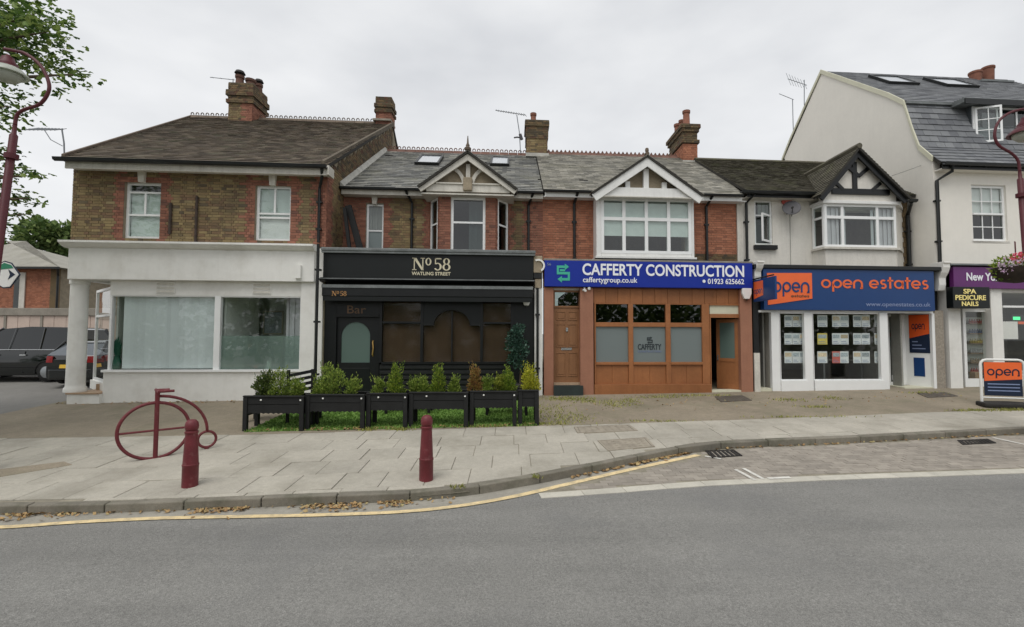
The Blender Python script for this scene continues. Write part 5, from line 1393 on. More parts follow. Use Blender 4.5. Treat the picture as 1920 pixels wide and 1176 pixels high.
# left window with its casement open
o = window(D, WD1[0], WD1[1], WD1[2], WD1[3], flat(VD + .05), [(.68, []), (1, [])], .055, .05, 'glass_smoke', blind=[('curtain_dim', .25, 1, .7, 1)], label='white window with one casement standing open')
for c in [x for x in children(o) if x.name.startswith('pane')][:1]: c.data.materials[0] = M['glass_dark']
hg = Vector((WD1[1] - .08, VD - .02, 0)); dr_ = Vector((-.82, -.57, 0)).normalized(); n2 = Vector((dr_.y, -dr_.x, 0))
fmC = lambda a, b, c: tuple(hg + dr_ * a + n2 * c + Vector((0, 0, b)))
window(D, 0, .56, WD1[2] + .06, WD1[2] + (WD1[3] - WD1[2]) * .66, fmC, [(1, [])], .06, .05, 'glass_smoke', name='casement', cd=.03)
box('window_ledge', 'black_wood', D, WD1[0] - .06, WD1[1] + .1, VD - .12, VD + .05, WD1[2] - .16, WD1[2] - .03)
# canted bay
bb0, bb1 = FB[0], FB[1]
cols = [.235, .755]
window(D, bb0, bb1, FB[2], FB[3], flat(vbd), [(.72, cols), (1, cols)], .075, .09, ['glass', 'glass_smoke', 'glass', 'glass', 'glass_smoke', 'glass'], blind=[('curtain', .02, .2, 0, .98), ('curtain', .8, 1, 0, .98), ('curtain', .24, .3, 0, .95), ('curtain', .68, .72, 0, .95)], cd=.07, label='white bay window with three wide lights below three small ones')
P = Vector((cb0, VD, 0)); Q = Vector((bb0 - .01, vbd + .01, 0)); dd = Q - P; lnn = dd.length; dd.normalize(); n3 = Vector((dd.y, -dd.x, 0))
fmB = lambda a, b, c: tuple(P + dd * a + n3 * c + Vector((0, 0, b)))
window(D, .05, lnn, FB[2], FB[3], fmB, [(.72, []), (1, [])], .07, .07, 'glass_smoke', label='narrow canted side light of the white bay')
P2 = Vector((bb1 + .01, vbd + .01, 0)); Q2 = Vector((uD1 - .1, VD, 0)); d2 = Q2 - P2; ln2 = d2.length; d2.normalize(); n4 = Vector((d2.y, -d2.x, 0))
fmB2 = lambda a, b, c: tuple(P2 + d2 * a + n4 * c + Vector((0, 0, b)))
hexf(MB(), fmB2, 0, ln2, FB[2] - .6, FB[3] + .1, -.1, .0).build('bay_cheek', 'roughcast', D)
bay_poly = lambda e: [(cb0 - e * .5, VD), (bb0 - e, vbd - e), (bb1 + e, vbd - e), (uD1 - .1 + e * .3, VD)]
MB().prism(bay_poly(.1), FB[3] + .002, FB[3] + .1, ax='w').build('bay_cornice', 'white_paint', D, bevel=.01)
MB().prism(bay_poly(.07), FB[2] - .07, FB[2] - .002, ax='w').build('bay_sill', 'old_white', D)
MB().prism(bay_poly(-.02), wDb, FB[2] - .072, ax='w').build('bay_apron', 'roughcast', D)
# black and white gable
vg = vbd - .25
ap = (UX(1608, vg, 277), WZ(1608, 277, vg)); lf = (UX(1535, vg, 366), WZ(1535, 366, vg)); rt = (UX(1704, vg, 372), WZ(1704, 372, vg))
e_ = (lf[1] + rt[1]) / 2; hw = (rt[0] - lf[0]) / 2; apx = ap[0]
lf, rt = (lf[0], e_), (rt[0], e_)
MB().prism([(lf[0] + .3, FB[3] + .102), (lf[0] + .3, e_ + .25), (apx, ap[1] - .15), (rt[0] - .25, e_ + .25), (rt[0] - .25, FB[3] + .102)], vg + .2, vg + .45).build('gable_wall', 'roughcast', D)
rafter_gable(D, (apx, ap[1] - .03), (lf[0], e_ - .03), (rt[0], e_ - .03), vg, vg + .06, .19, 'black_paint')
tz0, tz1 = WZ(1610, 360, vg), WZ(1610, 353, vg)
box('tie_beam', 'black_paint', D, lf[0] + .55, rt[0] - .5, vg + .14, vg + .2, tz0 - .03, tz1 + .03)
box('king_post', 'black_paint', D, apx - .07, apx + .07, vg + .14, vg + .2, tz1 + .032, ap[1] - .4)
def slant(a, b, wd, nm='brace'):
    d = Vector((b[0] - a[0], b[1] - a[1])).normalized(); n = Vector((-d.y, d.x)) * wd / 2
    MB().prism([(a[0] + n.x, a[1] + n.y), (b[0] + n.x, b[1] + n.y), (b[0] - n.x, b[1] - n.y), (a[0] - n.x, a[1] - n.y)], vg + .135, vg + .2).build(nm, 'black_paint', D)
def gp(px, py): return U(px, py, vg + .14)
slant(gp(1611, 330), gp(1592, 313), .11); slant(gp(1611, 330), gp(1630, 314), .11)
slant(gp(1582, 356), gp(1566, 340), .1); slant(gp(1636, 357), gp(1652, 343), .1)
vaD = gable_roof(D, ap, lf, rt, vg, frD, 'roof_tile_moss', ov=.08, tw=.19, ex=.12, th=.018)
MB().tube([(apx, vg - .1, ap[1] + .03), (apx, vaD, ap[1] + .03)], .09, 8).build('ridge_roll', 'roof_tile_moss', D)
gutter(D, (rt[0] - .02, vg, e_ - .05), (rt[0] + .25, vg, e_ - .05), .08)
# toothed dark quoin and downpipe at the right
for k in range(14):
    z = wDb + .3 + k * .165
    if z < wDt - .1: box('quoin', 'dark_brick', D, uD1 - (.18 if k % 2 else .09), uD1 + .04, VD - .05, VD + .1, z, z + .155)
ur = UX(1702, VD - .1, 430)
pipe(D, [(rt[0] + .1, vg + .02, e_ - .12), (ur, VD - .12, e_ - .35), (ur, VD - .12, wDb)], .06, clips=2)
pipe(D, [(UX(1405, VD - .1, 365), vED - .04, wED - .1), (UX(1399, VD - .08, 370), VD - .08, wED - .3), (UX(1400, VD - .08, 440), VD - .08, wDb)], .045, clips=2)
MB().tube([(UX(1481, VD - .01, 400), VD - .015, WZ(1481, 395, VD)), (UX(1481, VD - .01, 440), VD - .015, wDb)], .008, 5).build('cable', 'interior', D)
al = thing('alarm_box', 'round faded red alarm box above the grey satellite dish', 'alarm', (UX(1478, VD - .1, 372), VD - .1, WZ(1478, 380, VD)), 'alarm boxes on the shopfronts')
u, z = UX(1477, VD - .1, 376), WZ(1477, 376, VD - .1)
MB().prism([(u + .17 * math.cos(rad(t)), z + .15 * math.sin(rad(t))) for t in range(0, 360, 24)], VD - .09, VD).build('cover', 'plastic_red', al, bevel=.02)
MB().prism([(u + .09 * math.cos(rad(t)), z + .06 * math.sin(rad(t))) for t in range(0, 360, 24)], VD - .1, VD - .091).build('badge', 'card_red', al)
def dish(px, py, v, r, label):
    u, z = UX(px, v, py), WZ(px, py, v)
    t = thing('satellite_dish', label, 'satellite dish', (u, v, z))
    c = LW(u, v, z); ax = Vector((-.35, -.85, .38)).normalized(); s = ax.orthogonal().normalized(); q = ax.cross(s)
    mb = MB(False); rings = [(0, 0), (.4, .03), (.75, .1), (1, .18)]; n = 20; vs = [c]; fs = []
    for (rr, h) in rings[1:]:
        for i in range(n): vs.append(c + (s * math.cos(2 * math.pi * i / n) + q * math.sin(2 * math.pi * i / n)) * r * rr + ax * h * r)
    for i in range(n): fs.append((0, 1 + i, 1 + (i + 1) % n))
    for k in range(2):
        for i in range(n): fs.append((1 + k * n + i, 1 + (k + 1) * n + i, 1 + (k + 1) * n + (i + 1) % n, 1 + k * n + (i + 1) % n))
    d = mb.add(vs, fs).build('reflector', 'dish_grey', t, smooth=True); sm = d.modifiers.new('thick', 'SOLIDIFY'); sm.thickness = .012
    f = c + ax * r * .95 - Vector((0, 0, r * .45))
    MB(False).tube([c - Vector((0, 0, r)) + ax * .02, f], .012, 6).build('arm', 'iron_dark', t)
    MB(False).tube([f, f + (c - f).normalized() * .1], .035, 8).build('receiver', 'iron_dark', t)
    MB(False).tube([c, c - ax * .12, c + Vector((.05, .45, -.1))], .02, 6).build('bracket', 'iron_dark', t)
dish(1484, 391, VD - .35, .26, 'grey satellite dish on the white wall between window and bay')
# ---- estate agent front
gD = lambda u: base(u, D0 + SH * u) + .12
f0, f1 = UX(1432, -.15, 543), UX(1752, -.15, 543)
z0, z1 = WZ(1592, 582, -.15), WZ(1592, 506, -.15)
box('flat_roof', 'roof_deck', D, uD0 + .1, uE_ - .05, .05, VD, z1 + .04, z1 + .1)
box('lead_capping', 'gutter_black', D, UX(1414, -.2, 500), UX(1766, -.2, 500), -.2, .2, z1 + .002, z1 + .12, bevel=.02)
box('beam', 'black_paint', D, UX(1416, 0, 540), UX(1760, 0, 540), .06, .25, z0 + .0, z1 + .0)
SD = thing('shop_sign', 'navy shop sign with an orange slanted panel and orange lettering', 'sign', (10, -.15, z0))
sbd = box('board', 'navy_sign', SD, f0, f1, -.15, .055, z0, z1, bevel=.006)
pts = [(1438, 512), (1522, 512), (1523, 560), (1440, 572)]
MB().prism([(UX(a, -.16, b), WZ(a, b, -.16)) for a, b in pts], -.166, -.1505).build('logo', 'orange_sign', sbd)
def rr_(x0, y0, x1, y1, v=-.16): return R(x0, y0, x1, y1, v)
strokes('open', rr_(1449, 529, 1517, 548), -.167, 'navy_sign', sbd)
strokes('estates', rr_(1483, 554, 1517, 557.5), -.167, 'letter_dull', sbd)
strokes('open estates', rr_(1540, 525, 1741, 541), -.151, 'orange_sign', sbd)
text('www.openestates.co.uk', rr_(1624, 567, 1745, 577), -.153, 'letter_grey', sbd, .005)
# hanging sign at right angles to the front
uh = UX(1414, -.05, 545)
hs = thing('projecting_sign', 'small orange and navy double sided sign projecting above the alley door', 'sign', (uh, -.6, z0))
va_, vb_ = -.06, US(1455, 540, uh)[0]
wt_, wl_ = US(1455, 517, uh)[1], US(1455, 561, uh)[1]
pb = MB().box(uh - .03, uh + .03, vb_, va_, wl_, wt_).build('panel', 'navy_sign', hs, bevel=.006)
vm = US(1433, 540, uh)[0]
MB().add([(uh - .034, va_ - .03, wl_ + .08), (uh - .034, vm, wl_ + .16), (uh - .034, vm, wt_ - .05), (uh - .034, va_ - .03, wt_ - .05)], [(0, 1, 2, 3)]).build('logo', 'orange_sign', pb)
strokes('open', (0, 1, 0, 1), 0, 'navy_sign', pb, fn=lambda a, b: (uh - .037, va_ - .06 + (vm - va_ + .1) * a, wl_ + .22 + b * .13))
MB().tube([(uh, va_ - .02, wt_ + .04), (uh, vb_ + .1, wt_ + .04)], .02, 6).tube([(uh, .0, wt_ + .04), (uh, va_ - .02, wt_ + .04)], .02, 6).build('bracket', 'iron_dark', hs)
# scroll corbels between the fronts
def corbel(parent, px, py0, py1, wd):
    u = UX(px, -.1, (py0 + py1) / 2); za, zb_ = WZ(px, py1, -.1), WZ(px, py0, -.1); hh = zb_ - za
    prof = [(.2, za), (-.06, za), (-.1, za + hh * .2), (-.1, za + hh * .45), (-.2, za + hh * .62), (-.26, za + hh * .8), (-.26, zb_ - .06), (-.3, zb_ - .05), (-.3, zb_), (.2, zb_)]
    MB().prism(prof, u - wd, u + wd, ax='u').build('corbel', 'shop_white', parent, bevel=.012)
corbel(D, 1421, 491, 525, .1); corbel(D, 1767, 492, 545, .11)
pier_w = box('pier', 'black_wood', D, UX(1413, 0, 640), UX(1423, 0, 640), -.0, .25, gD(uD0) - .3, z0 + .3)
box('pier_base', 'old_white', D, UX(1414.5, -.05, 690), UX(1425, -.05, 690), -.06, .0, gD(uD0) - .2, WZ(1420, 662, -.05))
box('pier', 'grey_pebble', D, UX(1754, -.02, 640), UX(1770, -.02, 640), -.03, .25, gD(f1) - .3, z0 + .02)
# frames: alley door, window, window, door recess, slanted poster panel
zh = z0 - .005; zs0 = WZ(1590, 723, .0)
def post(xa, xb, v=.0, d=.12, top=zh, nm='post'): return box(nm, 'upvc', D, UX(xa, v, 650), UX(xb, v, 650), v, v + d, gD(10) - .3, top)
box('head', 'upvc', D, UX(1420, .02, 585), UX(1757, .02, 585), .02, .16, zh - .06, zh)
ztop = zh - .062
post(1447, 1462, top=ztop); post(1509, 1524, -.02, top=ztop); post(1651, 1666, -.02, top=ztop); post(1749, 1757, -.02, top=ztop)
al_ = box('alley_door', 'interior_dark', D, UX(1422, .9, 650), UX(1452, .9, 650), .9, .96, gD(9) - .2, ztop + .05, label='dark recessed alley door')
MB().lathe([(.03, 0), (.03, .03)], (UX(1433, .9, 635), .88, WZ(1433, 635, .9)), 8).build('knob', 'brass', al_)
box('alley_wall', 'old_white', D, UX(1447, .14, 650), UX(1449, .14, 650) + .06, .14, .9, gD(9) - .2, ztop)
box('alley_floor', 'cream_panel', D, UX(1423, 0, 718), UX(1447, 0, 718), 0, .95, gD(9) - .2, gD(9) + .06)
wz0, wz1 = WZ(1590, 713, .04), ztop
def shopwin(xa, xb, label):
    a, b = UX(xa, .05, 650), UX(xb, .05, 650)
    mb = MB().box(a, b, .02, .12, wz0 - .0, wz0 + .03).box(a, b, .02, .12, wz1 - .03, wz1).box(a, a + .02, .03, .12, wz0 + .03, wz1 - .03).box(b - .02, b, .03, .12, wz0 + .03, wz1 - .03).build('shop_window', 'upvc', D, label=label)
    MB().add([(a, .07, wz0), (b, .07, wz0), (b, .07, wz1), (a, .07, wz1)], [(0, 1, 2, 3)]).build('pane', 'glass', mb)
    box('sill', 'upvc', mb, a - .02, b + .02, -.05, .12, gD(10) - .3, wz0 - .002)
    return a, b
sa = shopwin(1462, 1509, 'narrow shop window with three columns of property cards')
sb2 = shopwin(1524, 1651, 'large shop window with columns of property cards')
room(D, sa[0] - .3, sb2[1] + .9, .35, 5, gD(10) - .02, ztop + .05, 'interior')
box('office_carpet', 'interior', D, sa[0], sb2[1] + .5, .36, 3, gD(10) - .0, gD(10) + .03)
# recessed glass door and slanted white panel with the poster
e0, e1 = UX(1666, .7, 650), UX(1692, .7, 650)
dd_ = MB().box(e0, e0 + .05, .7, .76, gD(11), ztop).box(e1 - .05, e1 + .1, .7, .76, gD(11), ztop).box(e0 + .05, e1 - .05, .7, .76, gD(11), gD(11) + .14).box(e0 + .05, e1 - .05, .7, .76, ztop - .08, ztop).build('shop_door', 'upvc', D)
MB().add([(e0 + .04, .73, gD(11) + .1), (e1 - .04, .73, gD(11) + .1), (e1 - .04, .73, ztop - .05), (e0 + .04, .73, ztop - .05)], [(0, 1, 2, 3)]).build('pane', 'glass_dark', dd_)
box('letter_box', 'card', dd_, e0 + .1, e1 - .2, .7, .725, gD(11) + .2, gD(11) + .35)
box('notice', 'deep_orange', dd_, e0 + .06, e1 - .35, .735, .74, WZ(1670, 632, .7), WZ(1670, 624, .7))
P = Vector((e1 + .1, .7, 0)); Q = Vector((UX(1750, .0, 650), .0, 0)); dd = Q - P; lnn = dd.length; dd.normalize(); n3 = Vector((dd.y, -dd.x, 0))
fmP = lambda a, b, c: tuple(P + dd * a + n3 * c + Vector((0, 0, b)))
zb_, zt_ = gD(12) - .2, ztop
pnl = hexf(MB(), fmP, 0, lnn, zb_, zt_, -.06, 0).build('side_panel', 'upvc', D, label='slanted white panel holding the orange poster')
zq0, zq1 = WZ(1725, 662, .3), WZ(1725, 590, .3)
po = hexf(MB(), fmP, .12, lnn - .08, zq0, zq1, .0, .012).build('poster', 'navy_dark', pnl)
hh = zq1 - zq0
MB().hexa([fmP(.125, zq0 + hh * .38, .0125), fmP(lnn - .085, zq0 + hh * .5, .0125), fmP(lnn - .085, zq0 + hh * .5, .016), fmP(.125, zq0 + hh * .38, .016), fmP(.125, zq1 - .01, .0125), fmP(lnn - .085, zq1 - .01, .0125), fmP(lnn - .085, zq1 - .01, .016), fmP(.125, zq1 - .01, .016)]).build('poster_field', 'deep_orange', pnl)
strokes('open', (0, 1, 0, 1), 0, 'navy_dark', pnl, fn=lambda a, b: fmP(.2 + a * (lnn - .4), zq0 + hh * .62 + b * hh * .14, .018))
for k in range(3): hexf(MB(), fmP, .2, lnn - .2 - .1 * k, zq0 + hh * (.1 + .09 * k), zq0 + hh * (.125 + .09 * k), .0125, .0145).build('printed_line', 'letter_grey', pnl)
zq2, zq3 = WZ(1724, 706, .3), WZ(1724, 671, .3)
hexf(MB(), fmP, .22, lnn - .24, zq2, zq3, 0, .01).build('navy_square', 'navy_sign', pnl)
box('recess_floor', 'cream_panel', D, e0 - .1, UX(1750, .0, 700), .02, 1.0, gD(12) - .2, gD(12) + .03)
# property cards hanging in the windows
rowsC = [(592, 612), (626, 645), (660, 680)]
colsC = [(1472, 1485), (1487, 1499), (1500, 1508.5), (1534, 1551), (1561.5, 1575), (1576.5, 1591), (1601, 1614.5), (1616.5, 1631), (1641, 1649)]
rn, cn = ['top', 'middle', 'bottom'], ['first', 'second', 'third', 'first', 'second', 'third', 'fourth', 'fifth', 'last']
arts = ['card_photo', 'card_warm', 'card_photo', 'card_photo', 'card_warm', 'card_photo']
for i, (ya, yb2) in enumerate(rowsC):
    for j, (xa, xb) in enumerate(colsC):
        a, b, c, d = R(xa - 1, ya - 1, xb + .3, yb2 + 1, .16)
        which = 'narrow' if j < 3 else 'large'
        t = thing('property_card', f'property card, {cn[j]} from the left in the {rn[i]} row of the {which} estate agent window', 'property card', ((a + b) / 2, .17, c), 'property cards in the estate agent windows')
        m = 'card_yellow' if (i, j) == (1, 3) else 'card_red' if (i, j) in ((2, 4),) else 'card'
        k = box('sheet', m, t, a, b, .165, .17, c, d)
        n_ = random.randint(1, 2)
        box('photo', arts[(i * 5 + j) % 6], k, a + .02, b - .02, .161, .1645, c + (d - c) * .55, d - .04)
        for q in range(2): box('printed_line', 'letter_grey', k, a + .03, b - .04 - .04 * q, .162, .1645, c + .03 + .05 * q, c + .045 + .05 * q)
sf_ = thing('desk', 'grey office desk seen low behind the property cards', 'desk', (UX(1578, 2, 690), 2, gD(10) + .03))
u = UX(1575, 2, 690)
box('top', 'interior', sf_, u - .7, u + .7, 1.8, 2.5, gD(10) + .75, gD(10) + .79)
for a in (-.66, .66): box('leg', 'metal_grey', sf_, u + a - .03, u + a + .03, 1.85, 2.45, gD(10) + .03, gD(10) + .75)

# ============================================================ white gable building with the nail salon
E = thing('white_gable_building', 'tall white rendered building with grey mansard roof, dormer and nail salon', 'building', (14, .3, .4), TERR)
VE = .3
uG = uE_ + .0; uE1 = 21.5
prof = [US(a, b, uG) for a, b in ((1749, 297), (1724, 276), (1711, 242), (1695, 192), (1666, 178), (1540, 134), (1511, 197), (1482, 262), (1467, 300))]
eav = (VE - .3, WZ(1800, 305, VE - .3))
vbk = prof[-1][0]
poly = [(VE, .2), (VE, prof[0][1] - .05)] + prof + [(vbk, .2)]
MB().prism(poly, uG, uG + .25, ax='u').build('gable_wall', 'render_white', E)
MB().prism(poly, uE1 - .25, uE1, ax='u').build('far_gable_wall', 'render_white', E)
WE = R(1823, 347, 1888, 452, VE)
wEt = eav[1] - .12; wEb = WZ(1850, 497, VE) - .2
backing(E, uG + .25, uE1 - .25, wEb, wEt, [WE], flat(VE), 'render_white')
MB().box(uG, uE1, vbk - .2, vbk, .2, prof[-1][1]).build('rear_wall', 'render_white', E)
room(E, uG + .5, uE1 - .5, VE + .3, VE + 4, wEb, wEt - .02)
MB().strip([(a - .02, b + .07) for a, b in prof], [(a + .0, b - .1) for a, b in prof], uG - .05, uG - .001, ax='u').build('verge', 'cream_panel', E)
# mansard and upper slopes
br = prof[3]; rg = prof[5]
def sl(p, q, tw, ex, m='slate_new', **k):
    return slope(E, (uG + .0, p[0], p[1]), (uE1, p[0], p[1]), (uE1, q[0], q[1]), (uG + .0, q[0], q[1]), tw, ex, m, **k)
k0 = (prof[1][0], prof[1][1])
rfE0, frE0 = sl((VE - .3, eav[1] - .0), (prof[1][0] + .02, prof[1][1] + .02), .3, .22, name='eaves_roof', th=.016)
rfE1, frE1 = sl((prof[1][0], prof[1][1]), (br[0], br[1]), .3, .23, name='mansard_roof', th=.02)
rfE2, frE2 = sl((br[0] - .05, br[1] + .02), rg, .3, .24, name='upper_roof')
sl(prof[8], rg, 1, .5, name='rear_roof')
box('roof_flashing', 'lead', E, uG, uE1, br[0] - .12, br[0] - .02, br[1] - .08, br[1] + .0)
gutter(E, (uG + .02, VE - .38, eav[1] - .03), (uE1, VE - .38, eav[1] - .03), .08)
box('fascia_board', 'gutter_black', E, uG + .05, uE1, VE - .3, VE - .26, eav[1] - .2, eav[1] - .03)
box('soffit_board', 'render_white', E, uG + .05, uE1, VE - .26, VE, eav[1] - .2, eav[1] - .17)
for i in range(16): box('rafter_end', 'gutter_black', E, uG + .3 + i * .55, uG + .38 + i * .55, VE - .34, VE - .301, eav[1] - .13, eav[1] - .02)
on = rooflight(E, frE2, 1650, 1698, 148, 159, 4)
rooflight(E, frE2, 1756, 1806, 153, 164, 4)
# dormer
mat('dormer_slate', srgb(74, 79, 82), .6, .12, 2)
vd = 1.0
du0 = UX(1822, vd, 240); du1 = uE1 - 2.6
dz0_, dz1_ = WZ(1850, 279, vd), WZ(1860, 200, vd)
MB().prism([(vd, dz0_ - .1), (vd, dz1_), (br[0] + 1.6, dz1_), (br[0] + 1.6, dz0_ + 1.0)], du0 - .02, du1, ax='u').build('dormer', 'dormer_slate', E)
box('dormer_fascia', 'gutter_black', E, du0 - .48, du1 + .28, vd - .29, vd - .251, dz1_ - .08, dz1_ + .1)
droof = MB().hexa([(du0 - .5, vd - .25, dz1_ - .02), (du1 + .3, vd - .25, dz1_ - .02), (du1 + .3, br[0] + 2.2, dz1_ + .12), (du0 - .5, br[0] + 2.2, dz1_ + .12), (du0 - .5, vd - .25, dz1_ + .14), (du1 + .3, vd - .25, dz1_ + .14), (du1 + .3, br[0] + 2.2, dz1_ + .3), (du0 - .5, br[0] + 2.2, dz1_ + .3)]).build('dormer_roof', 'lead', E)
mb = MB(); fmW = flat(vd - .03)
x1_ = UX(1925, vd, 240) + 1.2
window(E, du0 + .02, x1_, dz0_, dz1_ - .04, flat(vd - .03), [(1, [.27, .5, .75])], .06, .06, 'glass_dark', name='dormer_window', label='white dormer window with the left casement standing open')
hg = Vector((du0 + .06, vd - .07, 0)); dr_ = Vector((.93, -.37, 0)).normalized(); n2 = Vector((dr_.y, -dr_.x, 0))
fmC = lambda a, b, c: tuple(hg + dr_ * a + n2 * c + Vector((0, 0, b)))
window(E, 0, .72, dz0_ + .14, dz1_ - .1, fmC, [(.33, [.5]), (.66, [.5]), (1, [.5])], .06, .025, 'glass_smoke', name='casement', cd=.03)
# sash window with glazing bars
window(E, WE[0], WE[1], WE[2], WE[3], flat(VE + .08), [(.235, [.333, .667]), (.47, [.333, .667]), (.735, [.333, .667]), (1, [.333, .667])], .075, .028, ['glass_dark'] * 6 + ['glass'] * 6, sill=('render_white', .08), blind=[('blind_white', 0, 1, .5, 1)], label='white sash window with twelve small panes')
hexf(MB(), flat(VE + .06), WE[0] + .07, WE[1] - .07, WE[2] + (WE[3] - WE[2]) * .47, WE[2] + (WE[3] - WE[2]) * .5, .0, .03).build('meeting_rail', 'upvc', E)
hx = US(1757, 330, uG)[1]
up_ = UX(1763, VE - .07, 500)
pipe(E, [(UX(1783, VE - .3, 312), VE - .34, eav[1] - .08), (UX(1781, VE - .2, 320), VE - .28, eav[1] - .26), (up_, VE - .07, eav[1] - .5), (up_, VE - .07, base(up_, 14.5) + .15)], .05, clips=5)
# chimney with two red pots
cE = R(1870, 152, 1898, 172, rg[0] - .6)
ch = box('chimney', 'lead', E, cE[0] - .7, cE[1] - .05, rg[0] - .6, rg[0] + .5, rg[1] - 1.2, cE[3] - .08)
box('chimney_cap', 'lead', ch, cE[0] - .78, cE[1] + .02, rg[0] - .68, rg[0] + .58, cE[3] - .08, cE[3])
box('chimney_face', 'render_white', ch, cE[0] + .18, cE[1] - .06, rg[0] - .62, rg[0] - .601, rg[1] - .9, cE[3] - .082)
for x, h in ((cE[0] - .45, .62), (cE[0] + .15, .85)):
    MB().lathe([(.24, 0), (.25, .08), (.2, .14), (.22, h - .1), (.25, h - .08), (.25, h), (.19, h)], (x, rg[0] - .1, cE[3]), 16).build('chimney_pot', 'terracotta', ch, smooth='auto')
# ---- nail salon
gE = lambda u: base(u, D0 + SH * u) + .12
VF = -.02
n0 = UX(1788, VF - .12, 520)
z0, z1 = WZ(1850, 541, VF - .12), WZ(1850, 501, VF - .12)
box('flat_roof', 'roof_deck', E, uG + .2, uE1, VF, VE, z1 - .02, z1 + .04)
box('capping', 'lead', E, UX(1783, -.2, 497), uE1, -.2, VE, z1 + .042, z1 + .09)
SE = thing('shop_sign', 'purple nail salon sign with white condensed lettering', 'sign', (14.5, -.14, z0))
sbe = box('board', 'purple_sign', SE, n0, uE1 - 1.5, VF - .12, VF + .02, z0, z1, bevel=.006)
text('New York Nails', R(1812, 512, 1916, 527, VF - .125), VF - .128, 'letter_white', sbe, .02)
s2 = R(1787, 538, 1856, 578, VF - .35)
SP = thing('shop_sign', 'black box sign with three lines of yellow capitals', 'sign', (s2[0], VF - .35, s2[2]))
spb = box('box', 'black_sign', SP, s2[0], s2[1], VF - .35, VF - .122, s2[2], s2[3], bevel=.01)
for t_, r_ in (('SPA', (1806, 542, 1830, 551)), ('PEDICURE', (1791, 553.5, 1848, 563)), ('NAILS', (1803, 565.5, 1834, 574))): text(t_, R(*r_, VF - .35), VF - .358, 'letter_yellow', spb, .02)
def postE(xa, xb, v0=-.05, top=z0): return box('pier', 'shop_white', E, UX(xa, v0, 640), UX(xb, v0, 640), v0, .25, gE(14) - .4, top)
postE(1780, 1803, -.06); postE(1861, 1882)
box('head', 'shop_white', E, UX(1803, 0, 560), uE1, .02, .25, z0 - .1, z0)
dz = MB(); a, b = UX(1806, .15, 640), UX(1860, .15, 640); zb0, zb1 = gE(14) + .0, WZ(1832, 580, .15)
for q in ((a, a + .09, zb0, zb1), (b - .09, b, zb0, zb1), (a + .09, b - .09, zb0, zb0 + .25), (a + .09, b - .09, zb1 - .08, zb1)): dz.box(q[0], q[1], .13, .19, q[2], q[3])
dz = dz.build('salon_door', 'upvc', E)
MB().add([(a + .08, .16, zb0 + .2), (b - .08, .16, zb0 + .2), (b - .08, .16, zb1 - .06), (a + .08, .16, zb1 - .06)], [(0, 1, 2, 3)]).build('pane', 'glass', dz)
MB().tube([(b - .14, .12, zb0 + .9), (b - .14, .08, zb0 + .92), (b - .14, .08, zb0 + 1.35), (b - .14, .12, zb0 + 1.37)], .018, 6).build('handle', 'chrome', dz)
box('transom', 'shop_white', E, a, b, .1, .2, zb1, z0 - .1)
a2, b2 = UX(1882, .05, 640), uE1 - 1.5
zsl = WZ(1900, 695, .05); ztr = WZ(1900, 577, .05)
sw = MB().box(a2, b2, .02, .12, zsl - .06, zsl).box(a2, b2, .02, .12, ztr, ztr + .06).box(b2 - .06, b2, .03, .12, zsl, ztr).build('shop_window', 'upvc', E)
MB().add([(a2, .07, zsl), (b2, .07, zsl), (b2, .07, ztr), (a2, .07, ztr)], [(0, 1, 2, 3)]).build('pane', 'glass', sw)
MB().add([(a2, .07, ztr + .06), (b2, .07, ztr + .06), (b2, .07, z0 - .1), (a2, .07, z0 - .1)], [(0, 1, 2, 3)]).build('pane', 'glass', sw)
box('stall_riser', 'shop_white', E, a2, b2, .04, .25, gE(14) - .3, zsl - .062)
box('window_poster', 'poster_pale', sw, UX(1878, .1, 620) + .02, UX(1908, .1, 620), .09, .1, WZ(1893, 636, .1), WZ(1893, 603, .1))
box('neon_frame', 'black_sign', sw, UX(1897, .12, 597), UX(1930, .12, 597), .12, .13, WZ(1910, 605, .1), WZ(1910, 590, .1))
box('neon_tube', 'neon_green', sw, UX(1900, .11, 597), UX(1913, .11, 597), .11, .118, WZ(1906, 600, .1), WZ(1906, 594, .1))
box('neon_tube', 'deep_orange', sw, UX(1908, .11, 597), UX(1935, .11, 597), .10, .108, WZ(1906, 608, .1), WZ(1906, 603, .1))
room(E, uG + .4, b2, .3, 4.5, gE(14) - .02, z0, 'interior')
shelf = thing('display_shelf', 'shelf unit with rows of coloured bottles inside the nail salon', 'shelf', (UX(1830, 2.2, 650), 2.2, gE(14)))
ua, ub = UX(1815, 2.2, 650), UX(1862, 2.2, 650)
box('back', 'interior_white', shelf, ua, ub, 2.35, 2.4, gE(14), gE(14) + 2.2)
for k in range(6):
    box('board', 'step_wood', shelf, ua, ub, 2.1, 2.349, gE(14) + .25 + k * .34, gE(14) + .28 + k * .34)
    mbq = MB()
    for i in range(9): mbq.lathe([(.035, 0), (.035, .09), (.015, .1), (.015, .15)], (ua + .1 + i * (ub - ua - .2) / 8, 2.2, gE(14) + .28 + k * .34), 8)
    mbq.build('bottles', ['card_red', 'card_warm', 'card', 'card_yellow', 'letter_grey', 'card_red'][k], shelf, kind='stuff')
bxn = thing('cardboard_box', 'small brown box on the floor inside the salon door', 'box', (UX(1838, .5, 690), .5, gE(14)))
u = UX(1835, .4, 690)
box('carton', 'step_wood', bxn, u - .12, u + .12, .4, .6, gE(14), gE(14) + .42, bevel=.005)
box('tape', 'letter_gold', bxn, u - .03, u + .03, .396, .399, gE(14) + .01, gE(14) + .41)

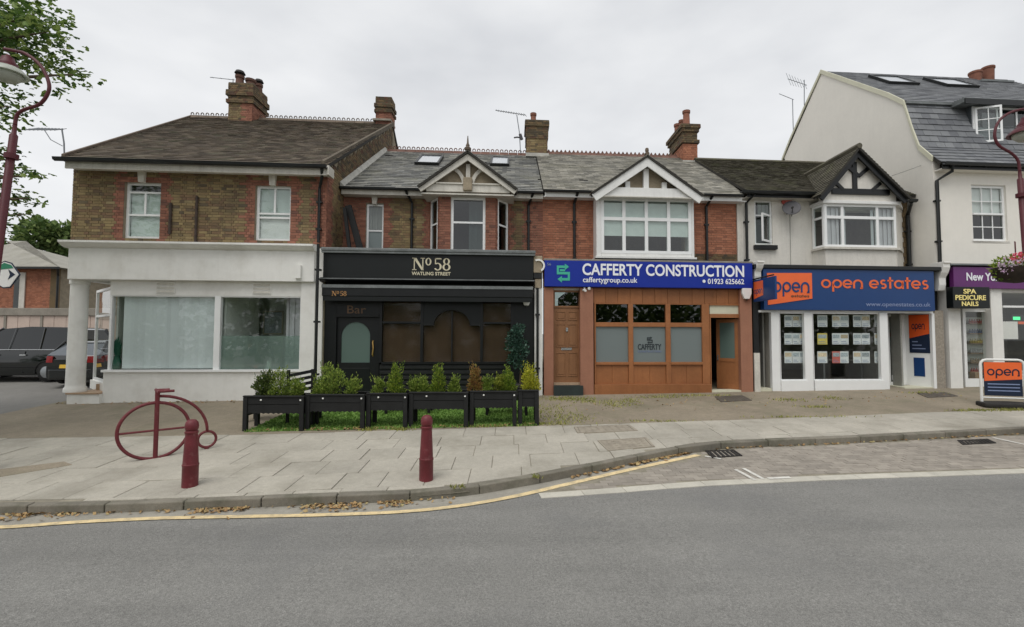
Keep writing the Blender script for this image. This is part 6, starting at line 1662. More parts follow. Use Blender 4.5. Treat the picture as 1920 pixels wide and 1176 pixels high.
# ============================================================ street furniture
def bollard(px, py, hgt):
    p = G(px, py, .12)
    t = thing('bollard', 'dark red tapered bollard standing alone on the slabs in front of the planters', 'bollard', p, 'bollards along the kerb', local=False)
    r = .098
    MB(False).lathe([(r, -.03), (r, .27), (r * 1.04, .275), (r * 1.04, .295), (r * .97, .3), (r * .76, hgt - .2), (r * .84, hgt - .19), (r * .84, hgt - .165), (r * .72, hgt - .155)], p, 22).build('post', 'bollard_red', t, smooth='auto')
    MB(False).lathe([(r * .7, hgt - .158), (r * .82, hgt - .13), (r * .86, hgt - .09), (r * .76, hgt - .04), (r * .5, hgt - .01), (.01, hgt)], p, 22).build('cap', 'bollard_red', t, smooth=True)
    return t
b1_ = bollard(799, 899, .9)
copy_tree(b1_, G(356, 911, .12), .3, 'dark red tapered bollard overlapping the small wheel of the bicycle stand')

def bicycle_stand():
    base_ = G(291, 858, .12); end = G(386, 842, .12)
    t = thing('bicycle_stand', 'dark red metal stand shaped like an old high wheel bicycle', 'bicycle stand', base_, local=False)
    # the plane of the stand runs along the pavement and slightly away
    d = Vector((1, .0, 0)); d = (Vector((end.x, end.y, 0)) - Vector((base_.x, base_.y, 0))).normalized(); n = Vector((-d.y, d.x, 0))
    y_ = base_.y
    def at(px, py):                       # on the stand's own plane
        r = ray(px, py); k = (base_ - Vector((0, 0, H))).dot(n) / r.dot(n); p = Vector((0, 0, H)) + r * k
        return p
    lft, rgt = at(219, 812), at(355, 800); topp, bot = at(294, 755), at(286, 860)
    R_ = (topp - bot).length / 2; R_ = max(R_, .3)
    c = Vector(((lft.x + rgt.x) / 2, (lft.y + rgt.y) / 2, (topp.z + bot.z) / 2))
    c = c - n * (c - base_).dot(n)
    def loop(c, rx, rz, tr, name):
        pts = [c + d * rx * math.cos(2 * math.pi * i / 48) + Vector((0, 0, rz * math.sin(2 * math.pi * i / 48))) for i in range(49)]
        return MB(False).tube(pts, tr, 8, cap=False).build(name, 'bollard_red', t, smooth=True)
    rx = ((rgt - lft).dot(d)) / 2
    loop(c, rx, R_, .026, 'front_wheel')
    MB(False).tube([c - d * rx, c + d * rx], .017, 8).build('spoke', 'bollard_red', t, smooth='auto')
    pt = at(300, 732); pole_x = (base_ - c).dot(d)
    bp = c + d * pole_x
    top = Vector((bp.x, bp.y, pt.z))
    MB(False).tube([Vector((bp.x, bp.y, base_.z - .02)), top], .034, 10).build('fork', 'bollard_red', t, smooth='auto')
    MB(False).tube([top + Vector((0, 0, -.01)) - n * .22, top + Vector((0, 0, -.01)) + n * .25], .024, 8).tube([top - n * .22, top - n * .22 + d * .2], .022, 8).tube([top + n * .0 - d * .02, top + d * .16], .026, 8).build('handlebar', 'bollard_red', t, smooth='auto')
    sc = at(388, 825); sc = sc - n * (sc - base_).dot(n); r2 = .135
    sc.z = base(sc.x, sc.y) + .12 + r2 + .03
    loop(sc, r2, r2, .022, 'rear_wheel')
    a = Vector((bp.x, bp.y, at(296, 743).z)); pts = [a]; ee = sc + Vector((0, 0, r2))
    W = (ee - a).dot(d); Hh = a.z - ee.z
    for i in range(1, 15):
        th = rad(90 - 90 * i / 14)
        pts.append(a + d * W * math.cos(th) + Vector((0, 0, -Hh * (1 - math.sin(th)))))
    MB(False).tube(pts, .024, 8).build('backbone', 'bollard_red', t, smooth=True)
    MB(False).tube([sc - Vector((0, 0, r2)), sc - Vector((0, 0, r2 + .04))], .035, 8).build('foot', 'bollard_red', t)
bicycle_stand()

def lamp_post(px_base, y, pts_px, head_px, label, hr, lean=None):
    """pts_px: the swan neck on the lamp's own plane"""
    foot = P3(px_base[0], px_base[1], y); g = base(foot.x, foot.y) + .12
    t = thing('lamp_post', label, 'street lamp', (foot.x, foot.y, g), 'swan neck street lamps', local=False)
    nk = [P3(a, b, y) for a, b in pts_px]
    ft = Vector((nk[0].x + (lean or 0), y, g))
    MB(False).tube([ft, ft + Vector((0, 0, 1.1))], .1, 14).build('base', 'lamp_red', t, smooth='auto')
    mid = P3(*pts_px[0], y)
    k = (mid - ft)
    MB(False).tube([ft + Vector((0, 0, 1.1)), ft + Vector((0, 0, 1.16)), ft + k * .97, ft + k * .975, mid], [.09, .056, .05, .03, .026], 14).build('pole', 'lamp_red', t, smooth='auto')
    MB(False).tube([ft + k * .9, ft + k * .915], .085, 14).build('collar', 'lamp_red', t, smooth='auto')
    MB(False).tube(smoothp3(nk), .025, 10).build('swan_neck', 'lamp_red', t, smooth=True)
    h = P3(*head_px, y)
    s = hr / .3
    MB(False).lathe([(.03 * s, .34 * s), (.06 * s, .3 * s), (.1 * s, .28 * s), (.12 * s, .2 * s), (.17 * s, .14 * s), (.17 * s, .1 * s), (.22 * s, .06 * s)], h, 20).build('lamp_cap', 'lamp_red', t, smooth='auto')
    MB(False).lathe([(.2 * s, .07 * s), (.26 * s, .02 * s), (.34 * s, -.06 * s), (.35 * s, -.09 * s), (.3 * s, -.085 * s), (.2 * s, .05 * s)], h, 24).build('lamp_shade', 'lamp_shade' if px_base[0] < 500 else 'lamp_red', t, smooth='auto')
    MB(False).lathe([(.26 * s, -.06 * s), (.25 * s, -.14 * s), (.16 * s, -.23 * s), (.02 * s, -.26 * s)], h, 20).build('lamp_bowl', 'lamp_shade', t, smooth=True)
    return t, ft
def smoothp3(P, n=5):
    o_ = []
    for i in range(len(P) - 1):
        p0, p1, p2, p3 = P[max(0, i - 1)], P[i], P[i + 1], P[min(len(P) - 1, i + 2)]
        for k in range(n):
            u = k / n
            o_.append(.5 * ((2 * p1) + (p2 - p0) * u + (2 * p0 - 5 * p1 + 4 * p2 - p3) * u * u + (3 * p1 - p0 - 3 * p2 + p3) * u ** 3))
    return o_ + [P[-1]]
lp1, lpf1 = lamp_post((5, 600), 7.2, [(28, 235), (32, 216), (45, 206), (75, 195), (91, 172), (90, 150), (75, 122), (50, 102), (30, 96), (8, 92)], (14, 132), 'dark red swan neck street lamp at the left with a pale bell shade', .215, lean=-.33)
lp2, lpf2 = lamp_post((1914, 480), 9.2, [(1912, 322), (1909, 302), (1897, 288), (1872, 272), (1865, 250), (1874, 226), (1893, 212), (1912, 206), (1922, 205)], (1926, 244), 'dark red swan neck street lamp at the right carrying a flower basket', .26, lean=.12)
# shield-like direction sign behind the left lamp
sp = P3(14, 515, 7.5)
sg = thing('direction_sign', 'pale green edged pointed sign with a dark arrow on the left lamp post', 'sign', sp, local=False)
hx = .19
pt6 = [(-hx * 1.0, .12), (-.05, .2), (.05, .17), (hx * .95, .0), (.05, -.19), (-.05, -.2), (-hx * 1.0, -.12)]
MB(False).prism([(sp.x + a * 1.1, sp.z + b * 1.1) for a, b in pt6], sp.y, sp.y + .012).build('edge', 'navy_dark', sg)
MB(False).prism([(sp.x + a, sp.z + b) for a, b in pt6], sp.y - .008, sp.y).build('face', 'plastic_white', sg)
MB(False).prism([(sp.x - hx * .9, sp.z + .11), (sp.x - .05, sp.z + .185), (sp.x + .06, sp.z + .15), (sp.x + .1, sp.z + .1), (sp.x - hx * .9, sp.z + .07)], sp.y - .012, sp.y - .0085).build('band', 'sign_teal', sg)
MB(False).prism([(sp.x + .02, sp.z + .08), (sp.x + .13, sp.z - .0), (sp.x + .02, sp.z - .08), (sp.x + .05, sp.z + .0)], sp.y - .012, sp.y - .0085).build('arrow', 'navy_dark', sg)

# A-board of the estate agent
def a_board():
    p = G(1882, 762, .12)
    t = thing('pavement_sign', 'white framed pavement sign with orange and navy panel on a dark base', 'sign', p, local=False)
    d = Vector((.95, -.3, 0)).normalized(); n = Vector((d.y, -d.x, 0)); up = Vector((0, 0, 1))
    W, Hh = .42, 1.12
    def at(a, c, b): return p + d * a + n * c + up * b
    path = [at(-W, 0, .1), at(-W, 0, .5), at(-W, 0, Hh - .12)] + [at(-W + .12 - .12 * math.cos(rad(q)), 0, Hh - .12 + .12 * math.sin(rad(q))) for q in (30, 60, 90)] + [at(W - .12 + .12 * math.sin(rad(q)), 0, Hh - .12 + .12 * math.cos(rad(q))) for q in (0, 30, 60)] + [at(W, 0, Hh - .12), at(W, 0, .5), at(W, 0, .02)]
    MB(False).tube(path, .03, 8).build('frame', 'plastic_white', t, smooth='auto')
    MB(False).tube([at(-W, 0, .2), at(W, 0, .2)], .018, 8).build('rail', 'plastic_white', t)
    def slab_(a0, a1, b0, b1, c0, c1, m, nm, par): return MB(False).hexa([at(a0, c1, b0), at(a1, c1, b0), at(a1, c0, b0), at(a0, c0, b0), at(a0, c1, b1), at(a1, c1, b1), at(a1, c0, b1), at(a0, c0, b1)]).build(nm, m, par)
    pn_ = slab_(-W + .06, W - .05, .25, Hh - .06, -.012, .012, 'navy_dark', 'panel', t)
    MB(False).add([at(-W + .06, .014, .6), at(W - .05, .014, .66), at(W - .05, .014, Hh - .06), at(-W + .06, .014, Hh - .06)], [(0, 1, 2, 3)]).build('panel_field', 'orange_sign', pn_)
    mb = strokes('open', (-W + .12, W - .1, .74, .9), 0, 'navy_dark', pn_, fn=lambda a, b: tuple(UNL(at(a, .018, b))))
    for k in range(3): slab_(-W + .12, W - .1, .36 + .08 * k, .385 + .08 * k, .012, .014, 'letter_grey', 'printed_line', pn_)
    MB(False).prism([(p.x - .62 + .0, p.y - .16), (p.x - .3, p.y - .3), (p.x + .5, p.y - .36), (p.x + .66, p.y - .1), (p.x + .3, p.y + .22), (p.x - .45, p.y + .25)], p.z - .01, p.z + .1, ax='w').build('foot', 'iron_dark', t, bevel=.03)
def UNL(p): return (p.x, p.y - D0 - SH * p.x, p.z)
a_board()

# ============================================================ plants
def leafcloud(mb, pts, n, size, up=.3, flatf=.5, mi=0, asp=.5):
    """leaf-sized faces spread through ellipsoids given as (centre, (rx, ry, rz))"""
    tot = sum(r[0] * r[1] * r[2] for c, r in pts)
    for c, r in pts:
        k = max(4, int(n * r[0] * r[1] * r[2] / tot))
        for i in range(k):
            while True:
                q = Vector((random.uniform(-1, 1), random.uniform(-1, 1), random.uniform(-1, 1)))
                if .15 < q.length < 1 and random.random() < q.length + .25: break
            p = Vector((c[0] + q.x * r[0], c[1] + q.y * r[1], c[2] + q.z * r[2]))
            d = Vector((q.x + random.uniform(-.6, .6), q.y + random.uniform(-.6, .6), q.z * .6 + up + random.uniform(-.4, .4))).normalized()
            s = d.cross(Vector((random.uniform(-1, 1), random.uniform(-1, 1), random.uniform(-1, 1)))).normalized()
            L_ = size * random.uniform(.6, 1.3); w_ = L_ * asp
            mb.add([p, p + d * L_ * .5 + s * w_ * .5, p + d * L_, p + d * L_ * .5 - s * w_ * .5], [(0, 1, 2, 3)], mi)
    return mb
# planters: a stepped row of dark timber troughs on legs
yp0 = G(455, 808, .12).y; 
spans = [(455, 570, 742), (572, 684, 739), (686, 764, 737), (766, 878, 735), (880, 969, 733), (971, 1011, 731)]
names = ['first from the left, under a dark bush', 'second from the left, under the largest shrub', 'third from the left, under a pointed shrub', 'behind the right bollard', 'beneath the rust coloured conifer', 'narrow end one holding the yellow conifer']
PLT = []
yfront = lambda x: G(735, 803, .12).y + .075 * (x - G(735, 803, .12).x)
for k, (xa, xb, yt) in enumerate(spans):
    gp = [G(x, 806, .12) for x in (xa, xb)]
    yy = yfront((gp[0].x + gp[1].x) / 2)
    a, b = P3(xa, 780, yy).x + .006, P3(xb, 780, yy).x - .006
    zt = P3((xa + xb) / 2, yt, yy).z
    dpt = .48
    g0 = min(base(a, yy), base(b, yy)) + .12
    t = thing('planter', 'black timber planter on legs, ' + names[k], 'planter', ((a + b) / 2, yy, g0), 'trough planters fencing the bar terrace', local=False)
    zb = zt - .36
    tb = MB(False)
    def bx(a0, a1, c0, c1, z0, z1, nm, m='black_wood'): return MB(False).box(a0, a1, c0, c1, z0, z1).build(nm, m, t, bevel=.006, bseg=1)
    for s_, (c0, c1) in enumerate(((yy, yy + .025), (yy + dpt - .025, yy + dpt))):
        bx(a, b, c0, c1, zb + .185, zt - .035, 'plank'); 
        wav = [(a + (b - a) * i / 24, zb + .02 * (1 if i % 2 else 0)) for i in range(25)]
        MB(False).strip(wav, [(x, zb + .18) for x, z in wav], c0, c1).build('plank', 'black_wood', t)
    bx(a, a + .025, yy + .026, yy + dpt - .026, zb, zt - .035, 'end_board'); bx(b - .025, b, yy + .026, yy + dpt - .026, zb, zt - .035, 'end_board')
    for q in ((a - .01, b + .01, yy - .03, yy + .05), (a - .01, b + .01, yy + dpt - .05, yy + dpt + .03)): bx(q[0] + .008, q[1] - .008, q[2], q[3], zt - .033, zt, 'rim')
    MB(False).box(a + .03, b - .03, yy + .03, yy + dpt - .03, zb + .1, zt - .06).build('soil', 'soil', t)
    for xx in (a + .0, b - .085):
        for c in (yy - .022, yy + dpt - .06): MB(False).box(xx, xx + .085, c, c + .08, base(xx, c) + .115, zt - .036).build('leg', 'black_wood', t, bevel=.006, bseg=1)
    for f in (.3, .95) if k < 5 else (.0,):
        if f: MB(False).lathe([(.018, 0), (.018, .01)], (a + (b - a) * f, yy - .03, zt - .09), 8).box(a + (b - a) * f - .014, a + (b - a) * f + .014, yy - .034, yy - .025, zt - .1, zt - .07).build('light', 'plastic_white', t)
    PLT.append((a, b, yy, zt))
# shrubs: px, top y, half width px, trough, material, shape
shr = [(500, 698, 24, 0, 'leaf_dark_mix', 'spreading dark green bush at the left end of the planters'), (526, 690, 24, 0, 'leaf_green', 'tall loose green shrub in the left planter'), (556, 712, 18, 0, 'leaf_green', 'low light green shrub next to the drainpipe'),
       (600, 708, 14, 1, 'leaf_green', 'small green shrub beside the pier foot, left of a bigger one'), (626, 684, 30, 1, 'leaf_green', 'largest rounded green shrub, in front of the bar door'), (662, 711, 18, 1, 'leaf_green', 'low round shrub to the right of the largest one'),
       (708, 712, 15, 2, 'leaf_green', 'small low shrub left of the tall pointed light green one'), (742, 682, 18, 2, 'leaf_bright', 'tall pointed light green conifer in the short planter'),
       (776, 711, 13, 3, 'leaf_green', 'low shrub, left one of a touching pair'), (794, 708, 12, 3, 'leaf_green', 'low shrub, right one of a touching pair'), (822, 684, 16, 3, 'leaf_bright', 'slim upright yellow-green conifer behind the right bollard'), (852, 707, 13, 3, 'leaf_green', 'small round shrub left of the rusty conifer'),
       (890, 684, 15, 4, 'leaf_rust', 'rust coloured dying conifer'), (915, 709, 14, 4, 'leaf_green', 'low shrub right of the rusty conifer'), (936, 706, 14, 4, 'leaf_lime2', 'yellowish green low shrub under the dark bush'), (953, 692, 16, 4, 'leaf_bright', 'light green conifer beside the dark potted bush'),
       (993, 684, 20, 5, 'leaf_lime', 'bright yellow conifer in the end planter')]
mat('leaf_bright', (1, 1, 1), .6, .15, 3, ramp=[(0, srgb(70, 96, 28)), (.5, srgb(112, 138, 44)), (1, srgb(160, 172, 66))], trans=.3)
mat('leaf_lime2', (1, 1, 1), .6, .15, 3, ramp=[(0, srgb(84, 100, 30)), (.5, srgb(128, 142, 50)), (1, srgb(170, 172, 74))], trans=.3)
mat('leaf_dark_mix', (1, 1, 1), .6, .15, 3, ramp=[(0, srgb(50, 64, 30)), (.5, srgb(76, 96, 44)), (1, srgb(116, 128, 66))], trans=.3)
for (px, pt, hw, k, m, lab) in shr:
    a, b, yy, zt = PLT[k]; y = yy + .24
    top = P3(px, pt, y); x = min(max(top.x, a + .05), b - .05); wd = hw / 900 * y; zz = zt - .05; hh = top.z - zz
    t = thing('shrub', lab, 'shrub', (x, y, zz), 'shrubs in the trough planters', local=False)
    mb = MB(False); cl = []
    tall = hh > wd * 2.2
    for i in range(9):
        f = i / 8
        rr = wd * ((1 - f) ** .6 * .85 + .12) if tall else wd * (1 - (f - .35) ** 2 * 1.2) * .62
        off = wd * (.12 if tall else .42)
        cl.append(((x + random.uniform(-off, off), y + random.uniform(-off, off) * .7, zz + hh * (.08 + f * .84)), (max(rr, .04), max(rr, .04) * .85, hh * .13)))
    leafcloud(mb, cl, int(700 + 5200 * wd * hh), .05 if m not in ('leaf_dark_mix',) else .06, up=.9, asp=.42)
    for i in range(int(14)):                                     # stray shoots
        q = Vector((x + random.uniform(-.7, .7) * wd, y + random.uniform(-.5, .5) * wd, zz + hh * random.uniform(.5, .9))); d = Vector((random.uniform(-.5, .5), random.uniform(-.3, .3), 1)).normalized() * random.uniform(.08, .16)
        for j in range(7):
            pp = q + d * j / 6; s = Vector((random.uniform(-1, 1), random.uniform(-1, 1), .6)).normalized() * .04
            mb.add([pp, pp + s * .5 + d * .1, pp + s, pp + s * .5 - d * .1], [(0, 1, 2, 3)])
    mb.build('foliage', m, t, kind='stuff')
    MB(False).tube([(x, y, zz - .08), (x + .01, y, zz + hh * .3), (x, y, zz + hh * .7)], [.014, .012, .006], 6).build('stem', 'bark', t)
# artificial turf on the terrace and the seats behind the planters
tl, tr_ = P3(462, 790, yfront(-5)).x, P3(1012, 790, yfront(.5)).x
tf = MB(False)
for i in range(16000):
    x = random.uniform(tl, tr_); y = random.uniform(yfront(x) - .06, D0 + SH * x - .1)
    if y > yfront(x) + 2.2: continue
    z = base(x, y) + .116; h = random.uniform(.03, .055) * (1.8 if y < yfront(x) and random.random() < .3 else 1); a = random.uniform(0, 6.28); dx_, dy_ = .018 * math.cos(a), .018 * math.sin(a)
    tf.add([(x - dx_, y - dy_, z), (x + dx_, y + dy_, z), (x + random.uniform(-.03, .03), y + random.uniform(-.03, .03), z + h)], [(0, 1, 2)])
tag(tf.build('artificial_grass', 'turf', None), kind='stuff')
sheet(tl, tr_, lambda x: yfront(x) - .04, lambda x: D0 + SH * x - .06, .121, 30, 12).build('turf_base', 'turf', kind='structure')
def bench(px, w_, label, y_off, hgt=.42, back=True):
    xx = P3(px, 770, yfront(0) + y_off).x; y = yfront(xx) + y_off; z = base(xx, y) + .12
    t = thing('bench', label, 'bench', (xx, y, z), 'dark benches on the bar terrace', local=False)
    for k in range(4): MB(False).box(xx - w_ / 2, xx + w_ / 2, y - .2 + k * .11, y - .11 + k * .11, z + hgt, z + hgt + .03).build('slat', 'black_wood', t)
    for sx in (-1, 1):
        for sy in (-.18, .18): MB(False).box(xx + sx * (w_ / 2 - .06) - .03, xx + sx * (w_ / 2 - .06) + .03, y + sy - .03, y + sy + .03, z, z + hgt - .002).build('leg', 'black_wood', t)
        MB(False).box(xx + sx * (w_ / 2 - .06) - .02, xx + sx * (w_ / 2 - .06) + .02, y - .149, y + .149, z + .12, z + .16).build('stretcher', 'black_wood', t)
    if back:
        for k in range(3): MB(False).box(xx - w_ / 2, xx + w_ / 2, y + .23, y + .26, z + hgt + .16 + k * .14, z + hgt + .26 + k * .14).build('backrest_slat', 'black_wood', t)
        for sx in (-1, 1): MB(False).box(xx + sx * (w_ / 2 - .06) - .03, xx + sx * (w_ / 2 - .06) + .03, y + .2, y + .228, z + hgt + .032, z + hgt + .58).build('back_post', 'black_wood', t)
bench(545, 1.5, 'dark slatted bench at the left end of the terrace behind the planters', .95, back=False)
bench(770, 1.1, 'dark bench half hidden behind the middle planters', 1.5, back=False)
bench(950, 1.0, 'dark bench behind the right hand planters', 1.1, back=False)
# slatted back of a chair between pier and planter
ch_x = P3(568, 712, yfront(-4) + .7).x
t = thing('chair', 'black slat-backed chair beside the drainpipe behind the left planter', 'chair', (ch_x, yfront(-4) + .8, base(ch_x, 10) + .12), local=False)
y0 = yfront(ch_x) + .6; z0 = base(ch_x, y0) + .12
for k in range(4):
    MB(False).hexa([(ch_x - .25, y0, z0 + .6 + k * .12), (ch_x + .12, y0 + .28, z0 + .68 + k * .12), (ch_x + .12, y0 + .31, z0 + .68 + k * .12), (ch_x - .25, y0 + .03, z0 + .6 + k * .12), (ch_x - .25, y0, z0 + .67 + k * .12), (ch_x + .12, y0 + .28, z0 + .75 + k * .12), (ch_x + .12, y0 + .31, z0 + .75 + k * .12), (ch_x - .25, y0 + .03, z0 + .67 + k * .12)]).build('backrest_slat', 'black_wood', t)
for (x, y) in ((ch_x - .25, y0), (ch_x + .14, y0 + .3)): MB(False).box(x - .025, x + .025, y - .03, y + .03, z0, z0 + 1.12).build('leg', 'black_wood', t)
MB(False).box(ch_x - .2, ch_x + .3, y0 + .06, y0 + .5, z0 + .43, z0 + .47).build('seat', 'black_wood', t)
for (x, y) in ((ch_x - .16, y0 + .46), (ch_x + .26, y0 + .46)): MB(False).box(x - .025, x + .025, y - .03, y + .03, z0, z0 + .428).build('leg', 'black_wood', t)
# potted dark leaved bush by the right end of the bar
pb = LW(UX(975, -.6, 680), -.6, 0); gz_ = base(pb.x, pb.y) + .12
t = thing('potted_bush', 'tall dark blue-green bush standing in front of the right bar pier', 'bush', (pb.x, pb.y, gz_), local=False)
tz = P3(975, 610, pb.y).z
MB(False).lathe([(.17, 0), (.21, .05), (.24, .4), (.22, .42), (.2, .36)], (pb.x, pb.y, gz_), 16).build('pot', 'iron_dark', t, smooth='auto')
MB(False).tube([(pb.x, pb.y, gz_ + .3), (pb.x + .02, pb.y, gz_ + 1.0), (pb.x - .03, pb.y, tz - .5)], [.025, .02, .012], 6).build('stem', 'bark', t)
mb = MB(False)
leafcloud(mb, [((pb.x + random.uniform(-.16, .2), pb.y + random.uniform(-.15, .15), gz_ + .85 + (tz - gz_ - .95) * i / 11), (.24 * (1 - abs(i / 11 - .55) * .9), .22, .13)) for i in range(12)], 1500, .085, up=.25, asp=.55)
mb.build('foliage', 'leaf_dark', t, kind='stuff')
# hanging basket on the right lamp
hb = P3(1906, 512, 9.05)
t = thing('hanging_basket', 'dark hanging basket of pink and pale flowers on the right lamp post', 'flower basket', hb, local=False)
MB(False).lathe([(.05, -.02), (.25, .02), (.34, .14), (.36, .27), (.33, .27), (.3, .15)], hb - Vector((0, 0, .17)), 18).build('basket', 'wicker', t, smooth='auto')
MB(False).tube([hb + Vector((0, 0, .1)), hb + Vector((.05, .05, .6)), hb + Vector((.12, .12, .62))], .012, 6).build('bracket', 'lamp_red', t)
mb = MB(False)
leafcloud(mb, [((hb.x, hb.y, hb.z + .18), (.36, .34, .16)), ((hb.x - .3, hb.y, hb.z + .1), (.14, .14, .16)), ((hb.x - .26, hb.y, hb.z - .05), (.09, .1, .14))], 420, .07, up=.3)
mb.build('foliage', 'leaf_bright', t, kind='stuff')
mb = MB(False)
leafcloud(mb, [((hb.x - .12, hb.y - .15, hb.z + .26), (.1, .08, .08)), ((hb.x - .02, hb.y - .2, hb.z + .33), (.07, .07, .06))], 90, .05, asp=.9); mb.build('pink_blooms', 'flower_pink', t, kind='stuff')
mb = MB(False)
leafcloud(mb, [((hb.x - .28, hb.y - .12, hb.z + .1), (.13, .1, .16)), ((hb.x - .05, hb.y - .25, hb.z + .16), (.22, .1, .1))], 170, .045, asp=.9); mb.build('pale_blooms', 'flower_pale', t, kind='stuff')

# fallen leaves in the gutter and weeds on the forecourt
lt = MB(False)
def litter(px0, px1, py0, py1, n, off, sz=.05, spread=.09):
    for i in range(n):
        f = random.random(); c = G(px0 + (px1 - px0) * f, py0 + (py1 - py0) * f, off)
        x, y = c.x + random.gauss(0, .03), c.y + random.gauss(0, spread)
        if y > yk(x) - .0 and off < .1: y = yk(x) - .01 - abs(random.gauss(0, .03))
        z = base(x, y) + off + random.uniform(.008, .02); a = random.uniform(0, 6.28); s = sz * random.uniform(.5, 1.2)
        u = Vector((math.cos(a) * s, math.sin(a) * s, random.uniform(-.01, .015))); v = Vector((-math.sin(a) * s * .5, math.cos(a) * s * .5, random.uniform(0, .015)))
        p = Vector((x, y, z)); lt.add([p - u, p + v, p + u, p - v], [(0, 1, 2, 3)])
litter(0, 60, 971, 968, 60, .01, .035); litter(90, 140, 967, 965, 30, .01, .03); litter(365, 465, 958, 955, 110, .01, .035); litter(570, 680, 952, 949, 150, .01, .035); litter(715, 770, 945, 941, 70, .01, .035); litter(0, 860, 962, 935, 110, .01, .03); litter(1180, 1290, 871, 848, 160, .01, spread=.05)
litter(1320, 1900, 842, 812, 160, .012, .035, .05); litter(470, 1010, 808, 796, 260, .125, .035, .05); litter(1060, 1180, 880, 862, 40, .01)
litter(100, 560, 757, 752, 130, .122, .04, .12); litter(1060, 1800, 765, 742, 150, .12, .03, .35)
tag(lt.build('fallen_leaves', 'leaf_litter', None), kind='stuff')
wd_ = MB(False)
def weeds(px, py, n, rx, ry, h=.05):
    c = G(px, py, .12)
    for i in range(n):
        x, y = c.x + random.gauss(0, rx), c.y + random.gauss(0, ry); z = base(x, y) + .115
        a = random.uniform(0, 6.28); d = Vector((math.cos(a), math.sin(a), 0)) * .012; t_ = Vector((random.uniform(-.04, .04), random.uniform(-.04, .04), h * random.uniform(.4, 1.3)))
        p = Vector((x, y, z)); wd_.add([p - d, p + d, p + t_], [(0, 1, 2)])
for (px, py, n, rx, ry) in ((1035, 770, 160, .25, .4), (1060, 748, 220, .3, .12), (1100, 752, 90, .2, .15), (1150, 758, 110, .2, .2), (1180, 752, 80, .15, .2), (1235, 745, 90, .3, .08), (1300, 742, 120, .5, .06), (1060, 785, 150, .3, .25), (1480, 750, 60, .2, .1), (1530, 763, 60, .2, .05), (1560, 747, 50, .15, .1), (1735, 737, 60, .25, .08), (1830, 770, 120, .25, .04), (1900, 769, 120, .2, .04), (1010, 795, 120, .25, .05), (260, 752, 60, .4, .05), (420, 748, 60, .3, .04), (1230, 790, 50, .4, .03), (1500, 782, 60, .6, .03), (690, 806, 60, .08, .04), (750, 806, 90, .1, .04), (900, 800, 80, .3, .03), (1005, 895, 14, .03, .03), (860, 913, 14, .06, .03)):
    weeds(px, py, int(n * 1.8), rx * 1.15, ry * 1.15)
tag(wd_.build('weeds', 'weed', None), kind='stuff')

# ============================================================ aerials
def aerial(name, label, mast, boom, els, n, loc, extra=None, m='aerial_metal', el_dir=(0, 1, 0)):
    t = thing(name, label, 'aerial', loc, 'aerials on the roofs', local=False)
    MB(False).tube(mast, .018, 6).build('mast', m, t)
    b0, b1 = Vector(boom[0]), Vector(boom[1])
    MB(False).tube([b0, b1], .014, 6).build('boom', m, t)
    d = Vector(el_dir).normalized(); mb = MB(False)
    for i in range(n):
        c = b0.lerp(b1, (i + .3) / n); l = els * (1 - .35 * i / n)
        mb.tube([c - d * l, c + d * l], .009, 5)
    mb.build('elements', m, t, kind='stuff')
    if extra: extra(t)
    return t
yA = 12.6
m0_, m1_ = P3(118, 300, yA), P3(116, 242, yA)
def brk(t):
    MB(False).tube([m1_.lerp(m0_, .55), P3(95, 262, yA), P3(82, 242, yA)], .012, 6).build('stay', 'aerial_metal', t)
aerial('roof_aerial', 'thin aerial on a bracket at the left eaves corner', [P3(121, 303, yA), P3(120, 268, yA), m1_], (P3(54, 242, yA), P3(118, 243, yA)), .22, 9, m0_, brk, el_dir=(.35, .8, .5))
yB_ = D0 + vRB - .1
def dishy(t):
    p = P3(974, 258, yB_ - .1)
    MB(False).tube([p, p + Vector((-.1, -.03, .0)), p + Vector((-.22, -.05, -.03))], .03, 6).tube([p + Vector((.02, -.05, .12)), p + Vector((.1, -.02, -.1))], .06, 8).build('small_dish', 'dish_grey', t)
aerial('roof_aerial', 'tilted television aerial beside the chimney over the bar', [P3(976, 288, yB_), P3(974, 250, yB_), P3(969, 216, yB_)], (P3(986, 216, yB_), P3(929, 207, yB_)), .26, 12, P3(976, 288, yB_), dishy, el_dir=(.25, .9, .2))
yE_ = prof[6][0] + D0 + SH * uG
aerial('roof_aerial', 'broad aerial high on the rear slope of the white gable', [P3(1516, 205, yE_), P3(1508, 196, yE_), P3(1508, 150, yE_)], (P3(1477, 148, yE_), P3(1513, 160, yE_)), .5, 7, P3(1516, 205, yE_), el_dir=(.1, .5, .8))
yE2 = prof[7][0] + D0 + SH * uG
aerial('roof_aerial', 'thin bent mast aerial low behind the white gable', [P3(1488, 262, yE2), P3(1487, 230, yE2), P3(1486, 186, yE2)], (P3(1461, 176, yE2), P3(1488, 187, yE2)), .2, 3, P3(1488, 262, yE2), el_dir=(.1, .7, .5))
yC_ = D0 + vR
t = aerial('roof_aerial', 'thin horizontal aerial rod left of the big chimney', [P3(437, 156, yC_), P3(437, 148, yC_)], (P3(394, 145, yC_), P3(440, 150, yC_)), .05, 3, P3(437, 156, yC_))
# telephone wire to the gable
t = bpy.data.objects
MBw = MB(False).tube([P3(1672, 330, D0 + 1.8), P3(1715, 315, D0 + 1.5), P3(1750, 300, D0 + .95 + 1.2)], .01, 5).build('telephone_wire', 'interior')
tag(MBw, 'thin wire running from the black gable to the white building', 'wire')

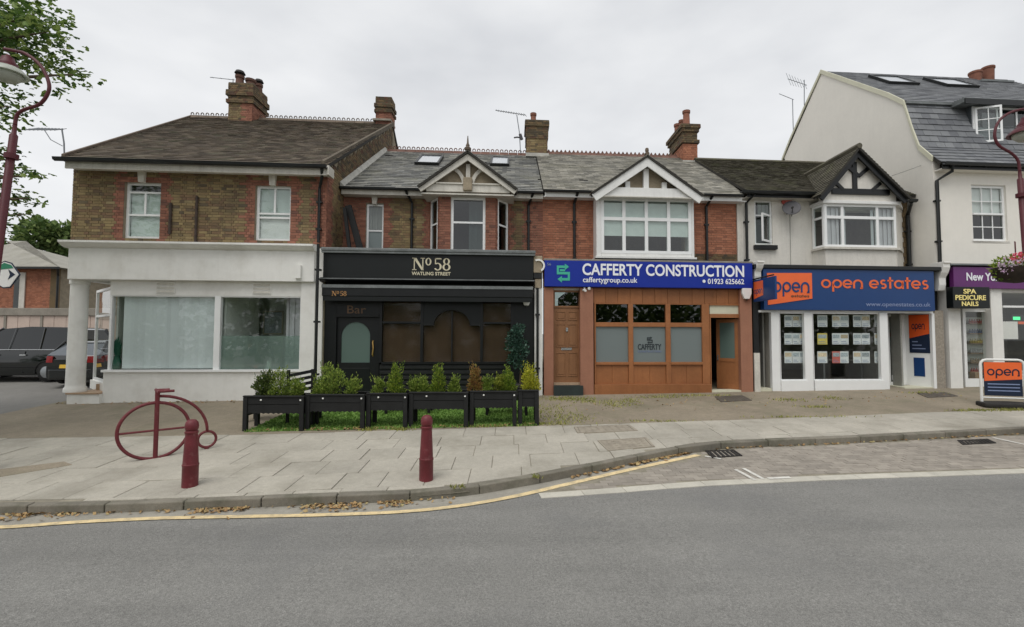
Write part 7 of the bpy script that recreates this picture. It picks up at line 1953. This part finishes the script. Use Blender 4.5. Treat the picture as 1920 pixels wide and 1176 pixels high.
# ============================================================ the side street at the left
def car(name, label, pos, yaw, Ln, Wd, prof_low, prof_roof, body, glassm, plate=None, zb=.18, wheel=.32, group='cars parked in the side street'):
    """prof_low: (x, belt height); prof_roof: greenhouse outline (x, z) from front to rear; x runs from the nose"""
    t = thing(name, label, 'car', pos, group, local=False)
    c, s = math.cos(yaw), math.sin(yaw); pos = Vector(pos)
    T = lambda x, y, z: (pos.x + (x - Ln / 2) * c - y * s, pos.y + (x - Ln / 2) * s + y * c, pos.z + z)
    # body shell: cross sections along the car
    xs = [p[0] for p in prof_low]; vs, fs = [], []
    def sec(x, zt):
        k = min(x, Ln - x); pin = .18 * max(0, 1 - k / .55) ** 2
        hw = Wd / 2 - pin
        return [(x, -hw + .06, zb + .02), (x, -hw, zb + .16), (x, -hw, zb + .16 + (zt - zb - .16) * .55), (x, -hw + .05, zt - .03), (x, -hw + .12, zt), (x, hw - .12, zt), (x, hw - .05, zt - .03), (x, hw, zb + .16 + (zt - zb - .16) * .55), (x, hw, zb + .16), (x, hw - .06, zb + .02)]
    for x, z in prof_low: vs += [T(*p) for p in sec(x, z)]
    n = 10
    for i in range(len(xs) - 1):
        for q in range(n): fs.append((i * n + q, i * n + (q + 1) % n, (i + 1) * n + (q + 1) % n, (i + 1) * n + q))
    fs += [tuple(range(n)), tuple(range((len(xs) - 1) * n, len(xs) * n))[::-1]]
    b = MB(False).add(vs, fs).build('body', body, t, smooth='auto')
    # greenhouse: glass core, painted roof and pillars
    def hwz(z): return Wd / 2 - .09 - (z - prof_roof[0][1]) * .28
    zt = max(p[1] for p in prof_roof)
    m = len(prof_roof)
    vs = [T(x, -hwz(z), z) for x, z in prof_roof] + [T(x, hwz(z), z) for x, z in prof_roof]
    fs = [tuple(range(m)), tuple(range(2 * m - 1, m - 1, -1))] + [(i, i + m, (i + 1) % m + m, (i + 1) % m) for i in range(m)]
    MB(False).add(vs, fs).build('window_glass', glassm, t)
    rp_ = [p for p in prof_roof if p[1] > zt - .12]; mb = MB(False); k = len(rp_)
    for sy in (1,):
        vs = [T(x, -hwz(z) + .02, z + .03) for x, z in rp_] + [T(x, hwz(z) - .02, z + .03) for x, z in rp_] + [T(x, -hwz(z) - .012, z - .05) for x, z in rp_] + [T(x, hwz(z) + .012, z - .05) for x, z in rp_]
        fs = []
        for i in range(k - 1): fs += [(i, i + 1, k + i + 1, k + i), (i, 2 * k + i, 2 * k + i + 1, i + 1), (k + i, k + i + 1, 3 * k + i + 1, 3 * k + i)]
        fs += [(0, k, 3 * k, 2 * k), (k - 1, 2 * k - 1 + 0, 4 * k - 1, 3 * k - 1)]
        mb.add(vs, fs)
    mb.build('roof_panel', body, t, smooth='auto')
    pil = MB(False)
    zb0 = prof_roof[0][1]
    fx, rx = prof_roof[0][0], prof_roof[-1][0]
    ft, rt_ = rp_[0], rp_[-1]
    for sy in (-1, 1):
        for (xa, xb) in ((fx, ft[0]), (fx + (rx - fx) * .42, fx + (rx - fx) * .43), (fx + (rx - fx) * .68, fx + (rx - fx) * .67), (rx, rt_[0])):
            pil.tube([T(xa, sy * (hwz(zb0) + .0), zb0 - .02), T(xb, sy * (hwz(zt - .03) + .0), zt - .03)], .035, 6)
    pil.build('pillars', body, t, smooth='auto', kind='stuff')
    for (xw) in (Ln * .18, Ln * .8):
        for sy in (-1, 1):
            a, bb = Vector(T(xw, sy * (Wd / 2 - .2), wheel)), Vector(T(xw, sy * (Wd / 2 + .01), wheel))
            tw = MB(False).tube([a, a.lerp(bb, .15), a.lerp(bb, .9), bb], [wheel * .9, wheel, wheel, wheel * .92], 20).build('tyre', 'tyre', t, smooth='auto')
            MB(False).tube([bb, bb + (bb - a).normalized() * .012], [wheel * .62, wheel * .55], 16).build('rim', 'metal_grey', tw, smooth='auto')
    for sy in (-1, 1):
        MB(False).hexa([T(.03, sy * .5, .62), T(.03, sy * .78, .62), T(.3, sy * .84, .64), T(.3, sy * .5, .64), T(.06, sy * .5, .74), T(.06, sy * .76, .74), T(.34, sy * .83, .78), T(.34, sy * .5, .78)]).build('headlight', 'chrome', t)
        zl = prof_low[-2][1] - .22
        MB(False).hexa([T(Ln - .22, sy * (Wd / 2 - .26), zl), T(Ln - .22, sy * (Wd / 2 - .02), zl), T(Ln + .0, sy * (Wd / 2 - .16), zl), T(Ln + .012, sy * (Wd / 2 - .36), zl), T(Ln - .24, sy * (Wd / 2 - .26), zl + .2), T(Ln - .24, sy * (Wd / 2 - .03), zl + .2), T(Ln - .02, sy * (Wd / 2 - .17), zl + .2), T(Ln + .005, sy * (Wd / 2 - .36), zl + .2)]).build('tail_light', 'tail_light', t)
        xm = fx + .35
        MB(False).hexa([T(xm, sy * (Wd / 2 - .02), zb0 + .0), T(xm + .16, sy * (Wd / 2 - .02), zb0), T(xm + .12, sy * (Wd / 2 + .18), zb0 + .02), T(xm + .02, sy * (Wd / 2 + .18), zb0 + .02), T(xm + .02, sy * (Wd / 2 - .02), zb0 + .15), T(xm + .16, sy * (Wd / 2 - .02), zb0 + .15), T(xm + .12, sy * (Wd / 2 + .17), zb0 + .15), T(xm + .04, sy * (Wd / 2 + .17), zb0 + .15)]).build('wing_mirror', body, t, bevel=.02)
    for xh in (.44, .62):
        for sy in (-1, 1): MB(False).hexa([T(Ln * xh, sy * (Wd / 2 - .005), zb0 - .16), T(Ln * xh + .2, sy * (Wd / 2 - .005), zb0 - .16), T(Ln * xh + .2, sy * (Wd / 2 + .025), zb0 - .16), T(Ln * xh, sy * (Wd / 2 + .025), zb0 - .16), T(Ln * xh, sy * (Wd / 2 - .005), zb0 - .12), T(Ln * xh + .2, sy * (Wd / 2 - .005), zb0 - .12), T(Ln * xh + .2, sy * (Wd / 2 + .025), zb0 - .12), T(Ln * xh, sy * (Wd / 2 + .025), zb0 - .12)]).build('door_handle', 'chrome', t)
    for sy in (-1, 1):
        MB(False).tube([T(fx + .2, sy * (hwz(zb0) + .03), zb0 + .03), T(rx - .15, sy * (hwz(zb0) + .03), zb0 + .04)], .014, 6).build('highlight_trim', 'chrome', t)  # chrome strip added to stand in for light reflected along the upper door edge
        MB(False).tube([T(Ln * .1, sy * (Wd / 2 - .02), zb + .3), T(Ln * .9, sy * (Wd / 2 - .02), zb + .32)], .03, 6).build('side_moulding', 'tyre', t)
        for xw in (Ln * .18, Ln * .8):
            MB(False).tube([T(xw + (wheel + .06) * math.cos(rad(q)), sy * (Wd / 2 - .0), wheel + (wheel + .06) * math.sin(rad(q))) for q in range(-10, 191, 20)], .025, 6).build('wheel_arch', 'tyre', t)
        for xd in (.26, .45, .64):
            MB(False).hexa([T(Ln * xd, sy * (Wd / 2 - .004), zb + .1), T(Ln * xd + .012, sy * (Wd / 2 - .004), zb + .1), T(Ln * xd + .012, sy * (Wd / 2 + .004), zb + .1), T(Ln * xd, sy * (Wd / 2 + .004), zb + .1), T(Ln * xd + .04, sy * (Wd / 2 - .05), zb0 - .02), T(Ln * xd + .052, sy * (Wd / 2 - .05), zb0 - .02), T(Ln * xd + .052, sy * (Wd / 2 - .02), zb0 - .02), T(Ln * xd + .04, sy * (Wd / 2 - .02), zb0 - .02)]).build('door_gap', 'tyre', t)
    MB(False).hexa([T(Ln - .1, -Wd / 2 + .1, zb + .05), T(Ln - .1, Wd / 2 - .1, zb + .05), T(Ln + .06, Wd / 2 - .3, zb + .05), T(Ln + .06, -Wd / 2 + .3, zb + .05), T(Ln - .1, -Wd / 2 + .1, zb + .34), T(Ln - .1, Wd / 2 - .1, zb + .34), T(Ln + .06, Wd / 2 - .3, zb + .34), T(Ln + .06, -Wd / 2 + .3, zb + .34)]).build('bumper', body, t, bevel=.03)
    MB(False).hexa([T(Ln + .061, -.26, zb + .38), T(Ln + .061, .26, zb + .38), T(Ln + .07, .26, zb + .38), T(Ln + .07, -.26, zb + .38), T(Ln + .04, -.26, zb + .49), T(Ln + .04, .26, zb + .49), T(Ln + .05, .26, zb + .49), T(Ln + .05, -.26, zb + .49)]).build('number_plate', 'plate_yellow', t)
    return t
g1 = base(-17.0, 17.3) + .1
car('parked_car', 'black people carrier parked side on across the side street', (-17.35, 17.3, g1), rad(2), 4.95, 1.9,
    [(0, .62), (.12, .78), (.9, .98), (1.35, 1.05), (2.5, 1.08), (4.2, 1.1), (4.8, 1.1), (4.95, .95)],
    [(.95, 1.04), (1.75, 1.6), (2.2, 1.76), (3.1, 1.84), (4.3, 1.82), (4.62, 1.74), (4.9, 1.1)], 'car_black', 'car_glass')
g2 = base(-13.7, 16.5) + .11
car('parked_car', 'dark hatchback seen from behind with a yellow number plate, next to the column', (-13.95, 17.1, g2), rad(-86), 4.1, 1.74,
    [(0, .6), (.1, .72), (.8, .88), (1.15, .92), (2.4, .95), (3.6, .96), (4.0, .95), (4.1, .82)],
    [(.85, .88), (1.6, 1.32), (2.1, 1.42), (3.0, 1.42), (3.5, 1.32), (4.0, .95)], 'car_black', 'car_glass_reflecting')
# panelled boundary wall
yw_ = 24.0
wl = thing('boundary_wall', 'low wall of pinkish panels between piers under a grey coping', 'wall', (-24, yw_, base(-24, yw_)), local=False)
z0, z1, z2 = base(-22, yw_), P3(90, 592, yw_).z, P3(90, 578, yw_).z
xL, xR = P3(-330, 600, yw_).x, P3(215, 600, yw_).x
npn = 24
for i in range(npn):
    a = xL + (xR - xL) * i / npn; b = xL + (xR - xL) * (i + 1) / npn
    MB(False).box(a + .01, b - .01, yw_, yw_ + .1, z0 - .4, z1 - .002).build('panel', 'panel_pink', wl)
    if i % 3 == 0: MB(False).box(a - .06, a + .06, yw_ - .04, yw_ + .14, z0 - .4, z1 - .001).build('pier', 'wall_grey', wl)
MB(False).box(xL, xR, yw_ - .08, yw_ + .25, z1, z2).build('coping', 'wall_grey', wl, bevel=.02)
# red brick house
yh = 28.0
h = thing('brick_house', 'orange-red brick house with grey hipped roof behind the panelled wall', 'house', P3(60, 600, yh), local=False)
xr_ = P3(106, 540, yh).x; xl_ = xr_ - 9; zt = P3(80, 502, yh).z; zg = base(-26, yh) - .2
MB(False).box(xl_, xr_, yh, yh + 8, zg, zt).build('wall', 'mortar', h)
mb = MB(False)
bm_ = MB(False)
bricks(bm_, xl_, xr_, zg + 1.4, zt, [], lambda a, b, c: (a, yh - c, b), lambda a, b, j: 0)
bm_.build('brick_facing', ['orange_brick'], h, kind='stuff')
MB(False).box(xr_ - .35, xr_ + .03, yh - .03, yh + .2, zg, zt).build('corner_pier', 'dark_brick', h)
ov = .5; rx = xr_ + .6; apx, apz = P3(12, 455, yh + 4).x, P3(12, 452, yh + 4).z
rv = [(xl_ - 1, yh - ov, zt - .05), (rx, yh - ov, zt - .05), (rx, yh + 8.5, zt - .05), (xl_ - 1, yh + 8.5, zt - .05), (apx, yh + 4, apz), (xl_ + 3, yh + 4, apz)]
MB(False).add(rv, [(0, 1, 4, 5), (1, 2, 4), (2, 3, 5, 4), (3, 0, 5), (0, 3, 2, 1)]).build('roof', 'slate_warm', h)
MB(False).box(xl_, rx, yh - ov - .1, yh - ov + .02, zt - .14, zt - .02).build('gutter', 'gutter_black', h)
MB(False).tube([(rx - .1, yh - ov, zt - .1), (xr_ + .15, yh - .1, zt - .5), (xr_ + .15, yh - .1, zg)], .06, 6).build('downpipe', 'gutter_black', h)
wx0, wx1 = P3(37, 540, yh - .06).x, P3(47, 540, yh - .06).x
MB(False).box(wx0, wx1, yh - .09, yh - .03, zg + 1.4, zt - .3).build('window', 'old_white', h)
MB(False).box(wx0 - .35, wx0 - .02, yh - .06, yh - .02, zg + 1.4, zt - .3).build('window_recess', 'glass_dark', h)
# low pale roofed building beyond
y2 = 36.0
h2 = thing('pale_building', 'low building with pale roof and dark openings beyond the brick house', 'building', P3(150, 580, y2), local=False)
xa, xb = P3(96, 560, y2).x, P3(330, 560, y2).x; za, zb = P3(130, 553, y2).z, P3(130, 518, y2 + 4).z
MB(False).box(xa, xb, y2, y2 + 7, base(-30, y2) - .5, za).build('wall', 'interior_dark', h2)
MB(False).prism([(y2 - .5, za - .05), (y2 + 4, zb + .6), (y2 + 8, za - .05)], xa - .5, xb + .5, ax='u').build('roof', 'wall_grey', h2)
for k in range(9):
    x = xa + (xb - xa) * (k + .2) / 9
    f = MB(False).box(x, x + 1.1, y2 - .06, y2 - .001, P3(130, 577, y2).z, za - .2).build('window', 'wall_grey', h2)
    MB(False).box(x + .06, x + 1.04, y2 - .075, y2 - .061, P3(130, 575, y2).z, za - .28).build('pane', 'car_glass', f)
# trees
def tree(label, base_p, hgt, clumps, n, size, m, trunk_r, lean=(0, 0), group=None, limbs=5, bare=.35):
    t = thing('tree', label, 'tree', base_p, group, local=False); b = Vector(base_p)
    top = b + Vector((lean[0], lean[1], hgt))
    MB(False).tube([b, b + Vector((lean[0] * .2, lean[1] * .2, hgt * .3)), b + Vector((lean[0] * .5, lean[1] * .5, hgt * .6)), top], [trunk_r, trunk_r * .75, trunk_r * .5, trunk_r * .15], 10).build('trunk', 'bark', t, smooth='auto')
    for c, r in clumps[:limbs * 3:1]:
        c = Vector(c); k = max(.15, min(.85, (c.z - b.z) / hgt * .6))
        s = b + Vector((lean[0] * k, lean[1] * k, hgt * k))
        md = s.lerp(c, .5) + Vector((0, 0, .06 * (c - s).length))
        MB(False).tube([s, md, c], [trunk_r * .35, trunk_r * .18, trunk_r * .05], 6).build('limb', 'bark', t, smooth='auto')
    mb = MB(False); leafcloud(mb, clumps, n, size, up=.1, asp=.7)
    mb.build('crown', m, t, kind='stuff')
    return t
def fartree(px, py0, py1, wpx, y, label, grp, n=7000):
    top = P3(px, py0, y); w_ = wpx / 900 * y / 2; g = base(top.x, min(y, 60)); hgt = top.z - g
    cl = []
    for i in range(16):
        a = random.uniform(0, 6.28); rr = random.uniform(.1, .75) * w_; zz = random.uniform(.35, .95)
        sc = math.sqrt(max(.05, 1 - (zz - .55) ** 2 * 3.6))
        cl.append(((top.x + rr * math.cos(a) * sc, y + rr * math.sin(a) * sc, g + hgt * zz - .3), (w_ * .36, w_ * .36, hgt * .12)))
    tree(label, (top.x, y, g - .2), hgt * .85, cl, n, .5, 'leaf_far', .3, group=grp)
fartree(100, 418, 600, 120, 46, 'rounded green tree between the brick house and the corner building', 'trees beyond the side street')
fartree(42, 432, 600, 60, 52, 'lighter green tree just above the brick house roof', 'trees beyond the side street', 3000)
fartree(165, 440, 600, 110, 60, 'green tree partly behind the left edge of the corner building', 'trees beyond the side street')
fartree(-60, 400, 600, 150, 55, 'tall green tree above the brick house at the picture edge', 'trees beyond the side street')
# the street tree whose boughs reach in at the upper left
ty = 8.6
tb = Vector((-11.2, ty, base(-11.2, ty) + .12))
cl = []
bough = [(20, 30, 60, 40), (70, 25, 45, 22), (95, 60, 40, 16), (40, 75, 50, 24), (60, 110, 44, 20), (100, 118, 36, 14), (135, 128, 26, 12), (160, 147, 20, 7), (120, 150, 24, 9), (90, 12, 24, 10), (5, 110, 40, 40), (100, 88, 26, 9), (100, 170, 18, 8), (15, 180, 30, 26), (10, 225, 24, 18), (40, 215, 18, 10),
         (18, 290, 22, 18), (8, 330, 20, 20), (45, 318, 18, 8), (62, 328, 14, 6), (60, 372, 16, 6), (40, 372, 20, 10), (12, 385, 24, 20), (40, 402, 18, 6), (10, 425, 26, 18), (66, 322, 10, 4), (64, 365, 9, 5), (60, 400, 9, 5)]
for (px, py, rx, rz) in bough:
    y = ty + random.uniform(-.5, .9); p = P3(px, py, y); s = y / 900
    cl.append((tuple(p), (rx * s, rx * s * .9 + .1, rz * s)))
out_cl = []
while len(out_cl) < 44:
    x_, y_ = tb.x + random.uniform(-3.4, 2.2), ty + random.uniform(-2.8, 2.6)
    if x_ < -1.09 * y_ - .95: out_cl.append(((x_, y_, tb.z + random.uniform(3.0, 8.8)), (.8, .8, .5)))
t = thing('street_tree', 'broad leaved street tree whose boughs hang in at the upper left', 'tree', tb, local=False)
MB(False).tube([tb - Vector((0, 0, .1)), tb + Vector((0, 0, 1.5)), tb + Vector((.1, 0, 4)), tb + Vector((-.1, .2, 8))], [.26, .2, .16, .04], 12).build('trunk', 'bark', t, smooth='auto')
for px, py in ((92, 60), (150, 140), (70, 25), (55, 330), (55, 372), (50, 402), (20, 200), (10, 300)):
    e = P3(px, py, ty + .1); s = tb + Vector((.05, 0, max(1.8, min(6.5, e.z - tb.z - .8))))
    MB(False).tube(smoothp3([s, s.lerp(e, .45) + Vector((0, 0, .25)), s.lerp(e, .8) + Vector((0, 0, .12)), e]), [.06 - .054 * i / 15 for i in range(16)], 6).build('limb', 'bark', t, smooth=True)
mb = MB(False)
def bigleaves(mb, cls, dens, size):
    for c, r in cls:
        k = max(6, int(dens * (r[0] * r[2] + .006)))
        for i in range(k):
            q = Vector((random.uniform(-1, 1), random.uniform(-1, 1), random.uniform(-1, 1)))
            p = Vector((c[0] + q.x * r[0], c[1] + q.y * r[1], c[2] + q.z * r[2]))
            d = Vector((random.uniform(-1, 1), random.uniform(-1, 1), random.uniform(-.6, .15))).normalized(); s = d.cross(Vector((random.uniform(-.3, .3), random.uniform(-.3, .3), 1))).normalized(); nn = d.cross(s)
            L_ = size * random.uniform(.6, 1.2); w_ = L_ * .42
            # lobed leaf: five points folded along its rib
            pts = [p, p + d * L_ * .3 + s * w_ * .8 + nn * .02, p + d * L_ * .45 + s * w_ * .45, p + d * L_ * .75 + s * w_ * .6 + nn * .02, p + d * L_, p + d * L_ * .75 - s * w_ * .6 + nn * .02, p + d * L_ * .45 - s * w_ * .45, p + d * L_ * .3 - s * w_ * .8 + nn * .02]
            mb.add(pts, [(0, 1, 2, 3, 4), (0, 4, 5, 6, 7)])
cl += [(tuple(P3(px, py, ty + random.uniform(-.4, 1.2))), (rx * ty / 900, rx * ty / 900, rz * ty / 900)) for px, py, rx, rz in ((10, 30, 40, 34), (30, 60, 34, 30), (60, 45, 34, 18), (8, 80, 26, 26), (50, 90, 34, 14), (85, 40, 22, 10), (0, 200, 24, 26), (4, 300, 16, 26), (4, 360, 16, 26), (20, 120, 30, 16))]
bigleaves(mb, cl, 760, .145); bigleaves(mb, out_cl, 330, .18)
mb.build('crown', 'leaf_tree', t, kind='stuff')
# the other side of the street, only seen in the windows
mb = MB(False)
cl = []
for i in range(60):
    x = -42 + i * 1.45; h_ = 5.6 + 2.4 * math.sin(i * .9) + 1.5 * math.sin(i * 2.3)
    cl.append(((x, -19 + random.uniform(-2, 2), h_ * .5), (2.0, 1.6, h_ * .5)))
leafcloud(mb, cl, 11000, .8, up=.1, asp=.7)
tag(mb.build('treeline', 'leaf_far', None), kind='stuff')
